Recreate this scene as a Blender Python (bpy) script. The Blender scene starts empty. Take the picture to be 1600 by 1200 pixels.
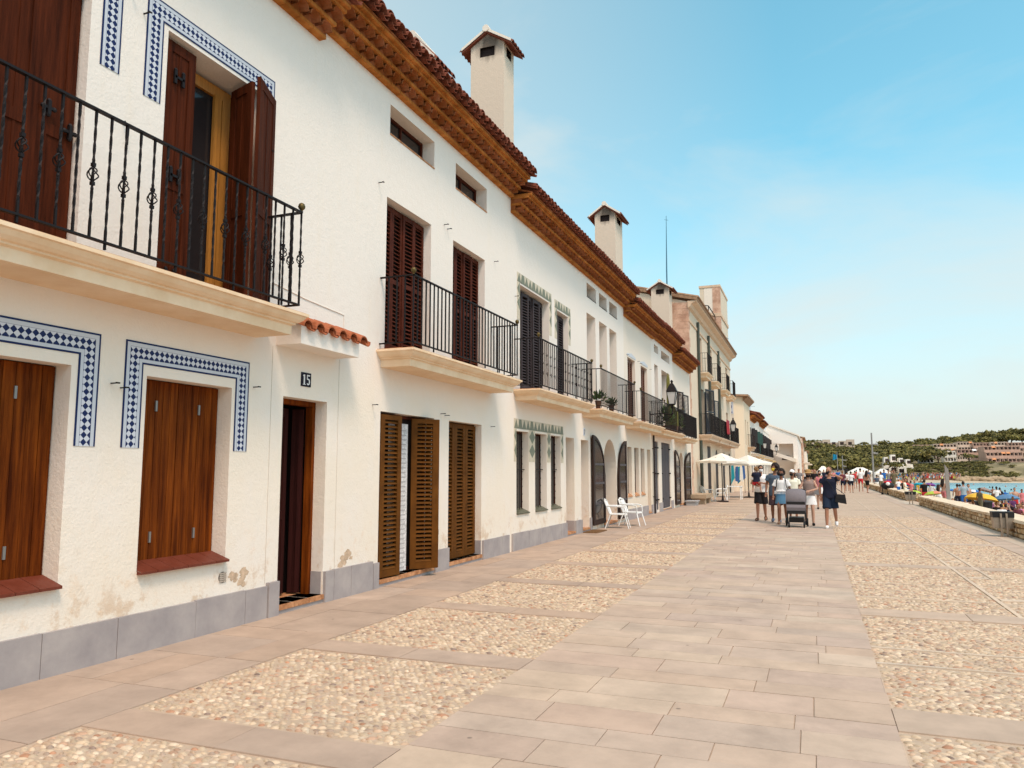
import bpy, bmesh, math, random
import numpy as np
from mathutils import Vector, Matrix
random.seed(7); RS=np.random.RandomState(5)
S=bpy.context.scene; COL=S.collection
R=math.radians
# ---------------------------------------------------------------- camera, sky, sun, exposure
CAMH=1.6; PITCH=R(6.4188); YAW=R(21.349)
cd=bpy.data.cameras.new('camera'); cam=bpy.data.objects.new('camera',cd); COL.objects.link(cam)
cam.location=(0,0,CAMH); cam.rotation_euler=(R(90)+PITCH,0,YAW)
cd.sensor_width=36; cd.lens=27; cd.clip_end=6000; cd.clip_start=.05
S.camera=cam
SUN_EL=R(58); SUN_AZ=R(133)      # azimuth clockwise from +Y: light comes from the sea side, a little behind the camera
W=bpy.data.worlds.new('World'); S.world=W; W.use_nodes=True
nt=W.node_tree; nt.nodes.clear()
def wn(t,**k):
    n=nt.nodes.new(t)
    for a,b in k.items(): setattr(n,a,b)
    return n
out=wn('ShaderNodeOutputWorld'); bg=wn('ShaderNodeBackground'); sky=wn('ShaderNodeTexSky')
sky.sky_type='NISHITA'; sky.sun_disc=False; sky.sun_elevation=SUN_EL; sky.sun_rotation=SUN_AZ
sky.air_density=1.0; sky.dust_density=2.0; sky.ozone_density=2.5
tc=wn('ShaderNodeTexCoord')
hs=wn('ShaderNodeHueSaturation'); hs.inputs['Hue'].default_value=.452; hs.inputs['Saturation'].default_value=1.12; hs.inputs['Value'].default_value=1.72
nt.links.new(sky.outputs[0],hs.inputs['Color'])
mp=wn('ShaderNodeMapping'); mp.inputs['Scale'].default_value=(1.0,1.0,2.6); mp.inputs['Rotation'].default_value=(0,.35,.5)
nz=wn('ShaderNodeTexNoise'); nz.inputs['Scale'].default_value=1.7; nz.inputs['Detail'].default_value=7; nz.inputs['Roughness'].default_value=.58; nz.inputs['Distortion'].default_value=.5
nt.links.new(tc.outputs['Generated'],mp.inputs[0]); nt.links.new(mp.outputs[0],nz.inputs[0])
rp=wn('ShaderNodeValToRGB'); rp.color_ramp.elements[0].position=.50; rp.color_ramp.elements[1].position=.95
rp.color_ramp.elements[0].color=(0,0,0,1); rp.color_ramp.elements[1].color=(.8,.8,.8,1)
nt.links.new(nz.outputs[0],rp.inputs[0])
# thin veil of cloud, thicker inland (towards -X) and near the horizon
sx=wn('ShaderNodeSeparateXYZ'); nt.links.new(tc.outputs['Generated'],sx.inputs[0])
veil=wn('ShaderNodeMapRange'); veil.inputs[1].default_value=-.02; veil.inputs[2].default_value=-.62; veil.inputs[3].default_value=0; veil.inputs[4].default_value=.72
nt.links.new(sx.outputs[0],veil.inputs[0])
hz=wn('ShaderNodeMapRange'); hz.inputs[1].default_value=0.0; hz.inputs[2].default_value=.36; hz.inputs[3].default_value=.84; hz.inputs[4].default_value=0
nt.links.new(sx.outputs[2],hz.inputs[0])
mx1=wn('ShaderNodeMath',operation='MAXIMUM'); nt.links.new(veil.outputs[0],mx1.inputs[0]); nt.links.new(hz.outputs[0],mx1.inputs[1])
mx2=wn('ShaderNodeMath',operation='ADD',use_clamp=True); nt.links.new(mx1.outputs[0],mx2.inputs[0]); nt.links.new(rp.outputs[0],mx2.inputs[1])
mn=wn('ShaderNodeMath',operation='MINIMUM'); nt.links.new(mx2.outputs[0],mn.inputs[0]); mn.inputs[1].default_value=.93
mixc=wn('ShaderNodeMix',data_type='RGBA'); nt.links.new(mn.outputs[0],mixc.inputs[0])
nt.links.new(hs.outputs[0],mixc.inputs[6]); mixc.inputs[7].default_value=(5.35,5.55,5.3,1)
nt.links.new(mixc.outputs[2],bg.inputs[0]); bg.inputs[1].default_value=.15
nt.links.new(bg.outputs[0],out.inputs[0])
sd=bpy.data.lights.new('sun','SUN'); sd.energy=2.3; sd.angle=R(14); sd.color=(1,.81,.64)
so=bpy.data.objects.new('sun',sd); COL.objects.link(so)
dv=Vector((math.sin(SUN_AZ)*math.cos(SUN_EL),math.cos(SUN_AZ)*math.cos(SUN_EL),math.sin(SUN_EL)))
so.rotation_euler=dv.to_track_quat('Z','Y').to_euler(); so.location=(0,0,30)
S.view_settings.view_transform='Standard'; S.view_settings.look='None'; S.view_settings.exposure=0.0; S.view_settings.gamma=1
S.view_settings.use_curve_mapping=False
S.render.engine='CYCLES'

# ---------------------------------------------------------------- helpers
WL={}      # world location of every root
class MB:
    def __init__(s): s.v=[]; s.f=[]; s.m=[]
    def add(s,vs,fs,m=0):
        b=len(s.v); s.v+= [tuple(v) for v in vs]; s.f+=[tuple(i+b for i in f) for f in fs]; s.m+=[m]*len(fs); return s
    def box(s,x0,x1,y0,y1,z0,z1,m=0):
        return s.add([(x,y,z) for x in (x0,x1) for y in (y0,y1) for z in (z0,z1)],[(0,1,3,2),(4,6,7,5),(0,4,5,1),(2,3,7,6),(0,2,6,4),(1,5,7,3)],m)
    def quad(s,a,b,c,d,m=0): return s.add([a,b,c,d],[(0,1,2,3)],m)
    def bar(s,a,b,w,h=None,m=0):           # square bar a->b
        h=h or w; a=Vector(a); b=Vector(b); d=(b-a).normalized()
        u=d.cross(Vector((0,0,1)));  u=Vector((1,0,0)) if u.length<1e-4 else u.normalized(); t=d.cross(u)
        vs=[p+u*(i*w/2)+t*(j*h/2) for p in (a,b) for i,j in ((-1,-1),(1,-1),(1,1),(-1,1))]
        return s.add(vs,[(0,1,2,3),(4,7,6,5),(0,4,5,1),(1,5,6,2),(2,6,7,3),(3,7,4,0)],m)
    def tube(s,pts,rs,n=6,m=0,cap=True,flat=1.0):
        pts=[Vector(p) for p in pts]
        if not hasattr(rs,'__len__'): rs=[rs]*len(pts)
        vs=[];k=len(pts); pu=None
        for i,p in enumerate(pts):
            d=(pts[min(i+1,k-1)]-pts[max(i-1,0)]); d=d.normalized() if d.length>1e-9 else Vector((0,0,1))
            if pu is None:
                pu=d.orthogonal().normalized()
                if abs(d.z)>.7: pu=(Vector((1,0,0))-d*d.x).normalized()
            u=pu-d*pu.dot(d); u=u.normalized() if u.length>1e-6 else d.orthogonal().normalized(); pu=u; w=d.cross(u)
            for j in range(n):
                a=2*math.pi*j/n; vs.append(p+u*(math.cos(a)*rs[i])+w*(math.sin(a)*rs[i]*flat))
        fs=[(i*n+j,i*n+(j+1)%n,(i+1)*n+(j+1)%n,(i+1)*n+j) for i in range(k-1) for j in range(n)]
        if cap: fs+=[tuple(range(n-1,-1,-1)),tuple(range((k-1)*n,k*n))]
        return s.add(vs,fs,m)
    def lathe(s,c,prof,n=12,m=0,sq=False):
        c=Vector(c); vs=[]
        for r,z in prof:
            for j in range(n):
                a=2*math.pi*(j+(.5 if sq else 0))/n; vs.append(c+Vector((r*math.cos(a),r*math.sin(a),z)))
        k=len(prof); fs=[(i*n+j,i*n+(j+1)%n,(i+1)*n+(j+1)%n,(i+1)*n+j) for i in range(k-1) for j in range(n)]
        fs+=[tuple(range(n-1,-1,-1)),tuple(range((k-1)*n,k*n))]
        return s.add(vs,fs,m)
    def ell(s,c,r,n=10,k=7,m=0,rot=None):
        vs=[];c=Vector(c)
        for i in range(k+1):
            t=math.pi*i/k
            for j in range(n):
                a=2*math.pi*j/n; q=Vector((r[0]*math.sin(t)*math.cos(a),r[1]*math.sin(t)*math.sin(a),-r[2]*math.cos(t)))
                if rot is not None: q=rot@q
                vs.append(c+q)
        fs=[(i*n+j,i*n+(j+1)%n,(i+1)*n+(j+1)%n,(i+1)*n+j) for i in range(k) for j in range(n)]
        return s.add(vs,fs,m)
    def prism(s,poly,axis,a0,a1,m=0):      # poly of 2D points extruded along axis
        n=len(poly)
        def P(p,a): return {'x':(a,p[0],p[1]),'y':(p[0],a,p[1]),'z':(p[0],p[1],a)}[axis]
        return s.add([P(p,a0) for p in poly]+[P(p,a1) for p in poly],[tuple(range(n)),tuple(range(2*n-1,n-1,-1))]+[(i,n+i,n+(i+1)%n,(i+1)%n) for i in range(n)],m)
    def xform(s,M,start=0):
        s.v[start:]=[tuple(M@Vector(v)) for v in s.v[start:]]; return s
    def build(s,name,mats,parent=None,loc=None,smooth=False,cols=None,**tags):
        if not isinstance(mats,(list,tuple)): mats=[mats]
        root=parent
        while root is not None and root.parent is not None: root=root.parent
        o_=WL[root.name] if root is not None else Vector(loc if loc is not None else (0,0,0))
        me=bpy.data.meshes.new(name)
        me.from_pydata([(v[0]-o_[0],v[1]-o_[1],v[2]-o_[2]) for v in s.v],[],s.f)
        for m in mats: me.materials.append(m)
        me.polygons.foreach_set('material_index',s.m)
        if smooth: me.polygons.foreach_set('use_smooth',[True]*len(s.f))
        bm=bmesh.new(); bm.from_mesh(me)
        bmesh.ops.remove_doubles(bm,verts=bm.verts,dist=1e-5) if smooth else None
        bmesh.ops.recalc_face_normals(bm,faces=bm.faces); bm.to_mesh(me); bm.free()
        if smooth: me.set_sharp_from_angle(angle=R(50))
        o=bpy.data.objects.new(name,me); COL.objects.link(o)
        if parent is not None: o.parent=parent
        else: o.location=o_; WL[o.name]=Vector(o_)
        settags(o,**tags); return o
def settags(o,label=None,cat=None,group=None,kind=None):
    if label: o['label']=label
    if cat: o['category']=cat
    if group: o['group']=group
    if kind: o['kind']=kind
    return o
def thing(name,loc,label,cat,group=None):
    o=bpy.data.objects.new(name,None); COL.objects.link(o); o.location=loc; o.empty_display_size=.2; WL[o.name]=Vector(loc)
    return settags(o,label,cat,group)
def kids(o): return [c for c in bpy.data.objects if c.parent==o]
def dup(root,loc,rz=None,label=None,group=None,sc=None):
    def cp(o,par):
        c=o.copy(); COL.objects.link(c)
        if par is not None: c.parent=par
        for ch in kids(o): cp(ch,c)
        return c
    r=cp(root,None); r.location=loc
    if rz is not None: r.rotation_euler=(0,0,rz)
    if sc: r.scale=(sc,sc,sc)
    if label: r['label']=label
    if group: r['group']=group
    WL[r.name]=Vector(loc); return r
# ---------------------------------------------------------------- materials
MATS={}
def mat(name,col,rough=.7,metal=0,var=0,vs=3,bump=0,bs=40,det=4,stretch=None,col2=None,ramp=(.35,.65),attr=None,spec=.3,bd=.01,alpha=None,emit=None,trans=0):
    if name in MATS: return MATS[name]
    m=bpy.data.materials.new(name); m.use_nodes=True; t=m.node_tree; n=t.nodes; b=n['Principled BSDF']
    b.inputs['Roughness'].default_value=rough; b.inputs['Metallic'].default_value=metal; b.inputs['Specular IOR Level'].default_value=spec
    c4=(*col,1); b.inputs['Base Color'].default_value=c4
    src=None
    tcn=n.new('ShaderNodeTexCoord'); mpn=n.new('ShaderNodeMapping'); t.links.new(tcn.outputs['Object'],mpn.inputs[0])
    if stretch: mpn.inputs['Scale'].default_value=stretch
    if attr:
        a=n.new('ShaderNodeAttribute'); a.attribute_name=attr; src=a.outputs[0]
    if var or col2:
        z=n.new('ShaderNodeTexNoise'); z.inputs['Scale'].default_value=vs; z.inputs['Detail'].default_value=det; z.inputs['Roughness'].default_value=.65; t.links.new(mpn.outputs[0],z.inputs[0])
        r=n.new('ShaderNodeMapRange'); r.inputs[1].default_value=ramp[0]; r.inputs[2].default_value=ramp[1]; t.links.new(z.outputs[0],r.inputs[0])
        if col2:
            x=n.new('ShaderNodeMix'); x.data_type='RGBA'; x.inputs[6].default_value=c4; x.inputs[7].default_value=(*col2,1); t.links.new(r.outputs[0],x.inputs[0]); src=x.outputs[2]
        if var:
            r2=n.new('ShaderNodeMapRange'); r2.inputs[3].default_value=1-var; r2.inputs[4].default_value=1+var; r2.inputs[1].default_value=.3; r2.inputs[2].default_value=.7; t.links.new(z.outputs[0],r2.inputs[0])
            y=n.new('ShaderNodeVectorMath'); y.operation='SCALE'
            if src is None: y.inputs[0].default_value=col
            else: t.links.new(src,y.inputs[0])
            t.links.new(r2.outputs[0],y.inputs['Scale']); src=y.outputs[0]
    if src is not None: t.links.new(src,b.inputs['Base Color'])
    if bump:
        z=n.new('ShaderNodeTexNoise'); z.inputs['Scale'].default_value=bs; z.inputs['Detail'].default_value=3; t.links.new(mpn.outputs[0],z.inputs[0])
        bb=n.new('ShaderNodeBump'); bb.inputs['Strength'].default_value=bump; bb.inputs['Distance'].default_value=bd; t.links.new(z.outputs[0],bb.inputs['Height']); t.links.new(bb.outputs[0],b.inputs['Normal'])
    if trans: b.inputs['Transmission Weight'].default_value=trans
    MATS[name]=m; return m
def stucco(name,white,cream,patch,zl=3.0,blotch=.62):
    """lime-washed plaster: whiter wash above zl, creamier below, ochre damp blotches low down, trowel bump"""
    m=bpy.data.materials.new(name); m.use_nodes=True; t=m.node_tree; n=t.nodes; L=t.links; b=n['Principled BSDF']
    b.inputs['Roughness'].default_value=.9; b.inputs['Specular IOR Level'].default_value=.15
    tcn=n.new('ShaderNodeTexCoord'); s=n.new('ShaderNodeSeparateXYZ'); L.new(tcn.outputs['Object'],s.inputs[0])
    def noise(sc,d=5,r=.6,vec=None,st=None):
        z=n.new('ShaderNodeTexNoise'); z.inputs['Scale'].default_value=sc; z.inputs['Detail'].default_value=d; z.inputs['Roughness'].default_value=r
        if st:
            q=n.new('ShaderNodeMapping'); q.inputs['Scale'].default_value=st; L.new(tcn.outputs['Object'],q.inputs[0]); L.new(q.outputs[0],z.inputs[0])
        else: L.new(tcn.outputs['Object'],z.inputs[0])
        return z.outputs[0]
    def mr(x,a,c,d,e):
        q=n.new('ShaderNodeMapRange'); q.interpolation_type='SMOOTHSTEP'; q.inputs[1].default_value=a; q.inputs[2].default_value=c; q.inputs[3].default_value=d; q.inputs[4].default_value=e; L.new(x,q.inputs[0]); return q.outputs[0]
    def mth(op,a,c):
        q=n.new('ShaderNodeMath'); q.operation=op; q.use_clamp=True
        for i,v in enumerate((a,c)):
            if isinstance(v,(int,float)): q.inputs[i].default_value=v
            else: L.new(v,q.inputs[i])
        return q.outputs[0]
    def mixc(f,a,c):
        q=n.new('ShaderNodeMix'); q.data_type='RGBA'; L.new(f,q.inputs[0])
        for i,v in ((6,a),(7,c)):
            if isinstance(v,tuple): q.inputs[i].default_value=(*v,1)
            else: L.new(v,q.inputs[i])
        return q.outputs[2]
    n1=noise(.9); n2=noise(3.2,7,.7); n3=noise(7,8,.7)
    low=mth('MULTIPLY',mr(s.outputs[2],zl+.2,zl-.5,.12,1),mr(n1,.3,.62,.35,1))
    c=mixc(low,white,cream)
    streak=mth('MULTIPLY',mr(noise(1.0,5,.6,st=(1,3.5,.35)),.55,.78,0,.55),1.0)
    c=mixc(streak,c,cream)
    bl=mth('MULTIPLY',mr(n2,blotch-.04,blotch+.06,0,1),mr(s.outputs[2],.85,.36,0,.65))
    c=mixc(bl,c,patch)
    b2=mth('MULTIPLY',mr(n3,.50,.74,0,.5),mr(s.outputs[2],1.2,.5,.12,1))
    c=mixc(b2,c,(patch[0]*1.15,patch[1]*1.1,patch[2]*1.0))
    L.new(c,b.inputs['Base Color'])
    bz=noise(38,4,.6); bz2=noise(9,3,.5); h=n.new('ShaderNodeMath'); h.operation='ADD'; L.new(bz,h.inputs[0]); L.new(bz2,h.inputs[1])
    bb=n.new('ShaderNodeBump'); bb.inputs['Strength'].default_value=.42; bb.inputs['Distance'].default_value=.012; L.new(h.outputs[0],bb.inputs['Height']); L.new(bb.outputs[0],b.inputs['Normal'])
    MATS[name]=m; return m
ST=stucco('stucco_white',(.83,.745,.66),(.83,.72,.59),(.62,.43,.28),blotch=.56)
ST2=stucco('stucco_warm',(.79,.69,.58),(.80,.67,.52),(.62,.45,.30))
STO=stucco('stucco_ochre',(.74,.60,.43),(.72,.58,.42),(.55,.40,.27),zl=2)
SLABM=mat('balcony_plaster',(.82,.58,.36),.85,var=.09,vs=2.5,bump=.2,bs=30,col2=(.80,.61,.42))
BRICK=mat('terracotta_brick',(.36,.118,.022),.9,var=.25,vs=4,bump=.2,bs=50,col2=(.44,.165,.04),spec=.1)
TILE=mat('roof_tile',(.21,.055,.028),.9,var=.4,vs=6,bump=.4,bs=40,col2=(.16,.055,.034),spec=.1)
TILEO=mat('cornice_tile',(.28,.08,.018),.9,var=.25,vs=4,spec=.1,bump=.2,bs=40,col2=(.30,.11,.05))
TILEN=mat('new_clay_tile',(.43,.125,.05),.85,spec=.1,var=.4,vs=9,bump=.3,bs=40,col2=(.33,.11,.055))
SILLT=mat('glazed_sill_tile',(.17,.036,.017),.5,var=.3,vs=8,bump=.2,bs=30,col2=(.13,.032,.018),spec=.2)
DOORM=mat('dark_maroon_varnish',(.040,.009,.007),.5,var=.3,vs=3,stretch=(6,8,.5),spec=.2)
SILLG=mat('green_sill_tile',(.09,.09,.055),.4,var=.3,vs=8)
GROUT=mat('grout',(.5,.42,.34),.9)
STEP=mat('clay_step',(.42,.17,.065),.7,var=.3,vs=9,bump=.3,bs=30,col2=(.5,.25,.12))
PLG=mat('grey_plinth_stone',(.34,.295,.285),.75,var=.11,vs=2.6,bump=.2,bs=14,col2=(.38,.33,.305),det=9)
IRON=mat('black_iron',(.009,.005,.0045),.6,metal=.0,spec=.25)
IRON2=mat('brown_iron',(.03,.018,.016),.6,metal=.3)
BRASS=mat('weathered_brass',(.12,.085,.03),.5,metal=.7)
WOODR=mat('varnished_plank_wood',(.098,.0175,.002),.65,var=.5,vs=2.2,stretch=(6,9,.5),bump=.35,bs=30,col2=(.18,.042,.004),det=8,ramp=(.3,.7),spec=.06)
WOODD=mat('dark_red_brown_wood',(.062,.013,.004),.65,var=.5,vs=3,stretch=(6,8,.5),bump=.25,bs=30,spec=.06)
WOODS=mat('maroon_louvre_paint',(.075,.017,.008),.65,var=.3,vs=6,spec=.08)
WOODO=mat('olive_brown_paint',(.115,.040,.006),.65,var=.25,vs=5,spec=.08)
WOODY=mat('honey_pine',(.42,.17,.03),.45,var=.25,vs=5,stretch=(6,6,.5),spec=.4)
GREYP=mat('slate_grey_paint',(.060,.046,.047),.65,var=.1,vs=5,spec=.1)
GREYW=mat('weathered_grey_wood',(.085,.072,.074),.75,var=.4,vs=5,stretch=(8,8,.4),bump=.3,bs=30)
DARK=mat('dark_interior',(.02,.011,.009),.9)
GLASS=mat('window_glass',(.022,.018,.018),.10,spec=.35)
LACE=mat('lace_curtain',(.62,.60,.58),.9,var=.3,vs=30)
WHITE=mat('white_trim',(.80,.78,.74),.6)
PLASTIC=mat('white_plastic',(.85,.84,.80),.35,spec=.5)
BLUE=mat('cobalt_tile',(.012,.022,.085),.5,spec=.15)
TWHITE=mat('white_tile',(.60,.62,.68),.3,spec=.5)
TBAND=mat('pale_blue_tile',(.55,.565,.60),.45,spec=.2)
GREENT=mat('sage_tile',(.185,.19,.13),.55,var=.15,vs=12)
BEIGET=mat('beige_tile',(.60,.50,.36),.45,var=.12,vs=6)
def checker_mat(name,a,b,size):
    m=bpy.data.materials.new(name); m.use_nodes=True; t=m.node_tree; n=t.nodes; L=t.links; p=n['Principled BSDF']; p.inputs['Roughness'].default_value=.5; p.inputs['Specular IOR Level'].default_value=.15
    tcn=n.new('ShaderNodeTexCoord'); q=n.new('ShaderNodeMapping'); q.inputs['Rotation'].default_value=(R(45),0,0); q.inputs['Location'].default_value=(.5*size,.003,.003)
    L.new(tcn.outputs['Object'],q.inputs[0]); c=n.new('ShaderNodeTexChecker'); c.inputs['Scale'].default_value=1/size; c.inputs[1].default_value=(*a,1); c.inputs[2].default_value=(*b,1)
    L.new(q.outputs[0],c.inputs[0]); L.new(c.outputs[0],p.inputs['Base Color']); return m
CHK=checker_mat('blue_white_diamond_tile',(.012,.022,.085),(.60,.61,.65),.0425)
# ---------------------------------------------------------------- setting: paving of the promenade
FX=-5.65
def color_attr(me,cols):        # one colour per face, stored per corner
    a=me.color_attributes.new('Col','FLOAT_COLOR','CORNER'); tot=np.zeros(len(me.polygons),dtype=np.int32); me.polygons.foreach_get('loop_total',tot)
    c=np.repeat(np.array(cols,dtype=np.float32),tot,axis=0); a.data.foreach_set('color',np.concatenate([c,np.ones((len(c),1),np.float32)],1).ravel())
def grid_mesh(name,verts,faces,mats,cols=None,smooth=False,mi=None):
    me=bpy.data.meshes.new(name); me.from_pydata([tuple(v) for v in verts],[],faces)
    for m in mats: me.materials.append(m)
    if cols is not None: color_attr(me,cols)
    if mi is not None: me.polygons.foreach_set('material_index',mi)
    if smooth: me.polygons.foreach_set('use_smooth',[True]*len(faces))
    o=bpy.data.objects.new(name,me); COL.objects.link(o); WL[o.name]=Vector((0,0,0)); return o
PAVE=mat('sandstone_slab',(.5,.4,.3),.8,var=.15,vs=2.3,bump=.35,bs=26,attr='Col',det=12,bd=.006)
def wear(m):
    t=m.node_tree; n=t.nodes; L=t.links; b=n['Principled BSDF']; src=b.inputs['Base Color'].links[0].from_socket; tcn=n.new('ShaderNodeTexCoord')
    v=n.new('ShaderNodeTexVoronoi'); v.inputs['Scale'].default_value=1.7; L.new(tcn.outputs['Object'],v.inputs[0]); r=n.new('ShaderNodeMapRange'); r.inputs[1].default_value=.022; r.inputs[2].default_value=.034; r.inputs[3].default_value=.55; r.inputs[4].default_value=1; L.new(v.outputs['Distance'],r.inputs[0])
    z=n.new('ShaderNodeTexNoise'); z.inputs['Scale'].default_value=.7; z.inputs['Detail'].default_value=9; z.inputs['Roughness'].default_value=.72; L.new(tcn.outputs['Object'],z.inputs[0]); q=n.new('ShaderNodeMapRange'); q.inputs[1].default_value=.52; q.inputs[2].default_value=.72; q.inputs[3].default_value=1; q.inputs[4].default_value=.80; L.new(z.outputs[0],q.inputs[0])
    a=n.new('ShaderNodeMath'); a.operation='MULTIPLY'; L.new(r.outputs[0],a.inputs[0]); L.new(q.outputs[0],a.inputs[1]); s=n.new('ShaderNodeVectorMath'); s.operation='SCALE'; L.new(src,s.inputs[0]); L.new(a.outputs[0],s.inputs['Scale']); L.new(s.outputs[0],b.inputs['Base Color'])
wear(PAVE)
MORT=mat('pebble_mortar',(.485,.36,.255),.95,var=.12,vs=1.3,bump=.5,bs=60)
PEB=mat('river_pebble',(.5,.4,.3),.6,var=.12,vs=25,attr='Col',spec=.25)
def far_pebbles():
    m=bpy.data.materials.new('pebble_paving'); m.use_nodes=True; t=m.node_tree; n=t.nodes; L=t.links; b=n['Principled BSDF']; b.inputs['Roughness'].default_value=.75
    tcn=n.new('ShaderNodeTexCoord'); q=n.new('ShaderNodeMapping'); q.inputs['Scale'].default_value=(16,21,16); L.new(tcn.outputs['Object'],q.inputs[0])
    v=n.new('ShaderNodeTexVoronoi'); v.inputs['Scale'].default_value=1; L.new(q.outputs[0],v.inputs[0])
    r=n.new('ShaderNodeValToRGB'); cs=[(.57,.46,.33),(.49,.38,.27),(.60,.50,.36),(.52,.37,.26),(.40,.31,.24),(.62,.52,.38)]
    e=r.color_ramp.elements; e[0].color=(*cs[0],1); e[1].color=(*cs[1],1); e[1].position=.2
    for i,c in enumerate(cs[2:]): x=e.new(.35+.17*i); x.color=(*c,1)
    r.color_ramp.interpolation='CONSTANT'
    s=n.new('ShaderNodeSeparateXYZ'); L.new(v.outputs['Color'],s.inputs[0]); L.new(s.outputs[0],r.inputs[0])
    f=n.new('ShaderNodeMapRange'); f.inputs[1].default_value=.36; f.inputs[2].default_value=.5; L.new(v.outputs['Distance'],f.inputs[0])
    x=n.new('ShaderNodeMix'); x.data_type='RGBA'; L.new(f.outputs[0],x.inputs[0]); L.new(r.outputs[0],x.inputs[6]); x.inputs[7].default_value=(.47,.36,.265,1)
    nz_=n.new('ShaderNodeTexNoise'); nz_.inputs['Scale'].default_value=.5; nz_.inputs['Detail'].default_value=6; L.new(tcn.outputs['Object'],nz_.inputs[0])
    r2=n.new('ShaderNodeMapRange'); r2.inputs[1].default_value=.3; r2.inputs[2].default_value=.7; r2.inputs[3].default_value=.9; r2.inputs[4].default_value=1.08; L.new(nz_.outputs[0],r2.inputs[0])
    y=n.new('ShaderNodeVectorMath'); y.operation='SCALE'; L.new(x.outputs[2],y.inputs[0]); L.new(r2.outputs[0],y.inputs['Scale']); y.inputs['Scale'].default_value=1; ww=n.new('ShaderNodeVectorMath'); ww.operation='MULTIPLY'; L.new(y.outputs[0],ww.inputs[0]); ww.inputs[1].default_value=(1.0,.92,.86); L.new(ww.outputs[0],b.inputs['Base Color'])
    iv=n.new('ShaderNodeMath'); iv.operation='SUBTRACT'; iv.inputs[0].default_value=.5; L.new(v.outputs['Distance'],iv.inputs[1])
    bb=n.new('ShaderNodeBump'); bb.inputs['Strength'].default_value=.8; bb.inputs['Distance'].default_value=.02; L.new(iv.outputs[0],bb.inputs['Height']); L.new(bb.outputs[0],b.inputs['Normal']); return m
PFAR=far_pebbles()
PR=np.random.RandomState(11)
def rect_sheet(mb,x0,x1,y0,y1,z,m=0): mb.quad((x0,y0,z),(x1,y0,z),(x1,y1,z),(x0,y1,z),m)
g=MB(); rect_sheet(g,-16,4.9,-6,230,-.0095)
go=g.build('promenade_bed',MORT,loc=(0,0,0),kind='structure')
PY1=30.0     # beyond this the cobbles are a textured sheet
strips=[(1.44+2.28*k,1.82+2.28*k) for k in range(-1,60)]
pf=MB(); rect_sheet(pf,-4.38,-2.29,PY1,175,-.006); rect_sheet(pf,.42,3.6,PY1,175,-.006)
pf.build('cobble_paving_far',PFAR,loc=(0,0,0),kind='structure')
# slabs -----------------------------------------------------------
sv=[];sf=[];sc=[]
def slab(x0,x1,y0,y1,c,z=0,g_=.0035):
    b=len(sv); j=lambda: PR.uniform(-.0015,.0015); h=PR.uniform(-.0015,.0015)
    x0+=g_;x1-=g_;y0+=g_;y1-=g_
    sv.extend([(x0+j(),y0+j(),z+h),(x1+j(),y0+j(),z+h),(x1+j(),y1+j(),z+h),(x0+j(),y1+j(),z+h)]); sv.extend([(v[0],v[1],-.014) for v in sv[b:b+4]])
    sf.append((b,b+1,b+2,b+3)); sc.append(c)
    for i in range(4): sf.append((b+i,b+4+i,b+4+(i+1)%4,b+(i+1)%4)); sc.append(c)
def pick(base,amp=.06):
    k=PR.normal(0,amp); h=PR.normal(0,.012); return (base[0]*(1+k+h),base[1]*(1+k),base[2]*(1+k-h*1.2))
CS=(.475,.352,.26); CB=(.44,.316,.232)
PALE=[(.495,.366,.268),(.48,.352,.262),(.47,.34,.257),(.52,.39,.285),(.488,.358,.265)]
y=-3.0; row=0
while y<130:
    d=[.33,.42,.29,.38,.46,.31][PR.randint(6)] if y<40 else .8
    x=-2.29; first=True
    while x<.42:
        w=PR.uniform(.55,1.15) if not first else PR.uniform(.3,1.1)
        if .42-(x+w)<.28: w=.42-x
        first=False
        slab(x,x+w,y,y+d,pick(PALE[PR.randint(5)],.022)); x+=w
    y+=d
y=-3.0
while y<130:            # band along the houses: two or three courses of broken ashlar
    L_=PR.uniform(.75,1.25) if y<40 else 2.5
    xs=[-5.64,-5.64+PR.choice([.38,.55,.72,.85]),-4.38]
    if PR.rand()<.35: xs=[-5.64,-5.27,-4.85,-4.38]
    for a,b_ in zip(xs[:-1],xs[1:]):
        if PR.rand()<.5 and b_-a>.5:
            k=PR.uniform(.35,.65); slab(a,b_,y,y+L_*k,pick(CB,.035)); slab(a,b_,y+L_*k,y+L_,pick(CB,.035))
        else: slab(a,b_,y,y+L_,pick(CB,.035))
    y+=L_
for a,b_ in strips:
    if a>110: break
    x=-4.38
    while x<-2.29-.01:
        w=PR.uniform(.85,1.25)
        if -2.29-(x+w)<.5: w=-2.29-x
        slab(x,x+w,a,b_,pick(CB,.03),z=0.0); x+=w
rstr=[(5.49,5.99),(9.63,10.1),(14.5,14.95),(19.2,19.6),(24,24.4),(29,29.4),(34,34.4)]
for a,b_ in rstr:
    x=.42
    while x<3.6-.01:
        w=PR.uniform(.85,1.2)
        if 3.6-(x+w)<.5: w=3.6-x
        slab(x,x+w,a,b_,pick(CS,.03)); x+=w
y=-3
while y<130:
    L_=PR.uniform(.8,1.3) if y<45 else 3
    slab(3.6,4.02,y,y+L_,pick(CS,.03)); slab(4.02,4.46,y+.0,y+L_,pick((.52,.42,.32),.03)); y+=L_
TH=(.58,.45,.33)
thin=[(7.30,7.345),(7.93,7.975),(11.0,11.05),(12.4,12.44),(16.6,16.65),(17.1,17.14)]
for a,b_ in thin: 
    for k in range(3): slab(.42+.52*k if k else .42,.94+.52*k,a,b_,pick(TH,.03),g_=.001)
for k in range(40): slab(2.02,2.07,9.0+k,10.0+k,pick(TH,.03),z=.001,g_=.001)
for k in range(26): slab(2.38,2.42,13.4+k,14.4+k,pick(TH,.03),z=.001,g_=.001)
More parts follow.
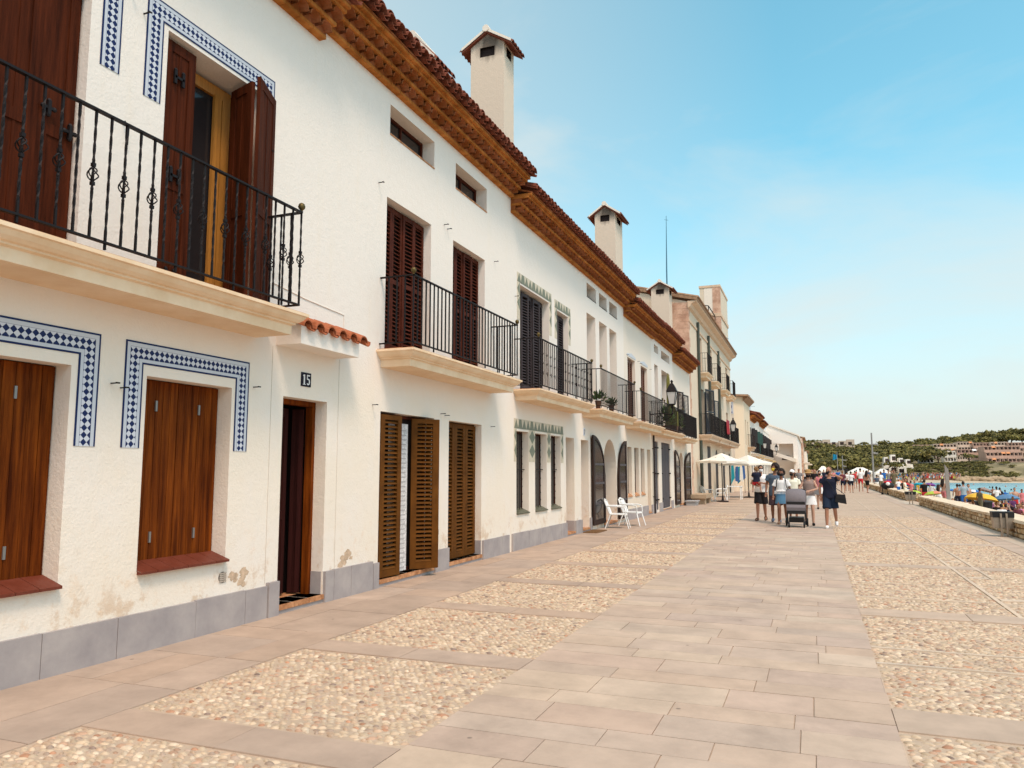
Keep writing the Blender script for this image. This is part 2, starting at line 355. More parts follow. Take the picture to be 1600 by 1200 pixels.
for k in (9.2,11.25,13.4,15.6,18.2,21.5,25): slab(2.09,2.36+(.0 if k>13 else 1.2),k,k+.14,pick(TH,.03),z=.001,g_=.001)
so_=grid_mesh('stone_paving',sv,sf,[PAVE],cols=sc); so_['kind']='structure'
# pebbles set in mortar: every cobble near the camera is a rounded stone
occ=[(a-.012,b_+.012) for a,b_ in strips]; occR=[(a-.012,b_+.012) for a,b_ in rstr+thin]
def pebbles(x0,x1,y0,y1,occs,vx=None):
    px=.058;py=.043; out_=[]
    ny=int((y1-y0)/py); nx=int((x1-x0)/px)
    for j in range(ny):
        yy=y0+(j+.5)*py
        inside=[o for o in occs if o[0]-.02<yy<o[1]+.02]
        if inside: continue
        xx=x0+.03+(j%2)*px*.5+np.arange(nx)*px; xx=xx[xx<x1-.025]
        if vx:
            for a,b_ in vx:
                if yy>a[1]: xx=xx[(xx<a[0]-.004)|(xx>b_+.004)]
        out_.append(np.stack([xx+PR.uniform(-.014,.014,len(xx)),yy+PR.uniform(-.011,.011,len(xx))],1))
    return np.concatenate(out_)
pts=np.concatenate([pebbles(-4.38,-2.29,2.2,PY1,occ),pebbles(.42,3.6,3.6,PY1,occR,vx=[((2.0,9.0),2.09),((2.36,13.4),2.44)])])
pts=pts[PR.rand(len(pts))>.03]; N=len(pts)
rings=[(1.0,0.0),(.82,.55),(.42,.93)]; K=7
sz=PR.uniform(.72,1.22,N)*np.where(PR.rand(N)<.08,1.25,1); rx=.0305*sz*PR.uniform(.8,1.25,N); ry=.0205*sz*PR.uniform(.85,1.15,N); rz=.0155*PR.uniform(.7,1.35,N); ang=PR.normal(0,.38,N)
V=[]
for rr,zz in rings:
    for k in range(K):
        a=2*np.pi*k/K+.3; lx=rx*rr*np.cos(a)*(1+PR.uniform(-.1,.1,N)); ly=ry*rr*np.sin(a)*(1+PR.uniform(-.1,.1,N))
        V.append(np.stack([pts[:,0]+lx*np.cos(ang)-ly*np.sin(ang),pts[:,1]+lx*np.sin(ang)+ly*np.cos(ang),-.0155+rz*zz],1))
V.append(np.stack([pts[:,0],pts[:,1],-.0155+rz],1)); nvp=len(V); V=np.stack(V,1).reshape(-1,3)
fl=[]
for r_ in range(2):
    for k in range(K): fl.append((r_*K+k,r_*K+(k+1)%K,(r_+1)*K+(k+1)%K,(r_+1)*K+k))
tri=[(2*K+k,2*K+(k+1)%K,3*K) for k in range(K)]
me=bpy.data.meshes.new('pebbles'); nq=len(fl); nt_=len(tri)
base=(np.arange(N)*nvp)[:,None]
lq=(np.array(fl).ravel()[None,:]+base); lt=(np.array(tri).ravel()[None,:]+base); loops=np.concatenate([lq,lt],1).ravel().astype(np.int32)
tot=np.tile(np.array([4]*nq+[3]*nt_,dtype=np.int32),N); start=np.concatenate([[0],np.cumsum(tot)[:-1]]).astype(np.int32)
me.vertices.add(N*nvp); me.vertices.foreach_set('co',V.ravel().astype(np.float32)); me.loops.add(len(loops)); me.loops.foreach_set('vertex_index',loops)
me.polygons.add(len(tot)); me.polygons.foreach_set('loop_start',start); me.polygons.foreach_set('loop_total',tot); me.polygons.foreach_set('use_smooth',np.ones(len(tot),bool)); me.update(calc_edges=True); me.validate()
pal=np.array([(.60,.49,.35),(.56,.45,.32),(.66,.56,.42),(.52,.39,.275),(.48,.325,.225),(.43,.34,.265),(.58,.47,.33),(.27,.205,.165),(.49,.28,.175),(.62,.53,.40)]); pp=np.array([.19,.2,.11,.13,.09,.07,.14,.015,.025,.03]); pp/=pp.sum()
pc=pal[PR.choice(len(pal),N,p=pp)]*PR.uniform(.74,1.08,(N,1))*np.array([1.0,.915,.865]); me.materials.append(PEB); color_attr(me,np.repeat(pc,nq+nt_,axis=0))
po=bpy.data.objects.new('pebbles',me); COL.objects.link(po); po['kind']='stuff'; po['label']='beige and grey river pebbles set in the paving panels'; po['category']='pebbles'

# ---------------------------------------------------------------- house building blocks
def wall_grid(mb,xf,y0,y1,z0,z1,holes,m=0,mr=None,back=None):
    mr=m if mr is None else mr
    ys=sorted({y0,y1,*[h[0] for h in holes],*[h[1] for h in holes]}); zs=sorted({z0,z1,*[h[2] for h in holes],*[h[3] for h in holes]})
    ys=[v for v in ys if y0<=v<=y1]; zs=[v for v in zs if z0<=v<=z1]
    for a,b in zip(ys[:-1],ys[1:]):
        for c,d in zip(zs[:-1],zs[1:]):
            yc,zc=(a+b)/2,(c+d)/2
            if any(h[0]<yc<h[1] and h[2]<zc<h[3] for h in holes): continue
            mb.quad((xf,a,c),(xf,b,c),(xf,b,d),(xf,a,d),m)
    for h in holes:
        a,b,c,d,dep=h[:5]; arch=h[5] if len(h)>5 else 0; xb=xf-dep
        if arch:
            zs_=d-arch; n=14; P=[]
            for i in range(n+1):
                t=math.pi*i/n; P.append(((a+b)/2-(b-a)/2*math.cos(t),zs_+arch*math.sin(t)))
            for i in range(n):
                (p,q),(r,s)=P[i],P[i+1]
                mb.quad((xf,p,q),(xf,r,s),(xf,r,d+1e-4),(xf,p,d+1e-4),m); mb.quad((xf,p,q),(xf,r,s),(xb,r,s),(xb,p,q),mr)
            mb.quad((xf,a,c),(xf,a,zs_),(xb,a,zs_),(xb,a,c),mr); mb.quad((xf,b,c),(xf,b,zs_),(xb,b,zs_),(xb,b,c),mr)
        else:
            mb.quad((xf,a,c),(xf,a,d),(xb,a,d),(xb,a,c),mr); mb.quad((xf,b,c),(xf,b,d),(xb,b,d),(xb,b,c),mr); mb.quad((xf,a,d),(xf,b,d),(xb,b,d),(xb,a,d),mr)
        mb.quad((xf,a,c),(xf,b,c),(xb,b,c),(xb,a,c),mr)
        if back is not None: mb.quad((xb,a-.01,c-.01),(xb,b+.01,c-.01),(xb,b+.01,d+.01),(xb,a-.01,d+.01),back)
def house_wall(h,xf,y0,y1,zt,holes,mw=None,depth=8.0,name='wall'):
    mb=MB(); wall_grid(mb,xf,y0,y1,-.05,zt,holes,0,0,1)
    xb=xf-depth; e=.003
    mb.quad((xf,y0+e,-.05),(xf,y0+e,zt),(xb,y0+e,zt),(xb,y0+e,-.05)); mb.quad((xf,y1-e,-.05),(xf,y1-e,zt),(xb,y1-e,zt),(xb,y1-e,-.05))
    mb.quad((xb,y0+e,-.05),(xb,y1-e,-.05),(xb,y1-e,zt),(xb,y0+e,zt)); mb.quad((xf,y0+e,zt),(xf,y1-e,zt),(xb,y1-e,zt),(xb,y0+e,zt))
    return mb.build(name,[mw or ST,DARK],h)
def half_tile(mb,x0,x1,yc,z0,z1,r0,r1,th=.014,n=6,up=True,m=0):
    vs=[]; s=1 if up else -1
    for (x,z,r) in ((x0,z0,r0),(x1,z1,r1)):
        for rr in (r,r-th):
            for i in range(n+1):
                t=math.pi*i/n; vs.append((x,yc+rr*math.cos(t),z+s*rr*math.sin(t)))
    k=n+1; fs=[]
    for i in range(n):
        fs+=[(i,i+1,2*k+i+1,2*k+i),(k+i,k+i+1,3*k+i+1,3*k+i),(i,i+1,k+i+1,k+i),(2*k+i,2*k+i+1,3*k+i+1,3*k+i)]
    mb.add(vs,fs,m)
def brick_course(mb,xf,y0,y1,z,proj,h=.045,L=.27,m=0):
    y=y0; 
    while y<y1-.01:
        l=min(L,y1-y); mb.box(xf-.05,xf+proj+random.uniform(-.0015,.0015),y+.004,y+l-.004,z,z+h,m); y+=l
    mb.box(xf-.04,xf+proj-.02,y0+.01,y1-.01,z+.006,z+h-.006,2)
def cornice(h,xf,y0,y1,z,roofdepth=4.2,pitch=.255):
    mb=MB(); z0=z
    brick_course(mb,xf,y0,y1,z,.10); z+=.046
    y=y0+pitch/2
    while y<y1: half_tile(mb,xf-.02,xf+.215+random.uniform(-.004,.004),y,z+.008,z+.002,.085,.108,up=True,m=1); y+=pitch*.95
    mb.box(xf-.03,xf+.10,y0+.01,y1-.01,z,z+.095,2); z+=.096
    brick_course(mb,xf,y0,y1,z,.25,m=0); z+=.046
    y=y0+pitch/2
    while y<y1: half_tile(mb,xf+.1,xf+.375+random.uniform(-.004,.004),y,z+.008,z+.002,.085,.105,up=True,m=1); y+=pitch*.95
    mb.box(xf-.03,xf+.24,y0+.01,y1-.01,z,z+.092,2); z+=.093
    brick_course(mb,xf,y0,y1,z,.40); z+=.046
    brick_course(mb,xf,y0,y1,z,.46,h=.04); z+=.041
    mb.build('cornice',[BRICK,TILEO,TILEO],h)
    rb=MB(); sl=.30
    rb.prism([(xf+.47,z),(xf-roofdepth,z+sl*(roofdepth+.47)),(xf-roofdepth,z+sl*(roofdepth+.47)+.05),(xf+.47,z+.03)],'y',y0+.02,y1-.02,1)
    y=y0+.09; hp=.238; zz=z+.035
    while y<y1-.04:
        jy=random.uniform(-.007,.007); jx=random.uniform(-.012,.012)
        half_tile(rb,xf+.56+jx,xf+.1+jx,y+hp/2,zz+.045,zz+.18,.075,.07,up=False)      # channel tile
        half_tile(rb,xf+.60+jx,xf+.16+jx,y+jy,zz+.035-.01,zz+.17,.098,.078)              # lower cap of the doubled eave
        half_tile(rb,xf+.57-jx,xf+.13,y+jy,zz+.075,zz+.215,.100,.080)
        half_tile(rb,xf+.20+jx,xf-.28,y+jy*.6,zz+.165,zz+.31,.102,.08)
        half_tile(rb,xf-.20,xf-roofdepth,y,zz+.285,zz+.285+sl*(roofdepth-.2),.092,.085,n=5)
        y+=hp
    rb.build('roof',[TILE,TILEO],h)
    return z
def plinth(h,xf,segs,z1=.345,proj=.035,m=PLG):
    for a,b in segs:
        mb=MB(); y=a
        while y<b-.01:
            l=random.choice([.78,.9,.7,.95]); l=b-y if b-y<l+.3 else l
            mb.box(xf-.01,xf+proj+random.uniform(0,.004),y+.003,y+l-.003,-.03,z1+random.uniform(-.004,.004)); y+=l
        mb.build('plinth',m,h)
def slab_profile(mb,xf,d,y0,y1,z0,z1,m=0):
    H=z1-z0; P=[(-.16,0),(-.13,0),(-.13,.42*H),(-.10,.47*H),(-.10,.54*H),(-.075,.57*H),(-.045,.68*H),(-.025,.80*H),(-.02,.84*H),(0,.87*H),(0,H)]
    vs=[]
    for o,z in P: vs+=[(xf-.02,y0-o,z0+z),(xf+d+o,y0-o,z0+z),(xf+d+o,y1+o,z0+z),(xf-.02,y1+o,z0+z)]
    k=len(P); fs=[(i*4+j,i*4+(j+1)%4,(i+1)*4+(j+1)%4,(i+1)*4+j) for i in range(k-1) for j in range(4)]+[(0,1,2,3),tuple(range(4*k-4,4*k))]
    mb.add(vs,fs,m)
def twist_bar(mb,x,y,z0,z1,w=.016,m=0,tw=True):
    if not tw: mb.box(x-w/2,x+w/2,y-w/2,y+w/2,z0,z1,m); return
    n=22; vs=[]; 
    for i in range(n+1):
        z=z0+(z1-z0)*i/n; t=i*.62 if 3<i<n-2 else 0
        for j in range(4):
            a=t+math.pi/4+j*math.pi/2; vs.append((x+w*.68*math.cos(a),y+w*.68*math.sin(a),z))
    fs=[(i*4+j,i*4+(j+1)%4,i*4+4+(j+1)%4,i*4+4+j) for i in range(n) for j in range(4)]; mb.add(vs,fs,m)
def basket(mb,x,y,z,m=0):
    for k in range(4):
        P=[]
        for i in range(9):
            t=i/8; r=.042*math.sin(math.pi*t)**.8; a=k*math.pi/2+t*2.6; P.append((x+r*math.cos(a),y+r*math.sin(a),z-.06+.12*t))
        mb.tube(P,.0056,5,m)
    for dz in (-.075,.075): mb.box(x-.014,x+.014,y-.014,y+.014,z+dz-.014,z+dz+.014,m)
    mb.ell((x,y,z-.115),(.013,.013,.022),6,4,m); mb.ell((x,y,z+.115),(.013,.013,.022),6,4,m)
def railing(par,xf,d,y0,y1,zb,zt,pitch=.125,style=0,mt=IRON,sides=(1,1),ball=True,w=.0175):
    mb=MB(); xr=xf+d-.04
    mb.box(xr-.02,xr+.02,y0,y1,zt,zt+.018); mb.box(xr-.017,xr+.017,y0,y1,zb,zb+.016)
    n=max(2,round((y1-y0)/pitch))
    for i in range(n+1):
        y=y0+(y1-y0)*i/n
        fancy=(style==1 and i%2==0); 
        twist_bar(mb,xr,y,zb-(.05 if i%5==0 else 0),zt,w=w,tw=(style==1 and y1<8))
        if fancy: basket(mb,xr,y,zb+(zt-zb)*.5)
        if style==2 and i%2==0:
            for f in (.3,.5,.7): mb.ell((xr,y,zb+(zt-zb)*f),(.02,.02,.035),6,4)
            mb.tube([(xr,y,zb+.25),(xr,y+.03,zb+.3),(xr,y+.045,zb+.26),(xr,y+.03,zb+.23)],.005,4)
    for s,yy in ((sides[0],y0),(sides[1],y1)):
        if not s: continue
        mb.box(xf-.03,xr,yy-.02,yy+.02,zt,zt+.018); mb.box(xf-.03,xr,yy-.017,yy+.017,zb,zb+.016)
        for i in range(1,4):
            x=xr-(d-.04)*i/4; twist_bar(mb,x,yy,zb,zt,w=w,tw=(style==1 and y1<8))
            if style==1 and i in (1,3): basket(mb,x,yy,zb+(zt-zb)*.5)
    o=mb.build('railing',mt,par)
    if ball:
        for yy in (y0,y1):
            b=MB(); b.lathe((xr,yy,zt+.018),[(.02,0),(.012,.012),(.018,.02),(.034,.035),(.04,.06),(.03,.088),(.008,.1)],10); b.build('finial',BRASS,par,smooth=True)
    return o
def balcony(h,xf,d,y0,y1,z0=3.05,z1=3.285,style=0,pitch=.125,mt=IRON,zt=4.33,mslab=None,inset=.09,ball=True,sides=(1,1)):
    mb=MB(); slab_profile(mb,xf,d,y0,y1,z0,z1); b=mb.build('balcony',[mslab or SLABM],h)
    t=MB(); t.box(xf-.02,xf+d-.03,y0+.03,y1-.03,z1,z1+.012); t.build('floor_tiles',STEP,b)
    railing(b,xf,d-.03,y0+inset,y1-inset,z1+.085,zt,pitch,style,mt,ball=ball,sides=sides,w=.0175 if y1<19 else .0135); return b
def leaf(h,name,hinge,ang,w,ht,mt,kind='louvre',th=.04,nsl=None,par=None,handle=False,panels=0):
    """shutter or door leaf hinged at hinge; ang 0 = lies along +y"""
    mb=MB(); sw=(.095 if mt is WOODO and w>.3 else .055); M=Matrix.Translation(Vector(hinge))@Matrix.Rotation(ang,4,'Z')
    if kind=='louvre':
        mb.box(-th/2,th/2,0,sw,0,ht); mb.box(-th/2,th/2,w-sw,w,0,ht)
        rails=[(0,.10),(ht-.07,ht)]+([(ht*.48,ht*.48+.07)] if ht>1.5 and panels!=9 else [])
        for a,b in rails: mb.box(-th/2+.002,th/2-.002,sw,w-sw,a,b)
        z=.10; pt=.062
        rz=[(a,b) for a,b in rails]
        while z<ht-.10:
            if not any(a-.03<z<b+.01 for a,b in rz[1:]):
                mb.prism([(-.019,z+.036),(-.012,z+.041),(.022,z+.005),(.015,z)],'y',sw-.004,w-sw+.004)
            z+=pt
    elif kind=='plank':
        n=nsl or max(3,round(w/.095))
        for i in range(n):
            a=w*i/n; b=w*(i+1)/n
            mb.box(-th/2+random.uniform(0,.003),th/2+random.uniform(-.003,.002),a+.0025,b-.0025,0,ht)
        mb.box(-th/2,th/2-.012,.002,w-.002,.003,ht-.003)
    else:   # panelled
        mb.box(-th/2+.01,th/2-.012,.01,w-.01,.01,ht-.01)
        for a,b in ((0,.09),(w-.09,w)): mb.box(-th/2,th/2,a,b,0,ht)
        for f in ([0,.42,1] if not panels else [i/panels for i in range(panels+1)]):
            z=max(0,min(ht-.1,f*ht-.05)); mb.box(-th/2+.001,th/2-.001,.09,w-.09,z,z+.1)
        if w>.35: mb.box(-th/2+.004,th/2-.006,w*.5-.012,w*.5+.012,.05,ht-.05)
    mb.xform(M)
    return mb.build(name,mt,par or h)
def hooks(h,xf,pts):
    for y,z in pts:
        mb=MB(); mb.box(xf-.02,xf+.085,y-.006,y+.006,z-.004,z+.006); mb.box(xf+.075,xf+.085,y-.02,y+.02,z-.004,z+.008); mb.build('shutter_hook',IRON,h)
def sill(h,xf,y0,y1,z,depth,m=SILLT,out=.06,drop=.06,n=6,par=None):
    mb=MB()
    for i in range(n):
        a=y0+(y1-y0)*i/n; b=y0+(y1-y0)*(i+1)/n
        mb.add([(xf-depth,a+.003,z+.085),(xf-depth,b-.003,z+.085),(xf+out,b-.003,z),(xf+out,a+.003,z),(xf-depth,a+.003,z-.03),(xf-depth,b-.003,z-.03),(xf+out,b-.003,z-.022),(xf+out,a+.003,z-.022)],[(0,1,2,3),(4,5,6,7),(0,4,7,3),(1,5,6,2),(3,7,6,2),(0,1,5,4)],0)
    mb.add([(xf-depth+.001,y0+.001,z+.079),(xf-depth+.001,y1-.001,z+.079),(xf+out-.006,y1-.001,z-.006),(xf+out-.006,y0+.001,z-.006)],[(0,1,2,3)],1)
    return mb.build('sill',[m,GROUT],par or h)
def tile_border(h,xf,y0,y1,zt,zlow,wd=.2,wtop=.19,left=True,right=True):
    """blue and white tile frame: two legs and a lintel band"""
    mb=MB(); e=.006
    def strip(a,b,c,d,m,t): mb.box(xf-.005,xf+e+t,a,b,c,d,m)
    bands=[(0,.016,1),(.016,.05,2),(.05,.052,1),(.052,.152,0),(.152,.154,1),(.154,.184,2),(.184,.2,1)]
    sc=wd/.2
    for a,b,m in bands:
        a*=sc;b*=sc
        t=.0004*(m==1)
        if left: strip(y0+a,y0+b,zlow,zt-a,m,t)
        if right: strip(y1-b,y1-a,zlow,zt-a,m,t)
        strip(y0+b if left else y0,y1-b if right else y1,zt-b,zt-a,m,t)
    return mb.build('tile_border',[CHK,BLUE,TBAND],h)
def threshold(h,xf,y0,y1,d,z=.1):
    mb=MB(); y=y0
    n=max(2,round((y1-y0)/.28))
    for i in range(n): mb.box(xf-d,xf+.03,y0+(y1-y0)*i/n+.003,y0+(y1-y0)*(i+1)/n-.003,.045,z)
    mb.box(xf-d,xf+.015,y0+.002,y1-.002,-.01,.05,1); return mb.build('threshold',[STEP,PLG],h)
def SOOT(zt,x0,x1,y0):
    m=ST2.copy(); t=m.node_tree; n=t.nodes; b=n['Principled BSDF']; src=b.inputs['Base Color'].links[0].from_socket
    g=n.new('ShaderNodeNewGeometry'); d=n.new('ShaderNodeVectorMath'); d.operation='DISTANCE'; t.links.new(g.outputs['Position'],d.inputs[0]); d.inputs[1].default_value=((x0+x1)/2+.05,y0,zt+.05)
    z=n.new('ShaderNodeTexNoise'); z.inputs['Scale'].default_value=7; z.inputs['Detail'].default_value=6; a=n.new('ShaderNodeMath'); a.operation='MULTIPLY_ADD'; t.links.new(z.outputs[0],a.inputs[0]); a.inputs[1].default_value=.35; t.links.new(d.outputs['Value'],a.inputs[2])
    r=n.new('ShaderNodeMapRange'); r.inputs[1].default_value=.34; r.inputs[2].default_value=.62; r.inputs[3].default_value=.85; r.inputs[4].default_value=0; t.links.new(a.outputs[0],r.inputs[0])
    x=n.new('ShaderNodeMix'); x.data_type='RGBA'; t.links.new(r.outputs[0],x.inputs[0]); t.links.new(src,x.inputs[6]); x.inputs[7].default_value=(.05,.035,.028,1); w=n.new('ShaderNodeVectorMath'); w.operation='MULTIPLY'; t.links.new(x.outputs[2],w.inputs[0]); w.inputs[1].default_value=(.86,.80,.74); t.links.new(w.outputs[0],b.inputs['Base Color']); return m
def chimney(h,x1,y0,w,l,zb,ztop,dark=True):
    """plastered stack with gabled tile cap and smoke slots; x1 street-side face, y0 near face"""
    x0=x1-w; zc=ztop-.55; mb=MB()
    zs0,zs1=zc-.05-.24,zc-.05; a0,a1=x0+w*.28,x1-w*.28; b0,b1=y0+l*.25,y0+l*.75
    # stack with real slots: near face and street face built as grids
    def face(P,u0,u1,s0,s1):
        for (a,b,c,d) in ((u0,u1,zb,zs0),(u0,s0,zs0,zs1),(s1,u1,zs0,zs1),(u0,u1,zs1,zc+.0)):
            mb.quad(P(a,c),P(b,c),P(b,d),P(a,d))
    face(lambda u,z:(u,y0,z),x0,x1,a0,a1); face(lambda u,z:(x1,u,z),y0,y0+l,b0,b1)
    mb.quad((x0,y0,zb),(x0,y0,zc),(x0,y0+l,zc),(x0,y0+l,zb)); mb.quad((x0,y0+l,zb),(x1,y0+l,zb),(x1,y0+l,zc),(x0,y0+l,zc))
    xm=(x0+x1)/2; rise=.27
    mb.add([(x0,y0,zc),(x1,y0,zc),(xm,y0,zc+rise)],[(0,1,2)]); mb.add([(x0,y0+l,zc),(x1,y0+l,zc),(xm,y0+l,zc+rise)],[(0,1,2)])
    i_=.07; mb.box(x0+i_,x1-i_,y0+i_,y0+l-i_,zb,zc,1)
    c=mb.build('chimney',[SOOT(zs1,x0,x1,y0),DARK],h)
    t=MB(); ov=.21; k=rise/(w/2); oe=ov
    for s in (-1,1):
        xe=xm+s*(w/2+oe); ze=zc-k*oe
        t.add([(xm,y0-.08,zc+rise),(xe,y0-.08,ze),(xe,y0+l+.08,ze),(xm,y0+l+.08,zc+rise),(xm,y0-.08,zc+rise+.05),(xe,y0-.08,ze+.05),(xe,y0+l+.08,ze+.05),(xm,y0+l+.08,zc+rise+.05)],[(0,1,2,3),(4,5,6,7),(0,1,5,4),(3,2,6,7),(1,2,6,5)],0)
        yy=y0-.02; 
        while yy<y0+l+.08:
            # short caps running down the cap slope
            half_tile(t,xe+s*.05,xm+s*.02,yy,ze+.03,zc+rise+.05,.075,.065,m=0); yy+=.165
        # white mortar verge on the near gable
        t.add([(xm,y0-.10,zc+rise+.05),(xe,y0-.10,ze+.05),(xe,y0-.02,ze+.05),(xm,y0-.02,zc+rise+.05),(xm,y0-.10,zc+rise+.12),(xe,y0-.10,ze+.12),(xe,y0-.02,ze+.12),(xm,y0-.02,zc+rise+.12)],[(0,1,5,4),(4,5,6,7),(1,2,6,5),(3,2,6,7)],1)
    t.tube([(xm,y0-.12,zc+rise+.1),(xm,y0+l+.1,zc+rise+.1)],.085,10,1)
    t.build('cap',[TILE,ST2],c); return c
def number_plate(h,xf,y,z,w,ht,txt,dark=True):
    mb=MB(); mb.box(xf-.005,xf+.012,y,y+w,z,z+ht); p=mb.build('number_plate',BLUEP if dark else TWHITE,h)
    text_mesh(txt,'numeral',(xf+.0135,y+w/2,z+ht*.12),ht*.98,TXT if dark else BLUEP,p,rot='x',narrow=.72); return p
BLUEP=mat('navy_enamel',(.012,.011,.022),.6,spec=.15); TXT=mat('white_enamel',(.75,.74,.72),.4)
def text_mesh(txt,name,loc,size,mt,par,rot='x',narrow=1.0,align='CENTER'):
    c=bpy.data.curves.new('t','FONT'); c.body=txt; c.size=size; c.align_x=align; c.extrude=.001; c.offset=size*.012
    o=bpy.data.objects.new('t',c); dg=bpy.context.evaluated_depsgraph_get(); COL.objects.link(o); dg.update(); e=o.evaluated_get(dg); m=bpy.data.meshes.new_from_object(e)
    vs=[v.co.copy() for v in m.vertices]; fs=[tuple(p.vertices) for p in m.polygons]
    bpy.data.objects.remove(o); bpy.data.curves.remove(c)
    mb=MB()
    if rot=='x': V_=[(loc[0]+v.z,loc[1]+v.x*narrow,loc[2]+v.y) for v in vs]
    elif rot=='-y': V_=[(loc[0]+v.x*narrow,loc[1]-v.z,loc[2]+v.y) for v in vs]
    mb.add(V_,fs); return mb.build(name,mt,par)
# ---------------------------------------------------------------- the terrace of houses, nearest first
def room(h,xf,y0,y1,z0,z1,d0,d1,name='interior'):
    mb=MB(); a,b=xf-d0,xf-d1
    mb.quad((b,y0,z0),(b,y1,z0),(b,y1,z1),(b,y0,z1)); mb.quad((a,y0,z0),(b,y0,z0),(b,y0,z1),(a,y0,z1)); mb.quad((a,y1,z0),(b,y1,z0),(b,y1,z1),(a,y1,z1)); mb.quad((a,y0,z1),(b,y0,z1),(b,y1,z1),(a,y1,z1)); mb.quad((a,y0,z0),(b,y0,z0),(b,y1,z0),(a,y1,z0))
    return mb.build(name,DARK,h)
def frame(h,xf,y0,y1,z0,z1,dep,mt,w=.05,th=.05,name='frame',par=None,mull=0,glass=True,bot=True):
    mb=MB(); x0,x1=xf-dep-th,xf-dep
    mb.box(x0,x1,y0,y0+w,z0,z1); mb.box(x0,x1,y1-w,y1,z0,z1); mb.box(x0+.001,x1-.001,y0+w,y1-w,z1-w,z1)
    if bot: mb.box(x0+.001,x1-.001,y0+w,y1-w,z0,z0+w)
    for i in range(mull): y=y0+(y1-y0)*(i+1)/(mull+1); mb.box(x0+.002,x1-.002,y-w*.35,y+w*.35,z0+w,z1-w)
    o=mb.build(name,mt,par or h)
    if glass: g_=MB(); g_.box(x0+.01,x0+.02,y0+w*.8,y1-w*.8,z0+w*.8,z1-w*.8); g_.build('pane',GLASS,o)
    return o
def vent(h,xf,y,z,r=.055):
    mb=MB(); P=[(y+r*math.cos(2*math.pi*i/14),z+r*math.sin(2*math.pi*i/14)) for i in range(14)]; mb.prism(P,'x',xf-.01,xf+.006)
    for i in range(-2,3): mb.box(xf+.006,xf+.011,y-r*.9,y+r*.9,z+i*r*.36-.004,z+i*r*.36+.004,1); 
    for i in range(-2,3): mb.box(xf+.007,xf+.012,y+i*r*.36-.003,y+i*r*.36+.003,z-r*.9,z+r*.9,1)
    return mb.build('vent_grille',[DARK,GROUT],h)
def H(y0,y1,label,zt,holes,name='house',mw=None,**k):
    h=thing(name,(FX,(y0+y1)/2,0),label,'house','white terraced houses along the promenade'); return h
# ---- house with the blue and white tile borders
h1=thing('house',(FX,4,0),'nearest white house with blue and white checked tile borders and number 15','house','terraced houses along the promenade')
mb=MB(); U1=(2.95,4.48,3.29,5.9,.42); U2=(5.32,6.68,3.29,5.84,.40)
hol=[(3.15,4.51,.69,2.46,.23),(5.28,6.39,.70,2.46,.23),(7.23,8.09,.1,2.45,.3),U1,U2]
wall_grid(mb,FX,-2.0,7.7,-.05,7.4,[x for x in hol if x[1]<7.7],0,0,1)
wall_grid(mb,FX,7.7,9.2,-.05,3.1,[],0)
# rebuild the door strip, which crosses the joint
mb2=MB(); wall_grid(mb2,FX,-2.0,7.0,-.05,7.4,[x for x in hol if x[1]<7.0],0,0,None); wall_grid(mb2,FX,7.0,9.2,-.05,3.1,[hol[2]],0,0,None); wall_grid(mb2,FX,7.0,7.7,3.1,7.4,[],0)
for a,b,c,d,dep in hol:
    if a!=7.23: mb2.quad((FX-dep,a-.01,c-.01),(FX-dep,b+.01,c-.01),(FX-dep,b+.01,d+.01),(FX-dep,a-.01,d+.01),1)
for yy,z1 in ((-2.0,7.4),(7.697,7.4),(9.197,3.1)): mb2.quad((FX,yy,-.05),(FX,yy,z1),(FX-8,yy,z1),(FX-8,yy,-.05)) if yy!=7.697 else mb2.quad((FX,yy,3.1),(FX,yy,z1),(FX-8,yy,z1),(FX-8,yy,3.1))
mb2.quad((FX-.05,-2,7.4),(FX-.05,7.7,7.4),(FX-8,7.7,7.4),(FX-8,-2,7.4))
mb2.build('wall',[ST,DARK],h1)
cornice(h1,FX,-2,7.72,7.04)
plinth(h1,FX,[(-1.5,7.03)]); 
for bx in ((FX-.01,FX+.05,7.04,7.215,-.03,.375),(FX-.02,FX+.04,8.10,8.28,-.03,.37),(FX-.01,FX+.042,8.284,8.66,-.03,.375),(FX-.01,FX+.043,8.666,9.19,-.03,.375),(FX-.24,FX-.02,8.082,8.098,-.03,.37)): mb=MB(); mb.box(*bx); mb.build('plinth',PLG,h1)
# ground floor plank shutters
for (a,b,c,d) in ((3.15,4.51,.69,2.46),(5.28,6.39,.70,2.46)):
    w=frame(h1,FX,a,b,c,d,.205,WOODR,w=.02,th=.02,name='window',glass=False)
    m_=(a+b)/2
    for i,(p,q) in enumerate(((a+.01,m_-.003),(m_+.003,b-.01))):
        l=leaf(h1,'shutter',(FX-.185,p,c+.075),0,q-p,d-c-.085,WOODR,'plank',th=.03,nsl=6,par=w)
        for zz in (c+.28,d-.25): k=MB(); k.box(FX-.172,FX-.157,p+(q-p)*.5-.011,p+(q-p)*.5+.011,zz-.05,zz+.05); k.build('latch',mat('dull_steel',(.28,.26,.24),.45,metal=.7),w)
    sill(h1,FX,a,b,c,.2,SILLT,n=6 if a>5 else 7,par=w)
tile_border(h1,FX,5.03,6.64,2.76,1.80); tile_border(h1,FX,2.9,4.77,2.76,1.80)
tile_border(h1,FX,5.06,6.89,6.08,5.06); tile_border(h1,FX,2.6,4.79,6.16,5.12)
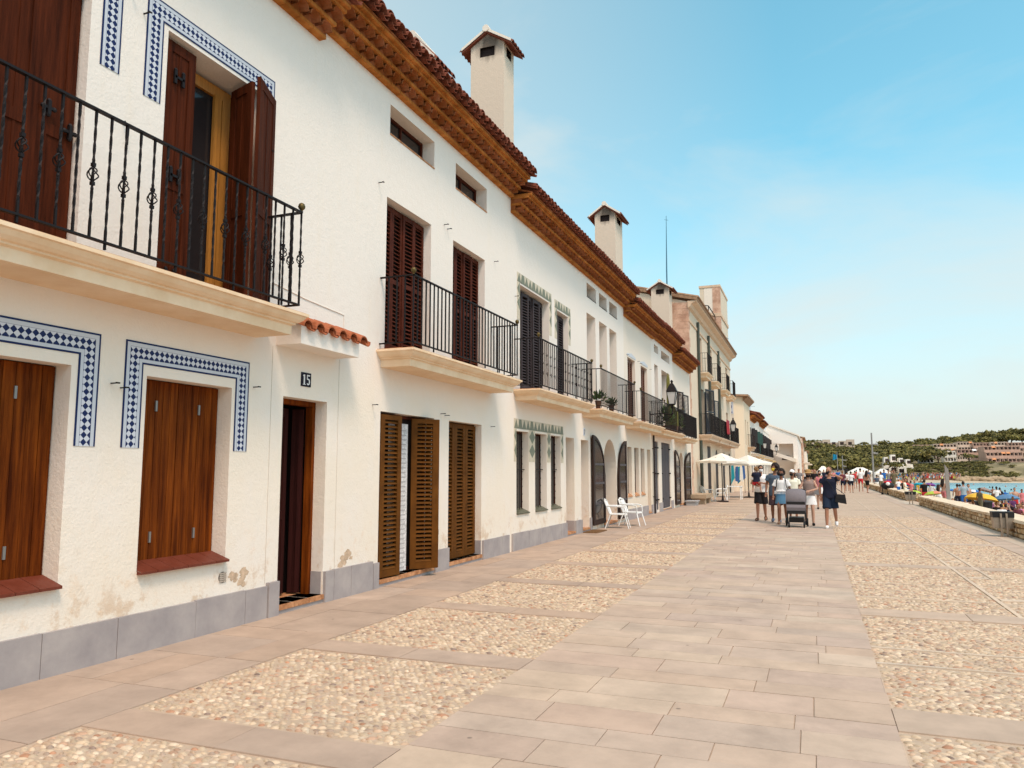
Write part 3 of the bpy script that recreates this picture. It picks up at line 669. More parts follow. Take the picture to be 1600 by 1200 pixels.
# upper left door: closed panelled shutters
w=frame(h1,FX,U1[0],U1[1],3.3,5.9,.12,WOODD,w=.03,th=.04,name='balcony_door',glass=False)
for p,q,an in ((2.98,3.36,0),(3.37,3.74,.10),(3.76,4.12,-.03),(4.125,4.45,0)): leaf(h1,'shutter',(FX-.11,p,3.32),an,q-p,2.54,WOODD,'panel',th=.045,par=w)
for yy,zz in ((4.2,4.55),(4.4,4.42),(4.2,3.36),(4.42,3.4),(4.42,5.75)):
    k=MB(); k.box(FX-.075,FX-.05,yy-.05,yy+.05,zz-.012,zz+.012); k.box(FX-.076,FX-.045,yy-.014,yy+.014,zz-.06,zz+.06)
    for s in (-1,1): k.ell((FX-.06,yy+s*.05,zz),(.016,.022,.022),6,4); k.ell((FX-.06,yy,zz+s*.06),(.016,.02,.02),6,4)
    k.build('strap_hinge',IRON,w)
# upper right door: one leaf shut, honey coloured glazed door, folded leaves standing out
w=frame(h1,FX,5.66,6.52,3.3,5.8,.30,WOODY,w=.12,th=.06,name='balcony_door')
g_=MB(); g_.box(FX-.32,FX-.285,6.27,6.37,3.32,5.7); g_.build('door_stile',WOODY,w)
l=leaf(h1,'shutter',(FX-.075,5.34,3.32),.0,.40,2.48,WOODD,'panel',th=.045,par=w)
for zz in (3.45,4.45,5.45):
    yy=5.52; k=MB(); k.box(FX-.05,FX-.03,yy-.06,yy+.06,zz-.012,zz+.012)
    for s in (-1,1): k.box(FX-.05,FX-.03,yy+s*.05-.016,yy+s*.05+.016,zz-.07,zz+.07); k.ell((FX-.04,yy+s*.05,zz+.07),(.014,.022,.02),6,4)
    k.build('strap_hinge',IRON,w)
leaf(h1,'shutter',(FX-.18,6.42,3.32),math.atan2(-.39,-.12),.40,2.44,WOODD,'panel',th=.04,par=w)
leaf(h1,'shutter',(FX+.03,6.86,3.33),math.atan2(-.21,-.52),.56,2.50,WOODD,'panel',th=.04,par=w)
# street door, ajar
w=frame(h1,FX,7.23,8.09,.1,2.45,.17,WOODR,w=.06,th=.10,name='street_door',glass=False,bot=False)
leaf(h1,'door_leaf',(FX-.3,7.28,.12),R(12),.58,2.24,DOORM,'panel',th=.045,par=w)
leaf(h1,'door_leaf',(FX-.28,8.0,.12),R(180-75),.14,2.24,DOORM,'panel',th=.045,par=w)
k=MB(); k.box(FX-.33,FX-.29,7.44,7.47,1.12,1.25); k.build('handle',BRASS,w)
room(h1,FX,7.2,8.12,.05,2.5,.29,1.6)
threshold(h1,FX,7.23,8.09,.5,.1)
NP=lambda m_: (setattr(m_,'v',[(a,7.545+(b-7.42)*.93,2.60+(c-2.60)*.76) for a,b,c in m_.v]),m_)[1]
mb=MB(); mb.box(FX-.005,FX+.012,7.42,7.62,2.60,2.82); npl=NP(mb).build('number_plate',BLUEP,h1)
mb=MB(); q0,q1=FX+.0125,FX+.016; mb.box(q0,q1,7.462,7.486,2.635,2.785); mb.box(q0,q1,7.446,7.502,2.625,2.635); mb.prism([(7.446,2.755),(7.462,2.765),(7.462,2.785),(7.455,2.78)],'x',q0,q1); NP(mb).build('numeral',TXT,npl)
mb=MB(); mb.box(q0,q1,7.528,7.59,2.768,2.788); mb.box(q0,q1,7.528,7.541,2.712,2.768); P5=[(7.541,2.725),(7.560,2.730),(7.578,2.722),(7.590,2.70),(7.592,2.672),(7.582,2.640),(7.560,2.625),(7.538,2.628),(7.526,2.642),(7.530,2.656),(7.543,2.652),(7.556,2.645),(7.566,2.655),(7.570,2.675),(7.567,2.698),(7.556,2.710),(7.541,2.708)]
for i in range(8): mb.quad(*[(q1-.0005,)+p_ for p_ in (P5[i],P5[i+1],P5[15-i],P5[16-i])])
NP(mb).build('numeral',TXT,npl)
# tiled canopy over the door
mb=MB(); mb.prism([(FX-.01,3.02),(FX+.34,3.02),(FX+.34,3.225),(FX-.01,3.37)],'y',7.07,8.26); cp=mb.build('canopy',ST,h1)
mb=MB(); y=7.1
while y<8.42: half_tile(mb,FX+.42,FX-.01,y,3.20,3.38,.092,.075,n=7); half_tile(mb,FX+.40,FX-.01,y+.115,3.24,3.41,.07,.065,n=6,up=False); y+=.23
mb.build('canopy_tiles',TILEN,cp)
def peel(h,y,z,w,hh,seed,mt):
    q=random.Random(seed); mb=MB()
    for k in range(9):
        cy_,cz=y+q.uniform(-w,w)*.8,z+q.uniform(-hh,hh)*.7; r_=q.uniform(.2,.6)*min(w,hh); P_=[(cy_+r_*q.uniform(.5,1.3)*math.cos(a*.57)*1.3,cz+r_*q.uniform(.5,1.2)*math.sin(a*.57)) for a in range(11)]
        x=FX+.0012+k*.00012; mb.add([(x,a,b) for a,b in P_],[tuple(range(11))])
    return mb.build('peeled_patch',mt,h)
PEEL=mat('bare_render',(.56,.40,.27),.95,var=.3,vs=14,bump=.4,bs=60)
peel(h1,6.62,.47,.17,.10,3,PEEL); peel(h1,8.58,.47,.16,.10,5,PEEL); 
for (a,b,c,d) in ((7.015,7.020,.37,3.0),(8.33,8.335,.38,3.02)): mb=MB(); mb.box(FX-.001,FX+.003,a,b,c,d); mb.build('render_joint',mat('joint_shadow_line',(.56,.47,.38),.95),h1)
mb=MB(); mb.tube([(FX+.006,7.0,3.72),(FX+.006,7.6,3.66),(FX+.006,8.4,3.62),(FX+.006,8.42,3.40)],.006,5); mb.build('painted_cable',ST,h1)
hooks(h1,FX,[(5.0,2.32),(6.72,2.5),(4.9,2.35),(5.02,5.83),(4.86,5.99),(6.80,5.2)])
vent(h1,FX,6.36,.52)
mb=MB(); mb.tube([(FX,4.86,4.7),(FX+.03,4.86,4.71),(FX+.06,4.88,4.64),(FX+.03,4.9,4.5)],.006,5); mb.build('hook',IRON,h1)
balcony(h1,FX,.60,0.6,6.86,style=1,pitch=.143,zt=4.40,inset=.10)
# ---- second house
h2=thing('house',(FX,12,0),'white house with maroon louvred balcony shutters above brown louvred street doors','house','terraced houses along the promenade')
hol=[(9.37,11.03,.1,2.43,.2),(11.56,12.92,.1,2.43,.2),(9.44,10.84,3.29,5.58,.2),(11.66,13.04,3.29,5.56,.2),(9.49,10.92,6.56,7.02,.28),(11.74,13.12,6.52,6.98,.28)]
mb=MB(); wall_grid(mb,FX,9.2,14.35,-.05,7.55,hol,0,0,1); wall_grid(mb,FX,7.7,9.2,3.1,7.55,[],0)
for yy in (7.703,14.347): mb.quad((FX,yy,3.1 if yy<8 else -.05),(FX,yy,7.55),(FX-8,yy,7.55),(FX-8,yy,3.1 if yy<8 else -.05))
mb.quad((FX-.05,7.7,7.55),(FX-.05,14.35,7.55),(FX-8,14.35,7.55),(FX-8,7.7,7.55)); mb.build('wall',[ST,DARK],h2)
cornice(h2,FX,7.72,14.33,7.22)
plinth(h2,FX,[(9.21,9.36),(11.05,11.55),(12.95,14.24)])
mb=MB(); mb.box(FX-.15,FX+.0,12.9,12.92,-.03,.345); mb.build('plinth',PLG,h2)
w=frame(h2,FX,9.37,11.03,.1,2.43,.16,WOODS,w=.05,th=.05,name='street_door',glass=False)
leaf(h2,'shutter',(FX-.02,9.40,.12),-.10,.50,2.27,WOODO,'louvre',par=w,panels=9); leaf(h2,'shutter',(FX+.02,9.90,.12),.9,.2,2.27,WOODS,'panel',par=w)
leaf(h2,'shutter',(FX-.10,10.45,.12),math.atan2(-.3,.32),.44,2.27,WOODO,'louvre',par=w,panels=9); leaf(h2,'shutter',(FX-.10,10.98,.12),math.atan2(-.3,-.2),.36,2.27,WOODO,'louvre',par=w,panels=9)
mb=MB(); n=26; 
for i in range(n):
    f=lambda i: (FX-.12+.018*math.sin(i*1.5),9.80+.55*i/n)
    (a,b),(c,d)=f(i),f(i+1); mb.quad((a,b,.12),(c,d,.12),(c,d,2.3),(a,b,2.3))
for i in range(30):
    z=.16+i*.07
    for j in range(n):
        (a,b),(c,d)=f(j),f(j+1); 
        if j%3!=1: mb.quad((a+.004,b,z),(c+.004,d,z),(c+.004,d,z+.018),(a+.004,b,z+.018),1)  # darker dashes in rows form the pattern of the lace
mb.build('lace_curtain',[LACE,mat('lace_dark_pattern',(.42,.40,.39),.9)],w)
room(h2,FX,9.35,11.05,.08,2.45,.25,1.5)
w=frame(h2,FX,11.56,12.92,.1,2.43,.15,WOODO,w=.03,th=.04,name='street_door',glass=False)
for i in range(3): leaf(h2,'shutter',(FX-.13,11.59+i*.437,.12),0,.43,2.28,WOODO,'louvre',par=w,panels=9)
for a,b in ((9.37,11.03),(11.56,12.92)): threshold(h2,FX,a,b,.2,.1)
for a,b,ss in ((9.44,10.84,(0,.05,-.05,0)),(11.66,13.04,(0,.06,-.06,0))):
    w=frame(h2,FX,a,b,3.3,5.57,.17,WOODS,w=.035,th=.05,name='balcony_door',glass=False); n=len(ss); ww=(b-a-.06)/n
    for i,s in enumerate(ss): leaf(h2,'shutter',(FX-.14,a+.03+i*ww,3.33),s,ww-.004,2.2,WOODS,'louvre',par=w)
for a,b,c,d in ((9.49,10.92,6.56,7.02),(11.74,13.12,6.52,6.98)):
    w=frame(h2,FX,a,b,c+.02,d,.22,WOODS,w=.045,th=.05,name='attic_window',mull=1); mb=MB(); mb.box(FX-.25,FX+.012,a,b,c-.012,c+.008); mb.build('sill',STEP,w)
hooks(h2,FX,[(9.2,5.7),(11.3,5.72),(11.42,5.68),(13.5,5.65),(9.15,2.5),(11.25,2.52),(11.4,2.5),(13.35,2.42)])
vent(h2,FX,11.17,.62,.045)
balcony(h2,FX,.60,9.22,13.46,pitch=.125,zt=4.32)
chimney(h2,FX-.75,12.0,.5,.6,8.0,9.85)
# ---- third house, sage tiles
h3=thing('house',(FX,17,0),'white house with sage zigzag tiles over three slim barred windows','house','terraced houses along the promenade')
hol=[(14.70,15.43,.73,2.41,.18),(15.84,16.62,.73,2.41,.18),(16.92,17.66,.73,2.41,.18),(18.08,18.79,.08,2.41,.75),(14.92,16.84,3.29,5.52,.2),(17.45,18.36,3.29,5.46,.2)]
house_wall(h3,FX,14.35,19.3,7.3,hol); cornice(h3,FX,14.37,19.5,6.92)
plinth(h3,FX,[(14.42,18.07),(18.80,19.29)]); mb=MB(); mb.box(FX-.6,FX,18.79-.012,18.792,-.03,.345); mb.build('plinth',PLG,h3)
threshold(h3,FX,18.08,18.79,.7,.09)
leaf(h3,'street_door',(FX-.68,18.1,.1),0,.67,2.3,WOODD,'panel')
def grille(par,xf,a,b,c,d,bead=True):
    mb=MB(); n=5
    for i in range(1,n):
        y=a+(b-a)*i/n; mb.box(xf-.006,xf+.006,y-.007,y+.007,c,d)
        if bead and i%2==0:
            for k in range(9): mb.ell((xf,y,c+(d-c)*(.12+.095*k)),(.016,.016,.026),6,4)
    mb.box(xf-.005,xf+.007,a,b,c+(d-c)*.52,c+(d-c)*.52+.015); mb.build('grille',IRON,par)
for a,b in ((14.70,15.43),(15.84,16.62),(16.92,17.66)):
    w=frame(h3,FX,a,b,.75,2.41,.15,WOODD,w=.04,th=.03,name='window',mull=1); grille(w,FX-.1,a,b,.75,2.41); sill(h3,FX,a,b,.73,.16,SILLG,n=3,out=.03,par=w)
def zig(h,xf,y0,y1,ztop,hb,legs,zleg,u=.17,cut=None):
    """beige tile band with sage triangles; legs: list of (y0,y1)"""
    mb=MB(); mb.box(xf-.004,xf+.006,y0,y1,ztop-hb,ztop,0)
    n=max(1,round((y1-y0)/(u*1.35))); ww=(y1-y0)/n
    for i in range(n):
        a=y0+i*ww; top=a+ww/2
        p=[(a,ztop-hb),(a+ww,ztop-hb),(top,ztop-.01)] if i%3!=1 else [(a-.01,ztop-hb),(a+ww+.01,ztop-hb),(top+.06,ztop-.01),(top-.06,ztop-.01)]
        mb.prism(p,'x',xf-.002,xf+.0085,1)
    for a,b in legs:
        mb.box(xf-.004,xf+.006,a,b,zleg,ztop-hb-.001,0); z=ztop-hb; k=0; hh=.30
        while z-hh>zleg-.01 and k<2:
            mb.prism([(a+.002,z-hh/2),((a+b)/2+(b-a)*.4,z-.005),((a+b)/2+(b-a)*.4,z-hh+.005)],'x',xf-.002,xf+.0085,1) if b-a<.25 else mb.prism([(a+.002,z-hh/2),((a+b)/2,z-.005),(b-.002,z-hh/2),((a+b)/2,z-hh+.005)],'x',xf-.002,xf+.0085,1)
            z-=hh; k+=1
    return mb.build('tile_border',[BEIGET,GREENT],h)
zig(h3,FX,14.56,17.86,2.66,.2,[(14.56,14.69),(15.45,15.83),(16.64,16.90),(17.68,17.86)],1.78)
zig(h3,FX,14.74,17.02,5.76,.2,[(14.74,14.90),(16.86,17.02)],4.75); zig(h3,FX,17.26,18.55,5.70,.2,[(17.26,17.43),(18.38,18.55)],4.75)
w=frame(h3,FX,14.92,16.84,3.3,5.5,.17,GREYP,w=.03,th=.05,name='balcony_door',glass=False)
for i in range(5): leaf(h3,'shutter',(FX-.14,14.95+i*.372,3.33),.10*(-1)**i,.365,2.12,GREYP,'louvre',par=w,panels=9)
w=frame(h3,FX,17.45,18.36,3.3,5.45,.17,GREYP,w=.03,th=.05,name='balcony_door',glass=False)
for i in range(2): leaf(h3,'shutter',(FX-.14,17.48+i*.425,3.33),0,.42,2.08,GREYP,'louvre',par=w,panels=9)
balcony(h3,FX,.60,14.5,18.72,style=2,pitch=.13,zt=4.28,z0=3.03,z1=3.24)
hooks(h3,FX,[(14.62,5.2)])
# ---- fourth house, arch with two open leaves
h4=thing('house',(FX,22,0),'white house with three tall recessed bays upstairs and open arched doors below','house','terraced houses along the promenade')
hol=[(19.40,20.13,.08,2.40,.75),(21.68,23.24,.08,2.52,.55,.85)]+[(a,b,6.38,6.77,.42) for a,b in ((20.12,21.08),(21.44,22.33),(22.65,23.63))]+[(a,b,3.26,5.92,1.0) for a,b in ((20.08,21.0),(21.41,22.3),(22.62,23.52))]
house_wall(h4,FX,19.3,24.5,7.3,hol); cornice(h4,FX,19.52,24.5,6.93)
for a,b in ((20.12,21.08),(21.44,22.33),(22.65,23.63)): mb=MB(); mb.box(FX-.4,FX+.012,a,b,6.37,6.385); mb.build('sill',IRON2,h4)
plinth(h4,FX,[(19.31,19.39),(20.15,20.35)],z1=.34); threshold(h4,FX,19.40,20.13,.7,.09); threshold(h4,FX,21.68,23.24,.5,.1)
leaf(h4,'street_door',(FX-.68,19.42,.1),0,.67,2.25,WOODD,'panel')
def arch_leaf(h,hinge,free,z0,zs,zt,x0,x1,name='arched_door_leaf'):
    """glazed half-arch leaf; hinge and free are y of its two edges, low at the hinge"""
    mb=MB(); n=8; th=.045; w=free-hinge
    def top(u): return zs+(zt-zs)*math.sqrt(max(0,1-(1-u)**2))
    def X_(u): return x0+(x1-x0)*u
    def pnl(us,f0,f1,m,t=th):
        for a,b in zip(us[:-1],us[1:]):
            vs=[]
            for u in (a,b):
                for z in (f0(u),f1(u)):
                    for s in (-1,1): vs.append((X_(u)+s*t/2,hinge+w*u,z))
            mb.add(vs,[(0,1,3,2),(4,6,7,5),(0,4,5,1),(2,3,7,6),(0,2,6,4),(1,5,7,3)],m)
    us=[i/n for i in range(n+1)]; e=.13
    pnl([0,e],lambda u:z0,top,0); pnl([1-e,1],lambda u:z0,top,0)
    inn=[e+(1-2*e)*i/n for i in range(n+1)]
    pnl(inn,lambda u:top(u)-.10,top,0); pnl(inn,lambda u:z0,lambda u:z0+.14,0)
    for zz in (z0+.55,z0+1.10,z0+1.62): pnl(inn,lambda u,zz=zz:zz,lambda u,zz=zz:min(zz+.06,top(u)-.01),2)
    pnl(inn,lambda u:z0+.14,lambda u:max(z0+.15,top(u)-.09),1,.012)
    return mb.build(name,[mat('near_black_stain',(.030,.014,.010),.6,spec=.2),GLASS,GREYW],h)
arch_leaf(h4,21.66,20.30,.12,1.45,2.56,FX+.05,FX+.07); arch_leaf(h4,23.28,24.42,.12,1.45,2.54,FX+.06,FX+.05)
arch_leaf(h4,21.70,22.44,.12,1.55,2.42,FX-.5,FX-.5,'arched_door_leaf')
number_plate(h4,FX,19.62,2.52,.16,.2,'17',dark=False)
balcony(h4,FX,.60,19.45,23.72,pitch=.125,zt=4.26,z0=3.0,z1=3.2)
mb=MB(); mb.box(FX-.2,FX-.1,19.55+.0,19.85,1.42,1.58); 
# ---- fifth house
h5=thing('house',(FX,27,0),'white house with three slim ground windows between the arched doors and the drainpipe','house','terraced houses along the promenade')
hol=[(a,b,.76,2.37,.14) for a,b in ((24.80,25.42),(25.85,26.54),(26.88,27.52))]+[(27.98,28.6,.08,2.36,.7),(25.03,26.2,3.26,5.37,.18),(27.15,28.3,3.26,5.35,.18)]
house_wall(h5,FX,24.5,29.1,7.0,hol,mw=ST2); cornice(h5,FX,24.52,29.4,6.66)
plinth(h5,FX,[(24.55,27.96),(28.62,28.95)]); threshold(h5,FX,27.98,28.6,.6,.09)
for a,b in ((24.80,25.42),(25.85,26.54),(26.88,27.52)):
    w=frame(h5,FX,a,b,.78,2.37,.12,WOODD,w=.04,th=.03,name='window'); sill(h5,FX,a,b,.76,.1,STEP,n=2,out=.03,par=w)
for a,b in ((25.03,26.2),(27.15,28.3)):
    w=frame(h5,FX,a,b,3.28,5.36,.15,WOODO,w=.03,th=.04,name='balcony_door',glass=False)
    for i in range(3): leaf(h5,'shutter',(FX-.12,a+.03+i*(b-a-.06)/3,3.3),0,(b-a-.06)/3-.005,2.03,mat('rust_louvre_paint',(.16,.055,.025),.5),'louvre',par=w)
    mb=MB(); mb.prism([(a-.08,5.42),(b+.08,5.42),(b+.08,5.48),((a+b)/2,5.56),(a-.08,5.48)],'x',FX-.004,FX+.012); mb.build('lintel_tiles',TBAND,h5)
hooks(h5,FX,[(24.9,5.42),(26.6,5.42),(27.0,5.4),(28.75,5.4)])
balcony(h5,FX,.60,24.45,28.5,pitch=.125,zt=4.15,z0=2.96,z1=3.16)
# ---- sixth house
h6=thing('house',(FX,31.5,0),'white house with weathered grey plank doors below a balcony of cacti','house','terraced houses along the promenade')
hol=[(29.5,30.15,.08,2.72,.12),(30.85,32.8,.08,2.72,.10),(29.72,30.45,3.26,5.74,.4),(31.22,33.15,3.26,5.70,.5),(29.75,30.6,6.22,6.53,.3),(31.25,33.2,6.16,6.5,.35)]
house_wall(h6,FX,29.1,33.9,7.2,hol); cornice(h6,FX,29.42,33.9,6.72)
plinth(h6,FX,[(29.15,29.48),(30.17,30.82),(32.82,33.3)])
for a,b,nn in ((29.5,30.15,1),(30.85,32.8,2)):
    w=frame(h6,FX,a,b,.08,2.72,.09,GREYW,w=.02,th=.03,name='plank_door',glass=False)
    for i in range(nn): leaf(h6,'door_leaf',(FX-.05,a+.02+i*(b-a-.04)/nn,.1),0,(b-a-.04)/nn-.006,2.6,GREYW,'plank',th=.03,par=w)
    for zz in (.45,1.45,2.45):
        for yy in (a+.1,b-.1): mb=MB(); mb.box(FX-.04,FX+.03,yy-.06,yy+.06,zz,zz+.05); mb.build('strap_hinge',IRON,w)
threshold(h6,FX,30.85,32.8,.1,.07)
frame(h6,FX,31.22,33.15,3.28,5.7,.45,WOODD,w=.07,th=.05,name='balcony_door',mull=1); frame(h6,FX,29.72,30.45,3.28,5.7,.38,WOODD,w=.05,th=.04,name='balcony_door')
b_=balcony(h6,FX,.60,28.7,33.3,pitch=.12,zt=4.12,z0=2.92,z1=3.1,mt=IRON)
mb=MB(); mb.tube([(FX+.06,29.0,-.02),(FX+.06,29.0,2.95),(FX+.03,29.02,3.0)],.035,8)
for z in (.6,1.5,2.4): mb.box(FX,FX+.1,28.95,29.05,z,z+.03)
mb.build('drainpipe',IRON2,h6)
# ---- seventh house
h7=thing('house',(FX,36,0),'white house with small arched doors and dark upstairs shutters beside the bench','house','terraced houses along the promenade')
hol=[(35.1,36.3,.08,2.42,.5,.65),(35.5,36.25,3.26,5.15,.2)]
house_wall(h7,FX,33.9,39.0,7.0,hol,mw=ST2); cornice(h7,FX,33.92,38.7,6.4)
plinth(h7,FX,[(36.5,36.9)]); threshold(h7,FX,35.1,36.3,.45,.1)
arch_leaf(h7,35.08,33.75,.12,1.5,2.48,FX+.05,FX+.06); arch_leaf(h7,36.35,37.5,.12,1.6,2.46,FX+.06,FX+.16)
leaf(h7,'shutter',(FX+.06,34.85,3.3),-.25,.6,1.85,IRON2,'louvre'); leaf(h7,'shutter',(FX+.05,36.3,3.3),-.12,.95,1.85,IRON2,'louvre')
frame(h7,FX,35.5,36.25,3.28,5.15,.17,WOODD,w=.05,th=.04,name='balcony_door')
mb=MB(); slab_profile(mb,FX,.60,33.9,37.3,2.86,3.02); bb_=mb.build('balcony',SLABM,h7); railing(bb_,FX,.57,33.45,37.2,3.1,4.05,.13,0,IRON,ball=False,sides=(0,1))
mb=MB()
for (y,x,zt,w_,l_) in ((16.0,-6.46,12.33,.86,.62),(27.0,-6.47,11.66,.76,1.05),(37.6,-6.4,11.2,.88,1.0)): pass
chimney(h3,-6.46,16.0,.86,.64,7.8,12.3); chimney(h5,-6.47,27.0,.77,1.15,7.6,11.62); chimney(h7,-6.34,37.55,.88,.9,7.4,11.15)
ORD=['first','second','third','fourth','fifth','sixth','seventh','eighth','ninth','tenth','eleventh','twelfth','thirteenth','fourteenth','fifteenth','sixteenth','seventeenth','eighteenth','nineteenth','twentieth','twenty-first','twenty-second']
# ---------------------------------------------------------------- where a direction in the view meets a given distance down the street
def at(px,Y,py=None):
    a=math.atan((px-800)/1200*math.cos(PITCH)) - YAW; x=Y*math.tan(a)
    return x if py is None else (x,CAMH+(735-py)/1200*Y/math.cos(a)*1.0*math.cos(a+YAW)*1.007)
# ---- tall old house with stone quoins
QUO=mat('red_sandstone_block',(.54,.30,.20),.9,var=.25,vs=2.5,bump=.4,bs=20,col2=(.62,.41,.29))
OLDP=stucco('aged_cream_plaster',(.68,.56,.42),(.68,.555,.415),(.5,.36,.25),zl=12,blotch=.58)
ROOFO=mat('lichened_roof_tile',(.36,.20,.11),.9,var=.4,vs=5,bump=.4,bs=30,col2=(.28,.17,.10))
GREENP=mat('green_drain_metal',(.055,.065,.05),.6)
TY0,TY1=39.02,60.0; TZ=10.15
tb=thing('tall_house',(FX,49.5,0),'tall cream house with red stone corner blocks and a small roof tower','house')
W3=[(42.6,44.0),(47.2,48.6),(52.4,53.8),(56.6,58.0)]
hol=[(a,b,6.95,9.0,.3) for a,b in W3]+[(42.8,44.3,3.6,6.1,.3),(47.2,48.7,3.6,5.9,.3),(52.2,53.4,3.6,5.7,.3),(56.2,57.4,3.6,5.7,.3)]+[(42.0,43.4,.05,2.9,.3,.7),(45.2,46.8,.05,3.0,.3),(49.0,50.4,.05,2.9,.3,.7),(53.0,54.4,.05,2.8,.3),(57,58.2,.05,2.8,.3)]
mb=MB(); wall_grid(mb,FX,TY0,TY1,-.05,TZ,hol,0,0,1); sl=.27
for yy in (TY0,TY1): mb.add([(FX,yy,-.05),(FX,yy,TZ),(FX-5,yy,TZ+5*sl),(FX-10,yy,TZ),(FX-10,yy,-.05)],[(0,1,2,3,4)],0)
mb.quad((FX-10,TY0,-.05),(FX-10,TY1,-.05),(FX-10,TY1,TZ),(FX-10,TY0,TZ)); mb.build('wall',[OLDP,DARK],tb)
mb=MB(); z=-.02; k=0
while z<TZ-.1:
    hh=random.uniform(.28,.5); hh=min(hh,TZ-.02-z); w1=random.choice([.55,.8,.65]) if k%2 else random.choice([.9,1.2,1.35])
    mb.box(FX-w1,FX+.02,TY0-.02,TY0+(.5 if k%2 else .28),z+.004,z+hh-.004); z+=hh; k+=1
mb.build('quoins',QUO,tb)
mb=MB(); mb.prism([(FX+.45,TZ+.02),(FX+.5,TZ+.16),(FX-5,TZ+.16+5.5*sl*.9),(FX-5,TZ+.02+5.5*sl*.9)],'y',TY0-.12,TY1+.15)
y=TY0
while y<TY1: half_tile(mb,FX+.56,FX-5,y,TZ+.17,TZ+.17+5.56*sl*.9,.10,.09,n=4); y+=.24
mb.build('roof',ROOFO,tb)
mb=MB(); mb.prism([(FX,TZ-.35),(FX+.12,TZ-.28),(FX+.2,TZ-.12),(FX+.42,TZ-.02),(FX+.45,TZ+.02),(FX,TZ+.02)],'y',TY0-.08,TY1+.1); mb.build('eaves_moulding',mat('ochre_moulding',(.66,.47,.32),.85,var=.1),tb)
mb=MB(); mb.box(FX-.01,FX+.05,TY0,TY1,TZ-1.0,TZ-.88); mb.build('string_course',mat('ochre_moulding',(.6,.4,.26)),tb)
for a,b in W3:
    f=frame(tb,FX,a,b,6.97,9.0,.22,mat('pinkish_wood',(.26,.10,.06),.6),w=.12,th=.05,name='balcony_door',mull=1)
    m=MB(); slab_profile(m,FX,.55,a-.35,b+.45,6.62,6.88); bo=m.build('balcony',SLABM,tb); railing(bo,FX,.53,a-.28,b+.38,6.95,7.95,.13,0,IRON,ball=False,w=.012)
for i,(a,b,zt_) in enumerate([(42.8,44.3,6.1),(47.2,48.7,5.9),(52.2,53.4,5.7),(56.2,57.4,5.7)]):
    f=frame(tb,FX,a,b,3.62,zt_,.22,WOODD,w=.1,th=.05,name='balcony_door',mull=1)
    if i<2:
        nav=mat('navy_shutter_paint',(.022,.024,.032),.5)
        if i==0: leaf(tb,'shutter',(FX+.55,44.35,3.62),R(180-14),1.25,2.45,nav,'louvre',par=f); leaf(tb,'shutter',(FX+.05,44.4,3.62),-.1,.9,2.4,nav,'louvre',par=f)
        else: leaf(tb,'shutter',(FX+.06,47.15,3.62),R(180-20),.75,2.3,nav,'louvre',par=f); leaf(tb,'shutter',(FX+.06,48.8,3.62),-.2,.75,2.3,nav,'louvre',par=f)
for a,b in ((41.8,46.4),(46.6,52.0),(52.2,58.6)):
    m=MB(); slab_profile(m,FX,.7,a,b,3.2,3.5); bo=m.build('balcony',mat('ochre_moulding',(.6,.4,.26)),tb); railing(bo,FX,.66,a+.1,b-.1,3.55,4.6,.13,0,IRON,ball=False,w=.012)
for i,(y,z0,z1) in enumerate(((42.0,0,9.6),(46.5,3.5,9.6),(51.5,3.5,9.4))):
    m=MB(); m.tube([(FX+.09,y,z0),(FX+.09,y,z1)],.075,8); m.build('drainpipe',GREENP,tb)
mb=MB()
for (a,b,c,d,*_) in hol[8:]: mb.box(FX-.28,FX-.2,a+.02,b-.02,c,d-.1)
for i,(a,b,c,d,*_) in enumerate(hol[8:]):
    m=MB(); m.box(FX-.07,FX-.02,a+.02,(a+b)/2-.01,c,d-.05); m.box(FX-.07,FX-.02,(a+b)/2+.01,b-.02,c,d-.05)
    for zz in (.6,1.4,2.1): m.box(FX-.02,FX+.0,a+.1,b-.1,zz,zz+.08)
    m.build('street_door',IRON2,tb)
m=MB(); x0,x1,y0,y1=FX-1.35,FX+.12-.1,54.2,59.2; m.box(x0,x1,y0,y1,9.9,14.35); m.box(x0-.06,x1+.06,y0-.06,y1+.06,12.25,12.5,1); m.box(x0-.05,x1+.05,y0-.05,y1+.05,14.35,14.5,1)
m.box(x1-.5,x1+.02,y0-.03,y0+.4,9.9,14.35,2); m.box(x0+.3,x1-.5,y0-.015,y0+.02,12.55,14.3,3); tw=m.build('roof_tower',[OLDP,mat('ochre_moulding',(.6,.4,.26)),QUO,ST2],tb)
m=MB(); m.box(FX-3.4,FX-1.5,54.6,58.5,11.4,12.9); m.box(FX-6,FX-3.6,50.0,56.0,11.2,13.4); m.build('parapet',ST2,tb)
m=MB()
for y in (50.2,53.8):
    m.bar((FX-.3,y,10.3),(FX-.3,y,12.2),.05); m.bar((FX-2.3,y,11.2),(FX-2.3,y,12.6),.05); m.bar((FX-.3,y,12.2),(FX-2.3,y,12.6),.05)
m.bar((FX-.3,50.2,12.2),(FX-.3,53.8,12.2),.05); m.bar((FX-.3,50.2,11.5),(FX-.3,53.8,11.5),.04); m.bar((FX-2.3,50.2,12.6),(FX-2.3,53.8,12.6),.05); m.build('pergola_frame',IRON,tb)
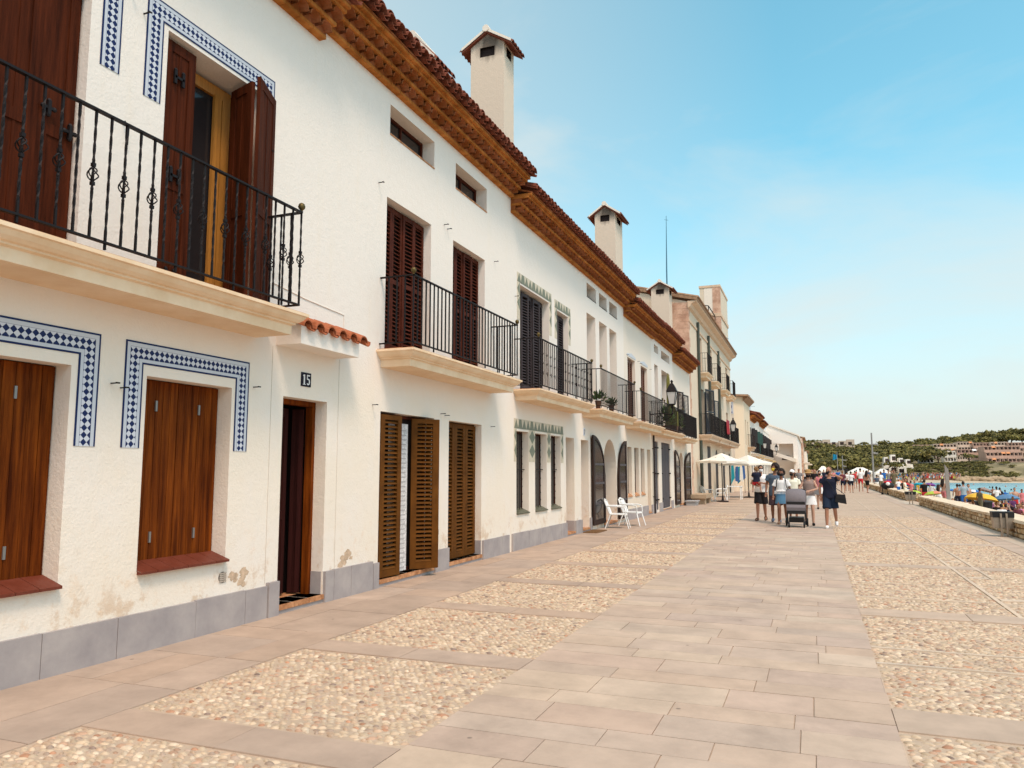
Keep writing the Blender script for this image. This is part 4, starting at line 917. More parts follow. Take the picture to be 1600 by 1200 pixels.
# laundry, whip aerial, wire
m=MB()
for i in range(8): m.quad((FX+.72,49.2+i*.22,3.9-.1*math.sin(i)),(FX+.72+.04*(-1)**i,49.42+i*.22,3.85),(FX+.72,49.42+i*.22,4.75),(FX+.70,49.2+i*.22,4.75),i%4//3)
m.build('hanging_cloth',[mat('red_cloth',(.32,.02,.025),.9),mat('blue_cloth',(.03,.06,.2),.9)],loc=(FX+.7,50,3.8),label='red cloth drying over the balcony rail of the tall cream house',cat='laundry')
m=MB(); m.tube([(-6.85,40,8.4),(-6.84,40,12.2),(-6.80,40,15.1)],[.045,.035,.012],6); m.tube([(-6.9,40,14.9),(-6.7,40,14.85)],.01,4); m.build('whip_aerial',mat('aerial_blue_metal',(.06,.16,.22),.5),loc=(-6.85,40,8.4),label='tall thin whip aerial rising behind the third chimney',cat='aerial')
m=MB(); P=[(-6.6+i*.25,39.5+i*3.4,11.0-.25*math.sin(math.pi*i/5)) for i in range(6)]; m.tube(P,.018,4); m.build('overhead_wire',mat('aerial_blue_metal',(.06,.16,.22)),loc=(-6.6,39.5,11),label='thin cable running from the third chimney towards the tall house tower',cat='cable')
# ---- rounded ochre house with a side sign
X8=-4.95
hb=thing('house',(X8,66,0),'ochre house with a curved corner and a round blue sign on its side wall','house')
m=MB(); wall_grid(m,X8,62.5,68.6,-.05,7.35,[(63.6,64.4,3.6,5.6,.2),(65.8,66.6,3.6,5.6,.2),(63.6,64.8,.05,2.6,.2),(66,67.2,.05,2.6,.2)],0,0,1)
m.quad((X8,62.5,-.05),(X8-.7,62.0,-.05),(X8-.7,62.0,7.35),(X8,62.5,7.35)); m.quad((X8-.7,62,-.05),(X8-8,62,-.05),(X8-8,62,7.35),(X8-.7,62,7.35),2); m.quad((X8,68.6,-.05),(X8-8,68.6,-.05),(X8-8,68.6,7.35),(X8,68.6,7.35)); m.build('wall',[STO,DARK,ST2],hb)
m=MB(); m.add([(X8+.4,62.2,7.35),(X8+.4,68.8,7.35),(X8-5,68.8,8.9),(X8-5,61.7,8.9),(X8-.7,61.6,7.5),(X8+.4,62.2,7.5),(X8+.4,68.8,7.5),(X8-5,68.8,9.05),(X8-5,61.7,9.05),(X8-.7,61.6,7.36)],[(0,1,2,3,9),(5,6,7,8,4),(0,1,6,5),(3,8,4,9),(0,5,4,9)])
m.prism([(X8,7.0),(X8+.35,7.33),(X8,7.33)],'y',62.4,68.7); m.build('roof',ROOFO,hb)
for a,b in ((63.6,64.4),(65.8,66.6)): frame(hb,X8,a,b,3.62,5.6,.15,WOODR,w=.08,name='window')
m=MB(); slab_profile(m,X8,.5,65.2,67.6,3.2,3.5); bo=m.build('balcony',mat('ochre_moulding',(.6,.4,.26)),hb); railing(bo,X8,.48,65.3,67.5,3.55,4.5,.14,0,IRON2,ball=False)
m=MB(); c_=(X8-1.1,61.99,6.55)
m.box(c_[0]-.36,c_[0]+.36,61.97,62.0,6.0,6.95,1); sg=m.build('side_sign',[ST2,TWHITE],hb)
m=MB(); m.prism([(c_[0]+.27*math.cos(i*math.pi/10),c_[2]+.27*math.sin(i*math.pi/10)) for i in range(20)],'y',61.95,61.968); m.build('blue_disc',mat('sign_blue',(.02,.06,.22),.4),sg)
m=MB(); m.tube([(c_[0]-.14,61.945,c_[2]-.05),(c_[0]-.05,61.945,c_[2]+.09),(c_[0]+.1,61.945,c_[2]+.07),(c_[0]+.13,61.945,c_[2]-.04)],.03,5); m.build('swoosh_mark',TWHITE,sg)
m=MB(); m.box(c_[0]-.3,c_[0]+.3,61.955,61.972,6.08,6.16); m.build('sign_lettering_bar',mat('sign_blue',(.02,.06,.22)),sg)
m=MB()
for z in (4.1,4.5,4.9): m.bar((X8-2.6,61.9,z+1.0),(X8-.7,61.9,z-.1),.04)
m.build('stair_rail',IRON2,hb)
# ---- lower white houses further along
def far_house(y0,y1,x,zt,lab,eave=True,awn=None,shut=IRON2,ww=ST,cor=True):
    h=thing('house',(x,(y0+y1)/2,0),lab,'house','white houses at the far end of the promenade')
    n=max(2,int((y1-y0)/2.6)); s=(y1-y0)/n; hol=[]
    for i in range(n):
        a=y0+s*i+s*.32; hol+=[(a,a+s*.36,3.2,5.3,.25),(a,a+s*.4,.05,2.4,.25)]
    house_wall(h,x,y0,y1,zt,hol,mw=ww,depth=7)
    for i in range(n):
        a=y0+s*i+s*.32; f=frame(h,x,a,a+s*.36,3.2,5.3,.2,WOODD,w=.08,name='balcony_door'); leaf(h,'shutter',(x+.05,a-.03,3.2),R(180-22),s*.2,2.1,shut,'plank',par=f); leaf(h,'shutter',(x+.05,a+s*.36+.03,3.2),-.4,s*.2,2.1,shut,'plank',par=f)
        m=MB(); m.box(x-.08,x-.03,a+.03,a+s*.4-.03,.05,2.38); m.build('street_door',shut,h)
    m=MB(); slab_profile(m,x,.55,y0+.6,y1-.6,2.85,3.05); bo=m.build('balcony',ST2,h); railing(bo,x,.5,y0+.8,y1-.8,3.1,4.0,.16,0,IRON,ball=False,w=.013)
    if cor: cornice(h,x,y0+.02,y1-.02,zt-.38,roofdepth=3,pitch=.24)
    else: m=MB(); m.box(x-7,x+.05,y0,y1,zt,zt+.25); m.build('parapet',ww,h)
    return h
X9=-5.0
far_house(68.65,74.5,X9,6.3,'first small white house past the ochre one, with grey shutters')
GRS=mat('bottle_green_paint',(.015,.05,.035),.5)
far_house(74.55,81.5,X9,6.75,'white house with bottle green shutters above an ochre awning',shut=GRS)
far_house(81.55,88.0,X9,6.45,'white house between the green shuttered one and the house with a terrace')
far_house(88.05,99.8,X9,5.9,'low white house ending at the big plain gable',cor=False)
m=MB(); m.prism([(X9+.03,2.95),(X9+1.5,2.5),(X9+1.5,2.3),(X9+1.46,2.3),(X9+1.46,2.45),(X9+.03,2.88)],'y',74.9,81.2); single_awn=m.build('shop_awning',mat('ochre_awning',(.62,.40,.15),.9),loc=(X9,78,2.6),label='ochre awning below the bottle green shutters',cat='awning')
# aerials on the far roofs
for i,(px,Y,zb,zt_) in enumerate(((1183,78,7.6,9.0),(1188,80,7.6,8.9),(1196,84,7.2,8.4),(1216,94,6.4,8.2),(1224,97,6.4,7.9),(1228,98,6.4,7.4))):
    x=min(at(px,Y),X9-1.0); m=MB(); m.tube([(x,Y,zb-1.5),(x,Y,zt_)],.03,5)
    m.bar((x-.5,Y,zt_-.1),(x+.5,Y,zt_-.15),.025)
    for k in range(5): m.bar((x-.45+k*.22,Y-.25,zt_-.12),(x-.45+k*.22,Y+.25,zt_-.12),.015)
    m.build('roof_aerial',mat('aerial_grey',(.25,.33,.38),.5),loc=(x,Y,zb-1.5),label='thin television aerial above the far white roofs, %s from the left'%ORD[i],cat='aerial',group='television aerials on the far roofs')
# big plain gable building standing out into the promenade
gx0,gx1,gy0,gy1=-5.3,-1.75,100.0,128.0
gb=thing('gable_house',(gx1,114,0),'plain white gable building jutting into the promenade with an arched window','house')
m=MB(); zl,zr=7.3,5.75
def gz(x): return zl+(zr-zl)*(x-gx0)/(gx1-gx0)
# near face with a recessed porch
px0,px1,pz=-4.6,-2.25,4.9
for a,b,c,d in ((gx0,px0,0,None),(px1,gx1,0,None),(px0,px1,pz,None)):
    m.quad((a,gy0,c-.05),(b,gy0,c-.05),(b,gy0,gz(b)),(a,gy0,gz(a)))
m.quad((px0,gy0,0),(px0,gy0+1.5,0),(px0,gy0+1.5,pz),(px0,gy0,pz)); m.quad((px1,gy0,0),(px1,gy0+1.5,0),(px1,gy0+1.5,pz),(px1,gy0,pz)); m.quad((px0,gy0,pz),(px1,gy0,pz),(px1,gy0+1.5,pz),(px0,gy0+1.5,pz)); m.quad((px0,gy0+1.5,0),(px1,gy0+1.5,0),(px1,gy0+1.5,pz),(px0,gy0+1.5,pz))
wall_grid(m,gx1,gy0,gy1,-.05,zr,[(102,103.4,3,4.6,.25),(107,108.4,3,4.6,.25),(113,114.4,3,4.6,.25),(103,105,0,2.4,.3),(109,111,0,2.4,.3)],0,0,1)
m.quad((gx0,gy0,-.05),(gx0,gy1,-.05),(gx0,gy1,zl),(gx0,gy0,zl)); m.quad((gx0,gy1,-.05),(gx1,gy1,-.05),(gx1,gy1,zr),(gx0,gy1,zl)); m.quad((gx0,gy0,zl),(gx1,gy0,zr),(gx1,gy1,zr),(gx0,gy1,zl)); m.build('wall',[ST,DARK],gb)
m=MB(); m.add([(gx0-.1,gy0-.12,zl+.0),(gx1+.2,gy0-.12,zr-.02),(gx1+.2,gy0-.12,zr+.16),(gx0-.1,gy0-.12,zl+.18),(gx0-.1,gy1,zl+.0),(gx1+.2,gy1,zr-.02),(gx1+.2,gy1,zr+.16),(gx0-.1,gy1,zl+.18)],[(0,1,2,3),(3,2,6,7),(1,5,6,2),(0,1,5,4),(4,5,6,7)]); m.build('roof',ST2,gb)
m=MB(); cx=(px0+px1)/2+.3; P=[(cx+.55*math.cos(math.pi*i/10),2.9+.55*math.sin(math.pi*i/10)) for i in range(11)]; m.prism(P,'y',gy0+1.42,gy0+1.47); m.build('arched_window',IRON2,gb)
m=MB(); m.prism([(px0-.3,3.55),(px1+.3,2.55),(px1+.3,3.0),(px0-.3,4.0)],'y',gy0-.9,gy0-.01); m.build('awning',ST2,gb)
m=MB(); m.box(-5.2,-3.9,gy0-1.0,gy0-.01,4.02,4.15); m.box(-5.2,-3.9,gy0-1.0,gy0-.92,4.15,4.75); m.box(-3.98,-3.9,gy0-.9,gy0-.01,4.15,4.75); m.build('roof_terrace',ST2,gb)
# houses beyond, mostly end-on
for (y0,y1,x,zt_,c,lab) in ((128.1,140,-1.5,6.6,QUO,'narrow red brick house front beyond the white gable'),(140.1,158,-1.6,6.0,ST2,'pale house end far beyond the white gable'),(158.1,180,-1.2,5.2,ST,'last low white house where the promenade meets the wood')):
    h=thing('house',(x,(y0+y1)/2,0),lab,'house'); n=4; hol=[]
    for i in range(n): a=y0+(y1-y0)*(i+.35)/n; hol+=[(a,a+1.2,3,4.6,.2),(a,a+1.3,.05,2.3,.2)]
    house_wall(h,x,y0,y1,zt_,hol,mw=c,depth=8); m=MB(); m.prism([(x+.4,zt_),(x-8.2,zt_+1.6),(x-8.2,zt_+1.75),(x+.4,zt_+.15)],'y',y0,y1); m.build('roof',ROOFO,h)
    for a in hol[::2]: m=MB(); m.box(x-.02,x+.9,a[0]-.4,a[1]+.4,2.7,2.85); m.build('balcony',ST2,h)
# ---------------------------------------------------------------- sea, beach, land
WATER=mat('sea_water',(.09,.29,.36),.22,var=.18,vs=.06,bump=.6,bs=1.5,stretch=(.6,1,1),col2=(.13,.37,.42),bd=.15,spec=.35)
SAND=mat('beach_sand',(.50,.40,.28),.95,var=.15,vs=.4,bump=.5,bs=4,bd=.1)
LAND=mat('dry_scrub_ground',(.16,.13,.065),.95,var=.35,vs=.08,col2=(.27,.21,.115),ramp=(.42,.6))
m=MB(); rect_sheet(m,-2500,3500,150,4500,-2.02); rect_sheet(m,4.9,3500,-60,150,-2.02); m.build('sea',WATER,loc=(0,0,0),kind='structure')
def sm(a,b,x): t=np.clip((x-a)/(b-a),0,1); return t*t*(3-2*t)
def land(x,y):
    s1=22.5-x+1.2*np.sin(y*.05); s2=(y-262-.05*(x-25)+3*np.sin(x*.05))
    s=np.maximum(s1,s2)
    beach=np.where(s>0,-2.0+.08*np.minimum(s,17.5),-2.0+.12*np.maximum(s,-12))
    # rock shelf and cliff further right on the far shore
    inl=np.maximum(y-285,0)
    hill=sm(290,312,y)*(3.2+1.5*sm(10,60,x))+sm(312,470,y)*(8.0+3.0*sm(40,110,x)+4.5*sm(20,-30,x))
    hill=hill+1.1*np.sin(x*.035+y*.02)*sm(320,400,y)
    return beach+np.where(y>285,hill,0)+np.where((x<5.2)&(y<285),.0,0)
gx=np.concatenate([np.linspace(4.88,30,30),np.linspace(34,320,60)]); gy=np.concatenate([np.arange(-10,120,4.),np.arange(120,300,5.),np.arange(300,700,10.)])
def terrain(name,gx,gy,mats,f=None,mi=None):
    X_,Y_=np.meshgrid(gx,gy); Z_=land(X_,Y_); 
    if f is not None: Z_=f(X_,Y_,Z_)
    V=np.stack([X_.ravel(),Y_.ravel(),Z_.ravel()],1); nx=len(gx); F=[(j*nx+i,j*nx+i+1,(j+1)*nx+i+1,(j+1)*nx+i) for j in range(len(gy)-1) for i in range(nx-1)]
    MI=None
    if mi: MI=[mi(*(V[f_[0]])) for f_ in F]
    o=grid_mesh(name,V.tolist(),F,mats,smooth=True,mi=MI); o['kind']='structure'; return o
terrain('beach_and_hillside',gx,gy,[SAND,LAND],mi=lambda x,y,z:1 if y>282 and z>-.9 else 0)
terrain('hillside',np.linspace(-260,4.88,54),np.arange(228,700,9.),[LAND],f=lambda x,y,z:np.where(y<286,np.maximum(z,-.2),z+.5))
# ---------------------------------------------------------------- trees of the far wood
LEAF=[mat('pine_foliage_%s'%n,c,.9,var=.35,vs=.25) for n,c in (('olive',(.165,.14,.038)),('dark',(.105,.095,.032)),('dry',(.215,.17,.05)),('deep',(.065,.062,.024)))]
BARK=mat('pine_bark',(.12,.075,.045),.95)
TR=np.random.RandomState(3)
def crown_quads(R_,n,flat=.6,qs=.8,seed=0,lobes=6):
    r=np.random.RandomState(seed); L_=[]
    for k in range(lobes):
        a=r.rand()*6.28; d=r.uniform(.25,.62)*R_ if k else 0; L_.append((d*np.cos(a),d*np.sin(a),r.uniform(-.18,.3)*R_*flat,r.uniform(.42,.62)*R_))
    V=[];F=[];MI=[]
    for i in range(n):
        lx,ly,lz,lr=L_[r.randint(lobes)]; v=r.normal(size=3); v/=np.linalg.norm(v); v[2]=abs(v[2])*1.1-.25
        c=np.array([lx,ly,lz])+v*np.array([lr,lr,lr*flat])*r.uniform(.72,1.05)
        nrm=v+r.normal(size=3)*.5; nrm/=np.linalg.norm(nrm); u=np.cross(nrm,[0,0,1.]); u/=np.linalg.norm(u)+1e-6; w=np.cross(nrm,u); s=qs*r.uniform(.5,1.1)
        b=len(V); k=r.uniform(.6,1.2)
        V+= [c+u*s,c+w*s*k,c-u*s*.9,c-w*s*.8*k]; F.append((b,b+1,b+2,b+3)); MI.append(int(r.choice([0,1,2,3],p=[.42,.28,.18,.12])))
    return np.array(V),F,MI
CR=[crown_quads(4.2,170,.55,.72,s,7) for s in (1,2,3,4,5)]
def wood(name,spots,label,cat='wood'):
    V=[];F=[];MI=[];n=0
    for (x,y,z,s,hh) in spots:
        v,f,mi=CR[TR.randint(5)]; a=TR.rand()*6.28; c_,s_=np.cos(a),np.sin(a); q=v.copy(); q[:,0],q[:,1]=v[:,0]*c_-v[:,1]*s_,v[:,0]*s_+v[:,1]*c_
        q=q*s*np.array([1,1,hh])+np.array([x,y,z]); V.append(q); F+=[tuple(i+n for i in t) for t in f]; sh=TR.randint(4) if TR.rand()<.45 else None; MI+=mi if sh is None else [sh if TR.rand()<.5 else k for k in mi]; n+=len(q)
    o=grid_mesh(name,np.concatenate(V).tolist(),F,LEAF,mi=MI); settags(o,label,cat,kind='stuff'); return o
sp=[]
for i in range(520):      # slope wood on the left of the bay
    Y=TR.uniform(236,470); px=TR.uniform(1225,1452) if Y>300 else TR.uniform(1225,1385); x=at(px,Y)
    if (Y<300 and x>14) or (px>1368 and Y<312): continue
    z=float(land(np.array(x),np.array(Y)))+ (.5 if x<4.9 else 0)
    sp.append((x,Y,max(z,-.2)+2.8+TR.uniform(-.6,1.2),TR.uniform(.7,1.15),TR.uniform(.85,1.15)))
for i in range(210):      # belt behind the apartments
    Y=TR.uniform(430,520); px=TR.uniform(1400,1640); x=at(px,Y); z=float(land(np.array(x),np.array(Y))); sp.append((x,Y,z+3.6+TR.uniform(-.5,1.5),TR.uniform(.75,1.2),1))
wood('pine_wood',sp,'olive green pine wood covering the hillside across the bay')
sp=[]
for i in range(330):      # scrub below the apartments
    px=TR.uniform(1405,1585); Y=TR.uniform(288,322); x=at(px,Y); z=float(land(np.array(x),np.array(Y)))
    if px>1545 and TR.rand()<.75: continue
    sp.append((x,Y,z+.3,TR.uniform(.28,.5),.75))
wood('coastal_scrub',sp,'dark low scrub on the bank under the apartments','shrubs')
def tree(px,Y,s,hh,label,group=None,seed=0,trunk=3.2,name='pine_tree'):
    x=at(px,Y); z=float(land(np.array(x),np.array(Y))); t=thing(name,(x,Y,z),label,'tree',group)
    v,f,mi=crown_quads(4.2,230,.55,.6,seed+20,8); q=v*s*np.array([1,1,hh])+np.array([x,Y,z+trunk+1.2*s])
    m=MB(); m.add(q.tolist(),f); m.m=list(mi); m.build('crown',LEAF,t)
    m=MB(); m.tube([(x,Y,z-.5),(x+.2*s,Y,z+trunk*.6),(x,Y,z+trunk+.8*s)],[.28*s,.2*s,.12*s],7); 
    for k in range(4): a=k*1.6+seed; m.tube([(x+.1*s,Y,z+trunk*.65),(x+1.6*s*math.cos(a),Y+1.6*s*math.sin(a),z+trunk+.9*s)],[.12*s,.05*s],5)
    m.build('trunk',BARK,t); return t
for i,(px,Y,s,hh) in enumerate(((1352,455,.8,.9),(1380,460,1.0,1),(1443,470,1.1,1),(1462,470,.8,1.2),(1482,470,1.15,1),(1503,470,.95,1),(1519,470,1.1,1.1),(1541,465,1.25,1.15),(1562,465,1.2,1.1),(1583,462,1.3,1.1),(1600,460,1.2,1.1))):
    tree(px,Y,s,hh,'umbrella pine on the skyline above the bay, %s from the left'%ORD[i],'umbrella pines along the skyline',i,trunk=4.5)
tree(1466,310,1.15,1.15,'round dark pine in front of the pale modern apartment block',None,31,trunk=2.6)
tree(1398,290,.8,1.2,'slim pine beside the white seafront villas',None,32,trunk=3); tree(1345,250,.7,1.3,'pine behind the peaked white marquee',None,33,trunk=3)
tree(1515,312,.85,.8,'low spreading pine under the brown terraced apartments',None,34,trunk=1.5)
for i,(px,Y) in enumerate(((1334,400),(1322,402),(1305,398),(1292,402),(1283,400))):     # palms by the hilltop villa
    x=at(px,Y); z=float(land(np.array(x),np.array(Y)))+.5; t=thing('palm_tree',(x,Y,z),'small palm beside the long cream hilltop villa, %s from the right'%ORD[i],'palm','palms beside the hilltop villa')
    m=MB(); m.tube([(x,Y,z),(x+.1,Y,z+5.2)],[.2,.14],6); m.build('trunk',BARK,t)
    m=MB()
    for k in range(11):
        a=k*.571; 
        for s0,s1 in ((0,.5),(.5,1)):
            P=lambda s:(x+1.5*s*math.cos(a),Y+1.5*s*math.sin(a),z+5.2+.6*s-1.3*s*s); A,B=P(s0),P(s1); w=.22*(1.2-s0); m.quad((A[0]-w*math.sin(a),A[1]+w*math.cos(a),A[2]),(A[0]+w*math.sin(a),A[1]-w*math.cos(a),A[2]),(B[0]+w*.5*math.sin(a),B[1]-w*.5*math.cos(a),B[2]),(B[0]-w*.5*math.sin(a),B[1]+w*.5*math.cos(a),B[2]))
    m.build('crown',LEAF[1],t)
# ---------------------------------------------------------------- buildings across the bay
PINK=mat('brown_pink_render',(.50,.33,.25),.9,var=.15,vs=.3); PINK2=mat('pale_pink_render',(.60,.46,.36),.9,var=.1,vs=.3)
AWN=mat('orange_awning',(.62,.26,.11),.8); SHADE=mat('terrace_opening',(.05,.03,.025),.8)
def terraces(px0,px1,Y,zb,floors,bays,mt,label,step=2.2,fh=2.3,par_=None,cat='apartments',group=None,depth=9,awn=True):
    x0,x1=at(px0,Y),at(px1,Y); t=thing('apartment_block',((x0+x1)/2,Y,zb),label,cat,group); r=random.Random(int(px0))
    m=MB(); 
    for f in range(floors): m.box(x0,x1,Y+f*step+1.2,Y+depth+floors*step,zb+f*fh-(2 if f==0 else 0),zb+(f+1)*fh-.02)
    w=m.build('wall',mt,t)
    for f in range(floors):
        y=Y+f*step; m=MB(); s=(x1-x0)/bays
        m.box(x0,x1,y-.05,y+.12,zb+f*fh-.1,zb+f*fh+.95); 
        m.box(x0+.02,x1-.02,y,y+1.25,zb+f*fh-.12,zb+f*fh+.02); m.box(x0,x1,y+1.0,y+1.3,zb+(f+1)*fh-.35,zb+(f+1)*fh)
        for i in range(bays+1): m.box(x0+i*s-.12,x0+i*s+.12,y,y+1.3,zb+f*fh,zb+(f+1)*fh-.1-(0 if i%2 else .5))
        m.build('terrace',mt if f%2 or par_ is None else par_,t)
        for i in range(bays):
            k=MB(); a=x0+i*s+.25*s*r.uniform(.6,1.2); b=a+s*r.uniform(.4,.6); k.box(a,b,y+1.1,y+1.195,zb+f*fh+.1,zb+f*fh+2.2); k.build('window',SHADE,t)
            if awn and r.random()<.14:
                k=MB(); k.prism([(y-.1,zb+f*fh+1.6),(y+1.15,zb+f*fh+2.25),(y+1.15,zb+f*fh+2.35),(y-.1,zb+f*fh+1.68)],'x',a-.4,b+.4); k.build('awning',AWN if r.random()<.7 else WHITE,t)
    return t
terraces(1548,1606,330,1.6,4,9,PINK,'brown pink stepped apartments at the right end of the bay',step=3)
terraces(1502,1546,350,3.2,3,7,PINK,'brown stepped apartments second from the right across the bay',step=3)
terraces(1464,1500,368,6.0,3,7,PINK2,'pale pink stepped apartments behind the white modern block')
terraces(1430,1462,382,8.3,2,7,PINK,'highest brown apartments near the top of the wood')
terraces(1553,1580,388,9.4,2,5,PINK2,'upper pale pink apartments second from the right below the skyline pines')
terraces(1581,1612,384,9.0,2,6,PINK,'upper brown apartments below the skyline pines at the far right')
terraces(1500,1524,396,9.9,2,5,PINK2,'upper pale apartments in the middle of the terraced rows')
terraces(1525,1551,392,9.3,2,5,PINK,'upper brown apartments right of the middle pale ones')
GWR=mat('grey_white_render',(.50,.47,.42),.8)
terraces(1439,1460,318,1.3,3,4,GWR,'grey and white modern block with horizontal balconies',step=.3,awn=False,depth=8)
terraces(1478,1496,322,1.8,3,4,ST2,'white block with stacked balconies right of the round pine',step=.5,awn=False,depth=8)
terraces(1498,1518,335,2.6,2,5,PINK2,'cream and pink low block above the spreading pine',step=1.0,depth=8)
for i,(a,b,Y,zb,hh) in enumerate(((1381,1392,296,.6,5.6),(1391,1405,300,1.0,6.1),(1404,1416,298,.5,5.4),(1415,1427,303,.9,4.6))):
    x0,x1=at(a,Y),at(b,Y); t=thing('villa',((x0+x1)/2,Y,zb),['leftmost white seafront villa beside the marquee','tallest white seafront villa, second from the left','white seafront villa with a stepped roof, third from the left','rightmost low white seafront villa'][i],'villa','white villas on the seafront')
    m=MB(); m.box(x0,x1,Y,Y+7,zb-2,zb+hh*.62); m.box(x0+(x1-x0)*.15,x1-(x1-x0)*.3,Y+1.0,Y+7.2,zb+hh*.6,zb+hh); m.box(x0+(x1-x0)*.72,x1+.05,Y-.8,Y+3,zb-2,zb+hh*.42); m.build('wall',ST,t)
    for k in range(4):
        w=MB(); xx=x0+(x1-x0)*(.08+.16*k); w.box(xx,xx+.55,Y-.03,Y+.05,zb+.3,zb+1.6); w.build('window',SHADE,t)
    w=MB(); xx=x0+(x1-x0)*.3; w.box(xx,xx+1.1,Y+.97,Y+1.05,zb+hh*.66,zb+hh*.9); w.build('window',SHADE,t)
x0,x1=at(1262,405),at(1338,405); z=float(land(np.array(0.),np.array(405.)))+3.4
t=thing('hilltop_villa',((x0+x1)/2,405,z),'long cream villa row on the hilltop above the wood','villa')
m=MB(); n=6
for i in range(n): a=x0+(x1-x0)*i/n; m.box(a,a+(x1-x0)/n*.97,405+i%2*2,415,z-5,z+2.0+(i%3)*.7)
m.build('wall',mat('hilltop_cream',(.60,.47,.36),.9),t)
for i in range(n):
    a=x0+(x1-x0)*(i+.2)/n; w=MB(); w.box(a,a+1.6,404.9+i%2*2,405.1+i%2*2,z+.8,z+2.2); w.build('window',SHADE,t)
# ---------------------------------------------------------------- street furniture
def single(mb,name,mats,loc,label,cat,group=None,kind=None,smooth=False): return mb.build(name,mats,loc=loc,label=label,cat=cat,group=group,kind=kind,smooth=smooth)
LGLASS=mat('frosted_lamp_glass',(.62,.60,.56),.25,spec=.5)
def wall_lamp(x,y,z,xw,label,sc=1.0):
    """lantern centred at x,y with the bottom of its glass at z, on an arm from the wall plane xw"""
    t=thing('wall_lamp',(xw,y,z-.5),label,'street lamp','wall lanterns along the houses')
    m=MB(); s=sc
    m.lathe((x,y,z),[(.11*s,-.03),(.15*s,0),(.15*s,.02),(.09*s,.02)],4,sq=True)
    for i in range(4):
        a=math.pi/4+i*math.pi/2; m.bar((x+.145*s*math.cos(a),y+.145*s*math.sin(a),z+.02),(x+.24*s*math.cos(a),y+.24*s*math.sin(a),z+.46*s),.018)
    m.lathe((x,y,z+.46*s),[(.25*s,0),(.27*s,.03),(.25*s,.05),(.17*s,.19),(.09*s,.30),(.05*s,.33),(.05*s,.38),(.075*s,.40),(.03*s,.44),(.01*s,.46)],4,sq=True)
    m.lathe((x,y,z-.36*s),[(.02,0),(.045,.04),(.02,.08),(.02,.2),(.06,.26),(.03,.33)],8)
    m.build('lantern',IRON,t)
    g_=MB(); g_.lathe((x,y,z+.02),[(.13*s,0),(.225*s,.43*s)],4,sq=True); g_.build('glass',LGLASS,t)
    m=MB(); zz=z-.38*s; m.tube([(xw,y,zz+.02),((x+xw)/2,y,zz+.06),(x,y,zz)],.022,6); m.box(xw-.01,xw+.03,y-.06,y+.06,zz-.45,zz+.15)
    P=[(xw+.05+(x-xw)*.40+.19*math.cos(a)*(1-.03*k),y,zz-.19+.17*math.sin(a)*(1-.03*k)) for k,a in enumerate([i*.5 for i in range(16)])]; m.tube(P,.016,5)
    m.tube([(xw,y,zz-.4),(xw+.15,y,zz-.38),(x-.08,y,zz-.1),(x,y,zz)],.016,5); m.build('bracket',IRON,t); return t
wall_lamp(-4.80,28.6,4.03,FX,'nearest black wall lantern over the balcony with cacti',1.0)
wall_lamp(-4.85,52.5,4.15,FX,'black wall lantern on the tall cream house',1.0)
wall_lamp(-4.2,76.0,3.65,X9,'black wall lantern among the white houses past the ochre one',1.0)
wall_lamp(-4.1,97.5,3.9,-5.0,'small black wall lantern in front of the plain white gable',1.0)
# white plastic armchairs
def plastic_chair(loc,rz,label,group):
    t=thing('plastic_chair',(0,0,0),label,'chair',group)     # faces +y
    m=MB(); 
    m.prism([(-.22,-.2),(.22,-.2),(.25,.24),(.2,.27),(-.2,.27),(-.25,.24)],'z',.41,.435); m.tube([(-.23,-.2,.42),(-.25,.24,.41),(-.2,.275,.40),(.2,.275,.40),(.25,.24,.41),(.23,-.2,.42)],.016,6); m.build('seat',PLASTIC,t)
    m=MB()
    m.tube([(-.22,-.2,.42),(-.25,-.28,.62),(-.21,-.35,.80),(0,-.375,.85),(.21,-.35,.80),(.25,-.28,.62),(.22,-.2,.42)],[.02,.024,.026,.028,.026,.024,.02],7)
    for i in range(-3,4): x=i*.055; m.bar((x*.9,-.20,.43),(x*1.1,-.35,.80-abs(i)*.006),.034,.012)
    m.build('backrest',PLASTIC,t)
    for s in (-1,1):
        m=MB(); m.tube([(s*.25,-.31,.66),(s*.285,-.12,.655),(s*.30,.12,.65),(s*.29,.235,.62),(s*.275,.26,.52),(s*.265,.27,.42)],[.02,.026,.028,.026,.02,.018],7,flat=.7); m.build('armrest',PLASTIC,t)
        for (a,b) in (((s*.24,.24,.42),(s*.29,.36,0)),((s*.22,-.18,.42),(s*.27,-.34,0))):
            m=MB(); m.tube([a,tuple((a[i]+b[i])/2 for i in range(3)),b],[.028,.024,.02],6,flat=.7); m.build('leg',PLASTIC,t)
    t.location=loc; t.rotation_euler=(0,0,rz); t.scale=(.93,)*3; WL[t.name]=Vector(loc); return t
c1=plastic_chair((-5.18,21.35,0),R(-82),'nearer of two white plastic armchairs beside the open arched doors','white plastic armchairs')
dup(c1,(-5.02,22.45,0),R(-96),'farther of two white plastic armchairs beside the open arched doors')
dup(c1,(-5.25,41.6,0),R(-60),'white plastic armchair beside the stone bench under the first parasol')
dup(c1,(-4.75,43.2,0),R(100),'white plastic armchair with its back to the promenade beneath the parasols')
m=MB(); m.box(-4.55,-3.75,44.0,45.0,.70,.735); 
t=thing('plastic_table',(-4.15,44.5,0),'white plastic table between the two parasols','table'); m.build('tabletop',PLASTIC,t)
for a in (-4.5,-3.8):
    for b in (44.07,44.93): m=MB(); m.tube([(a,b,0),(a,b,.7)],[.022,.03],6); m.build('leg',PLASTIC,t)
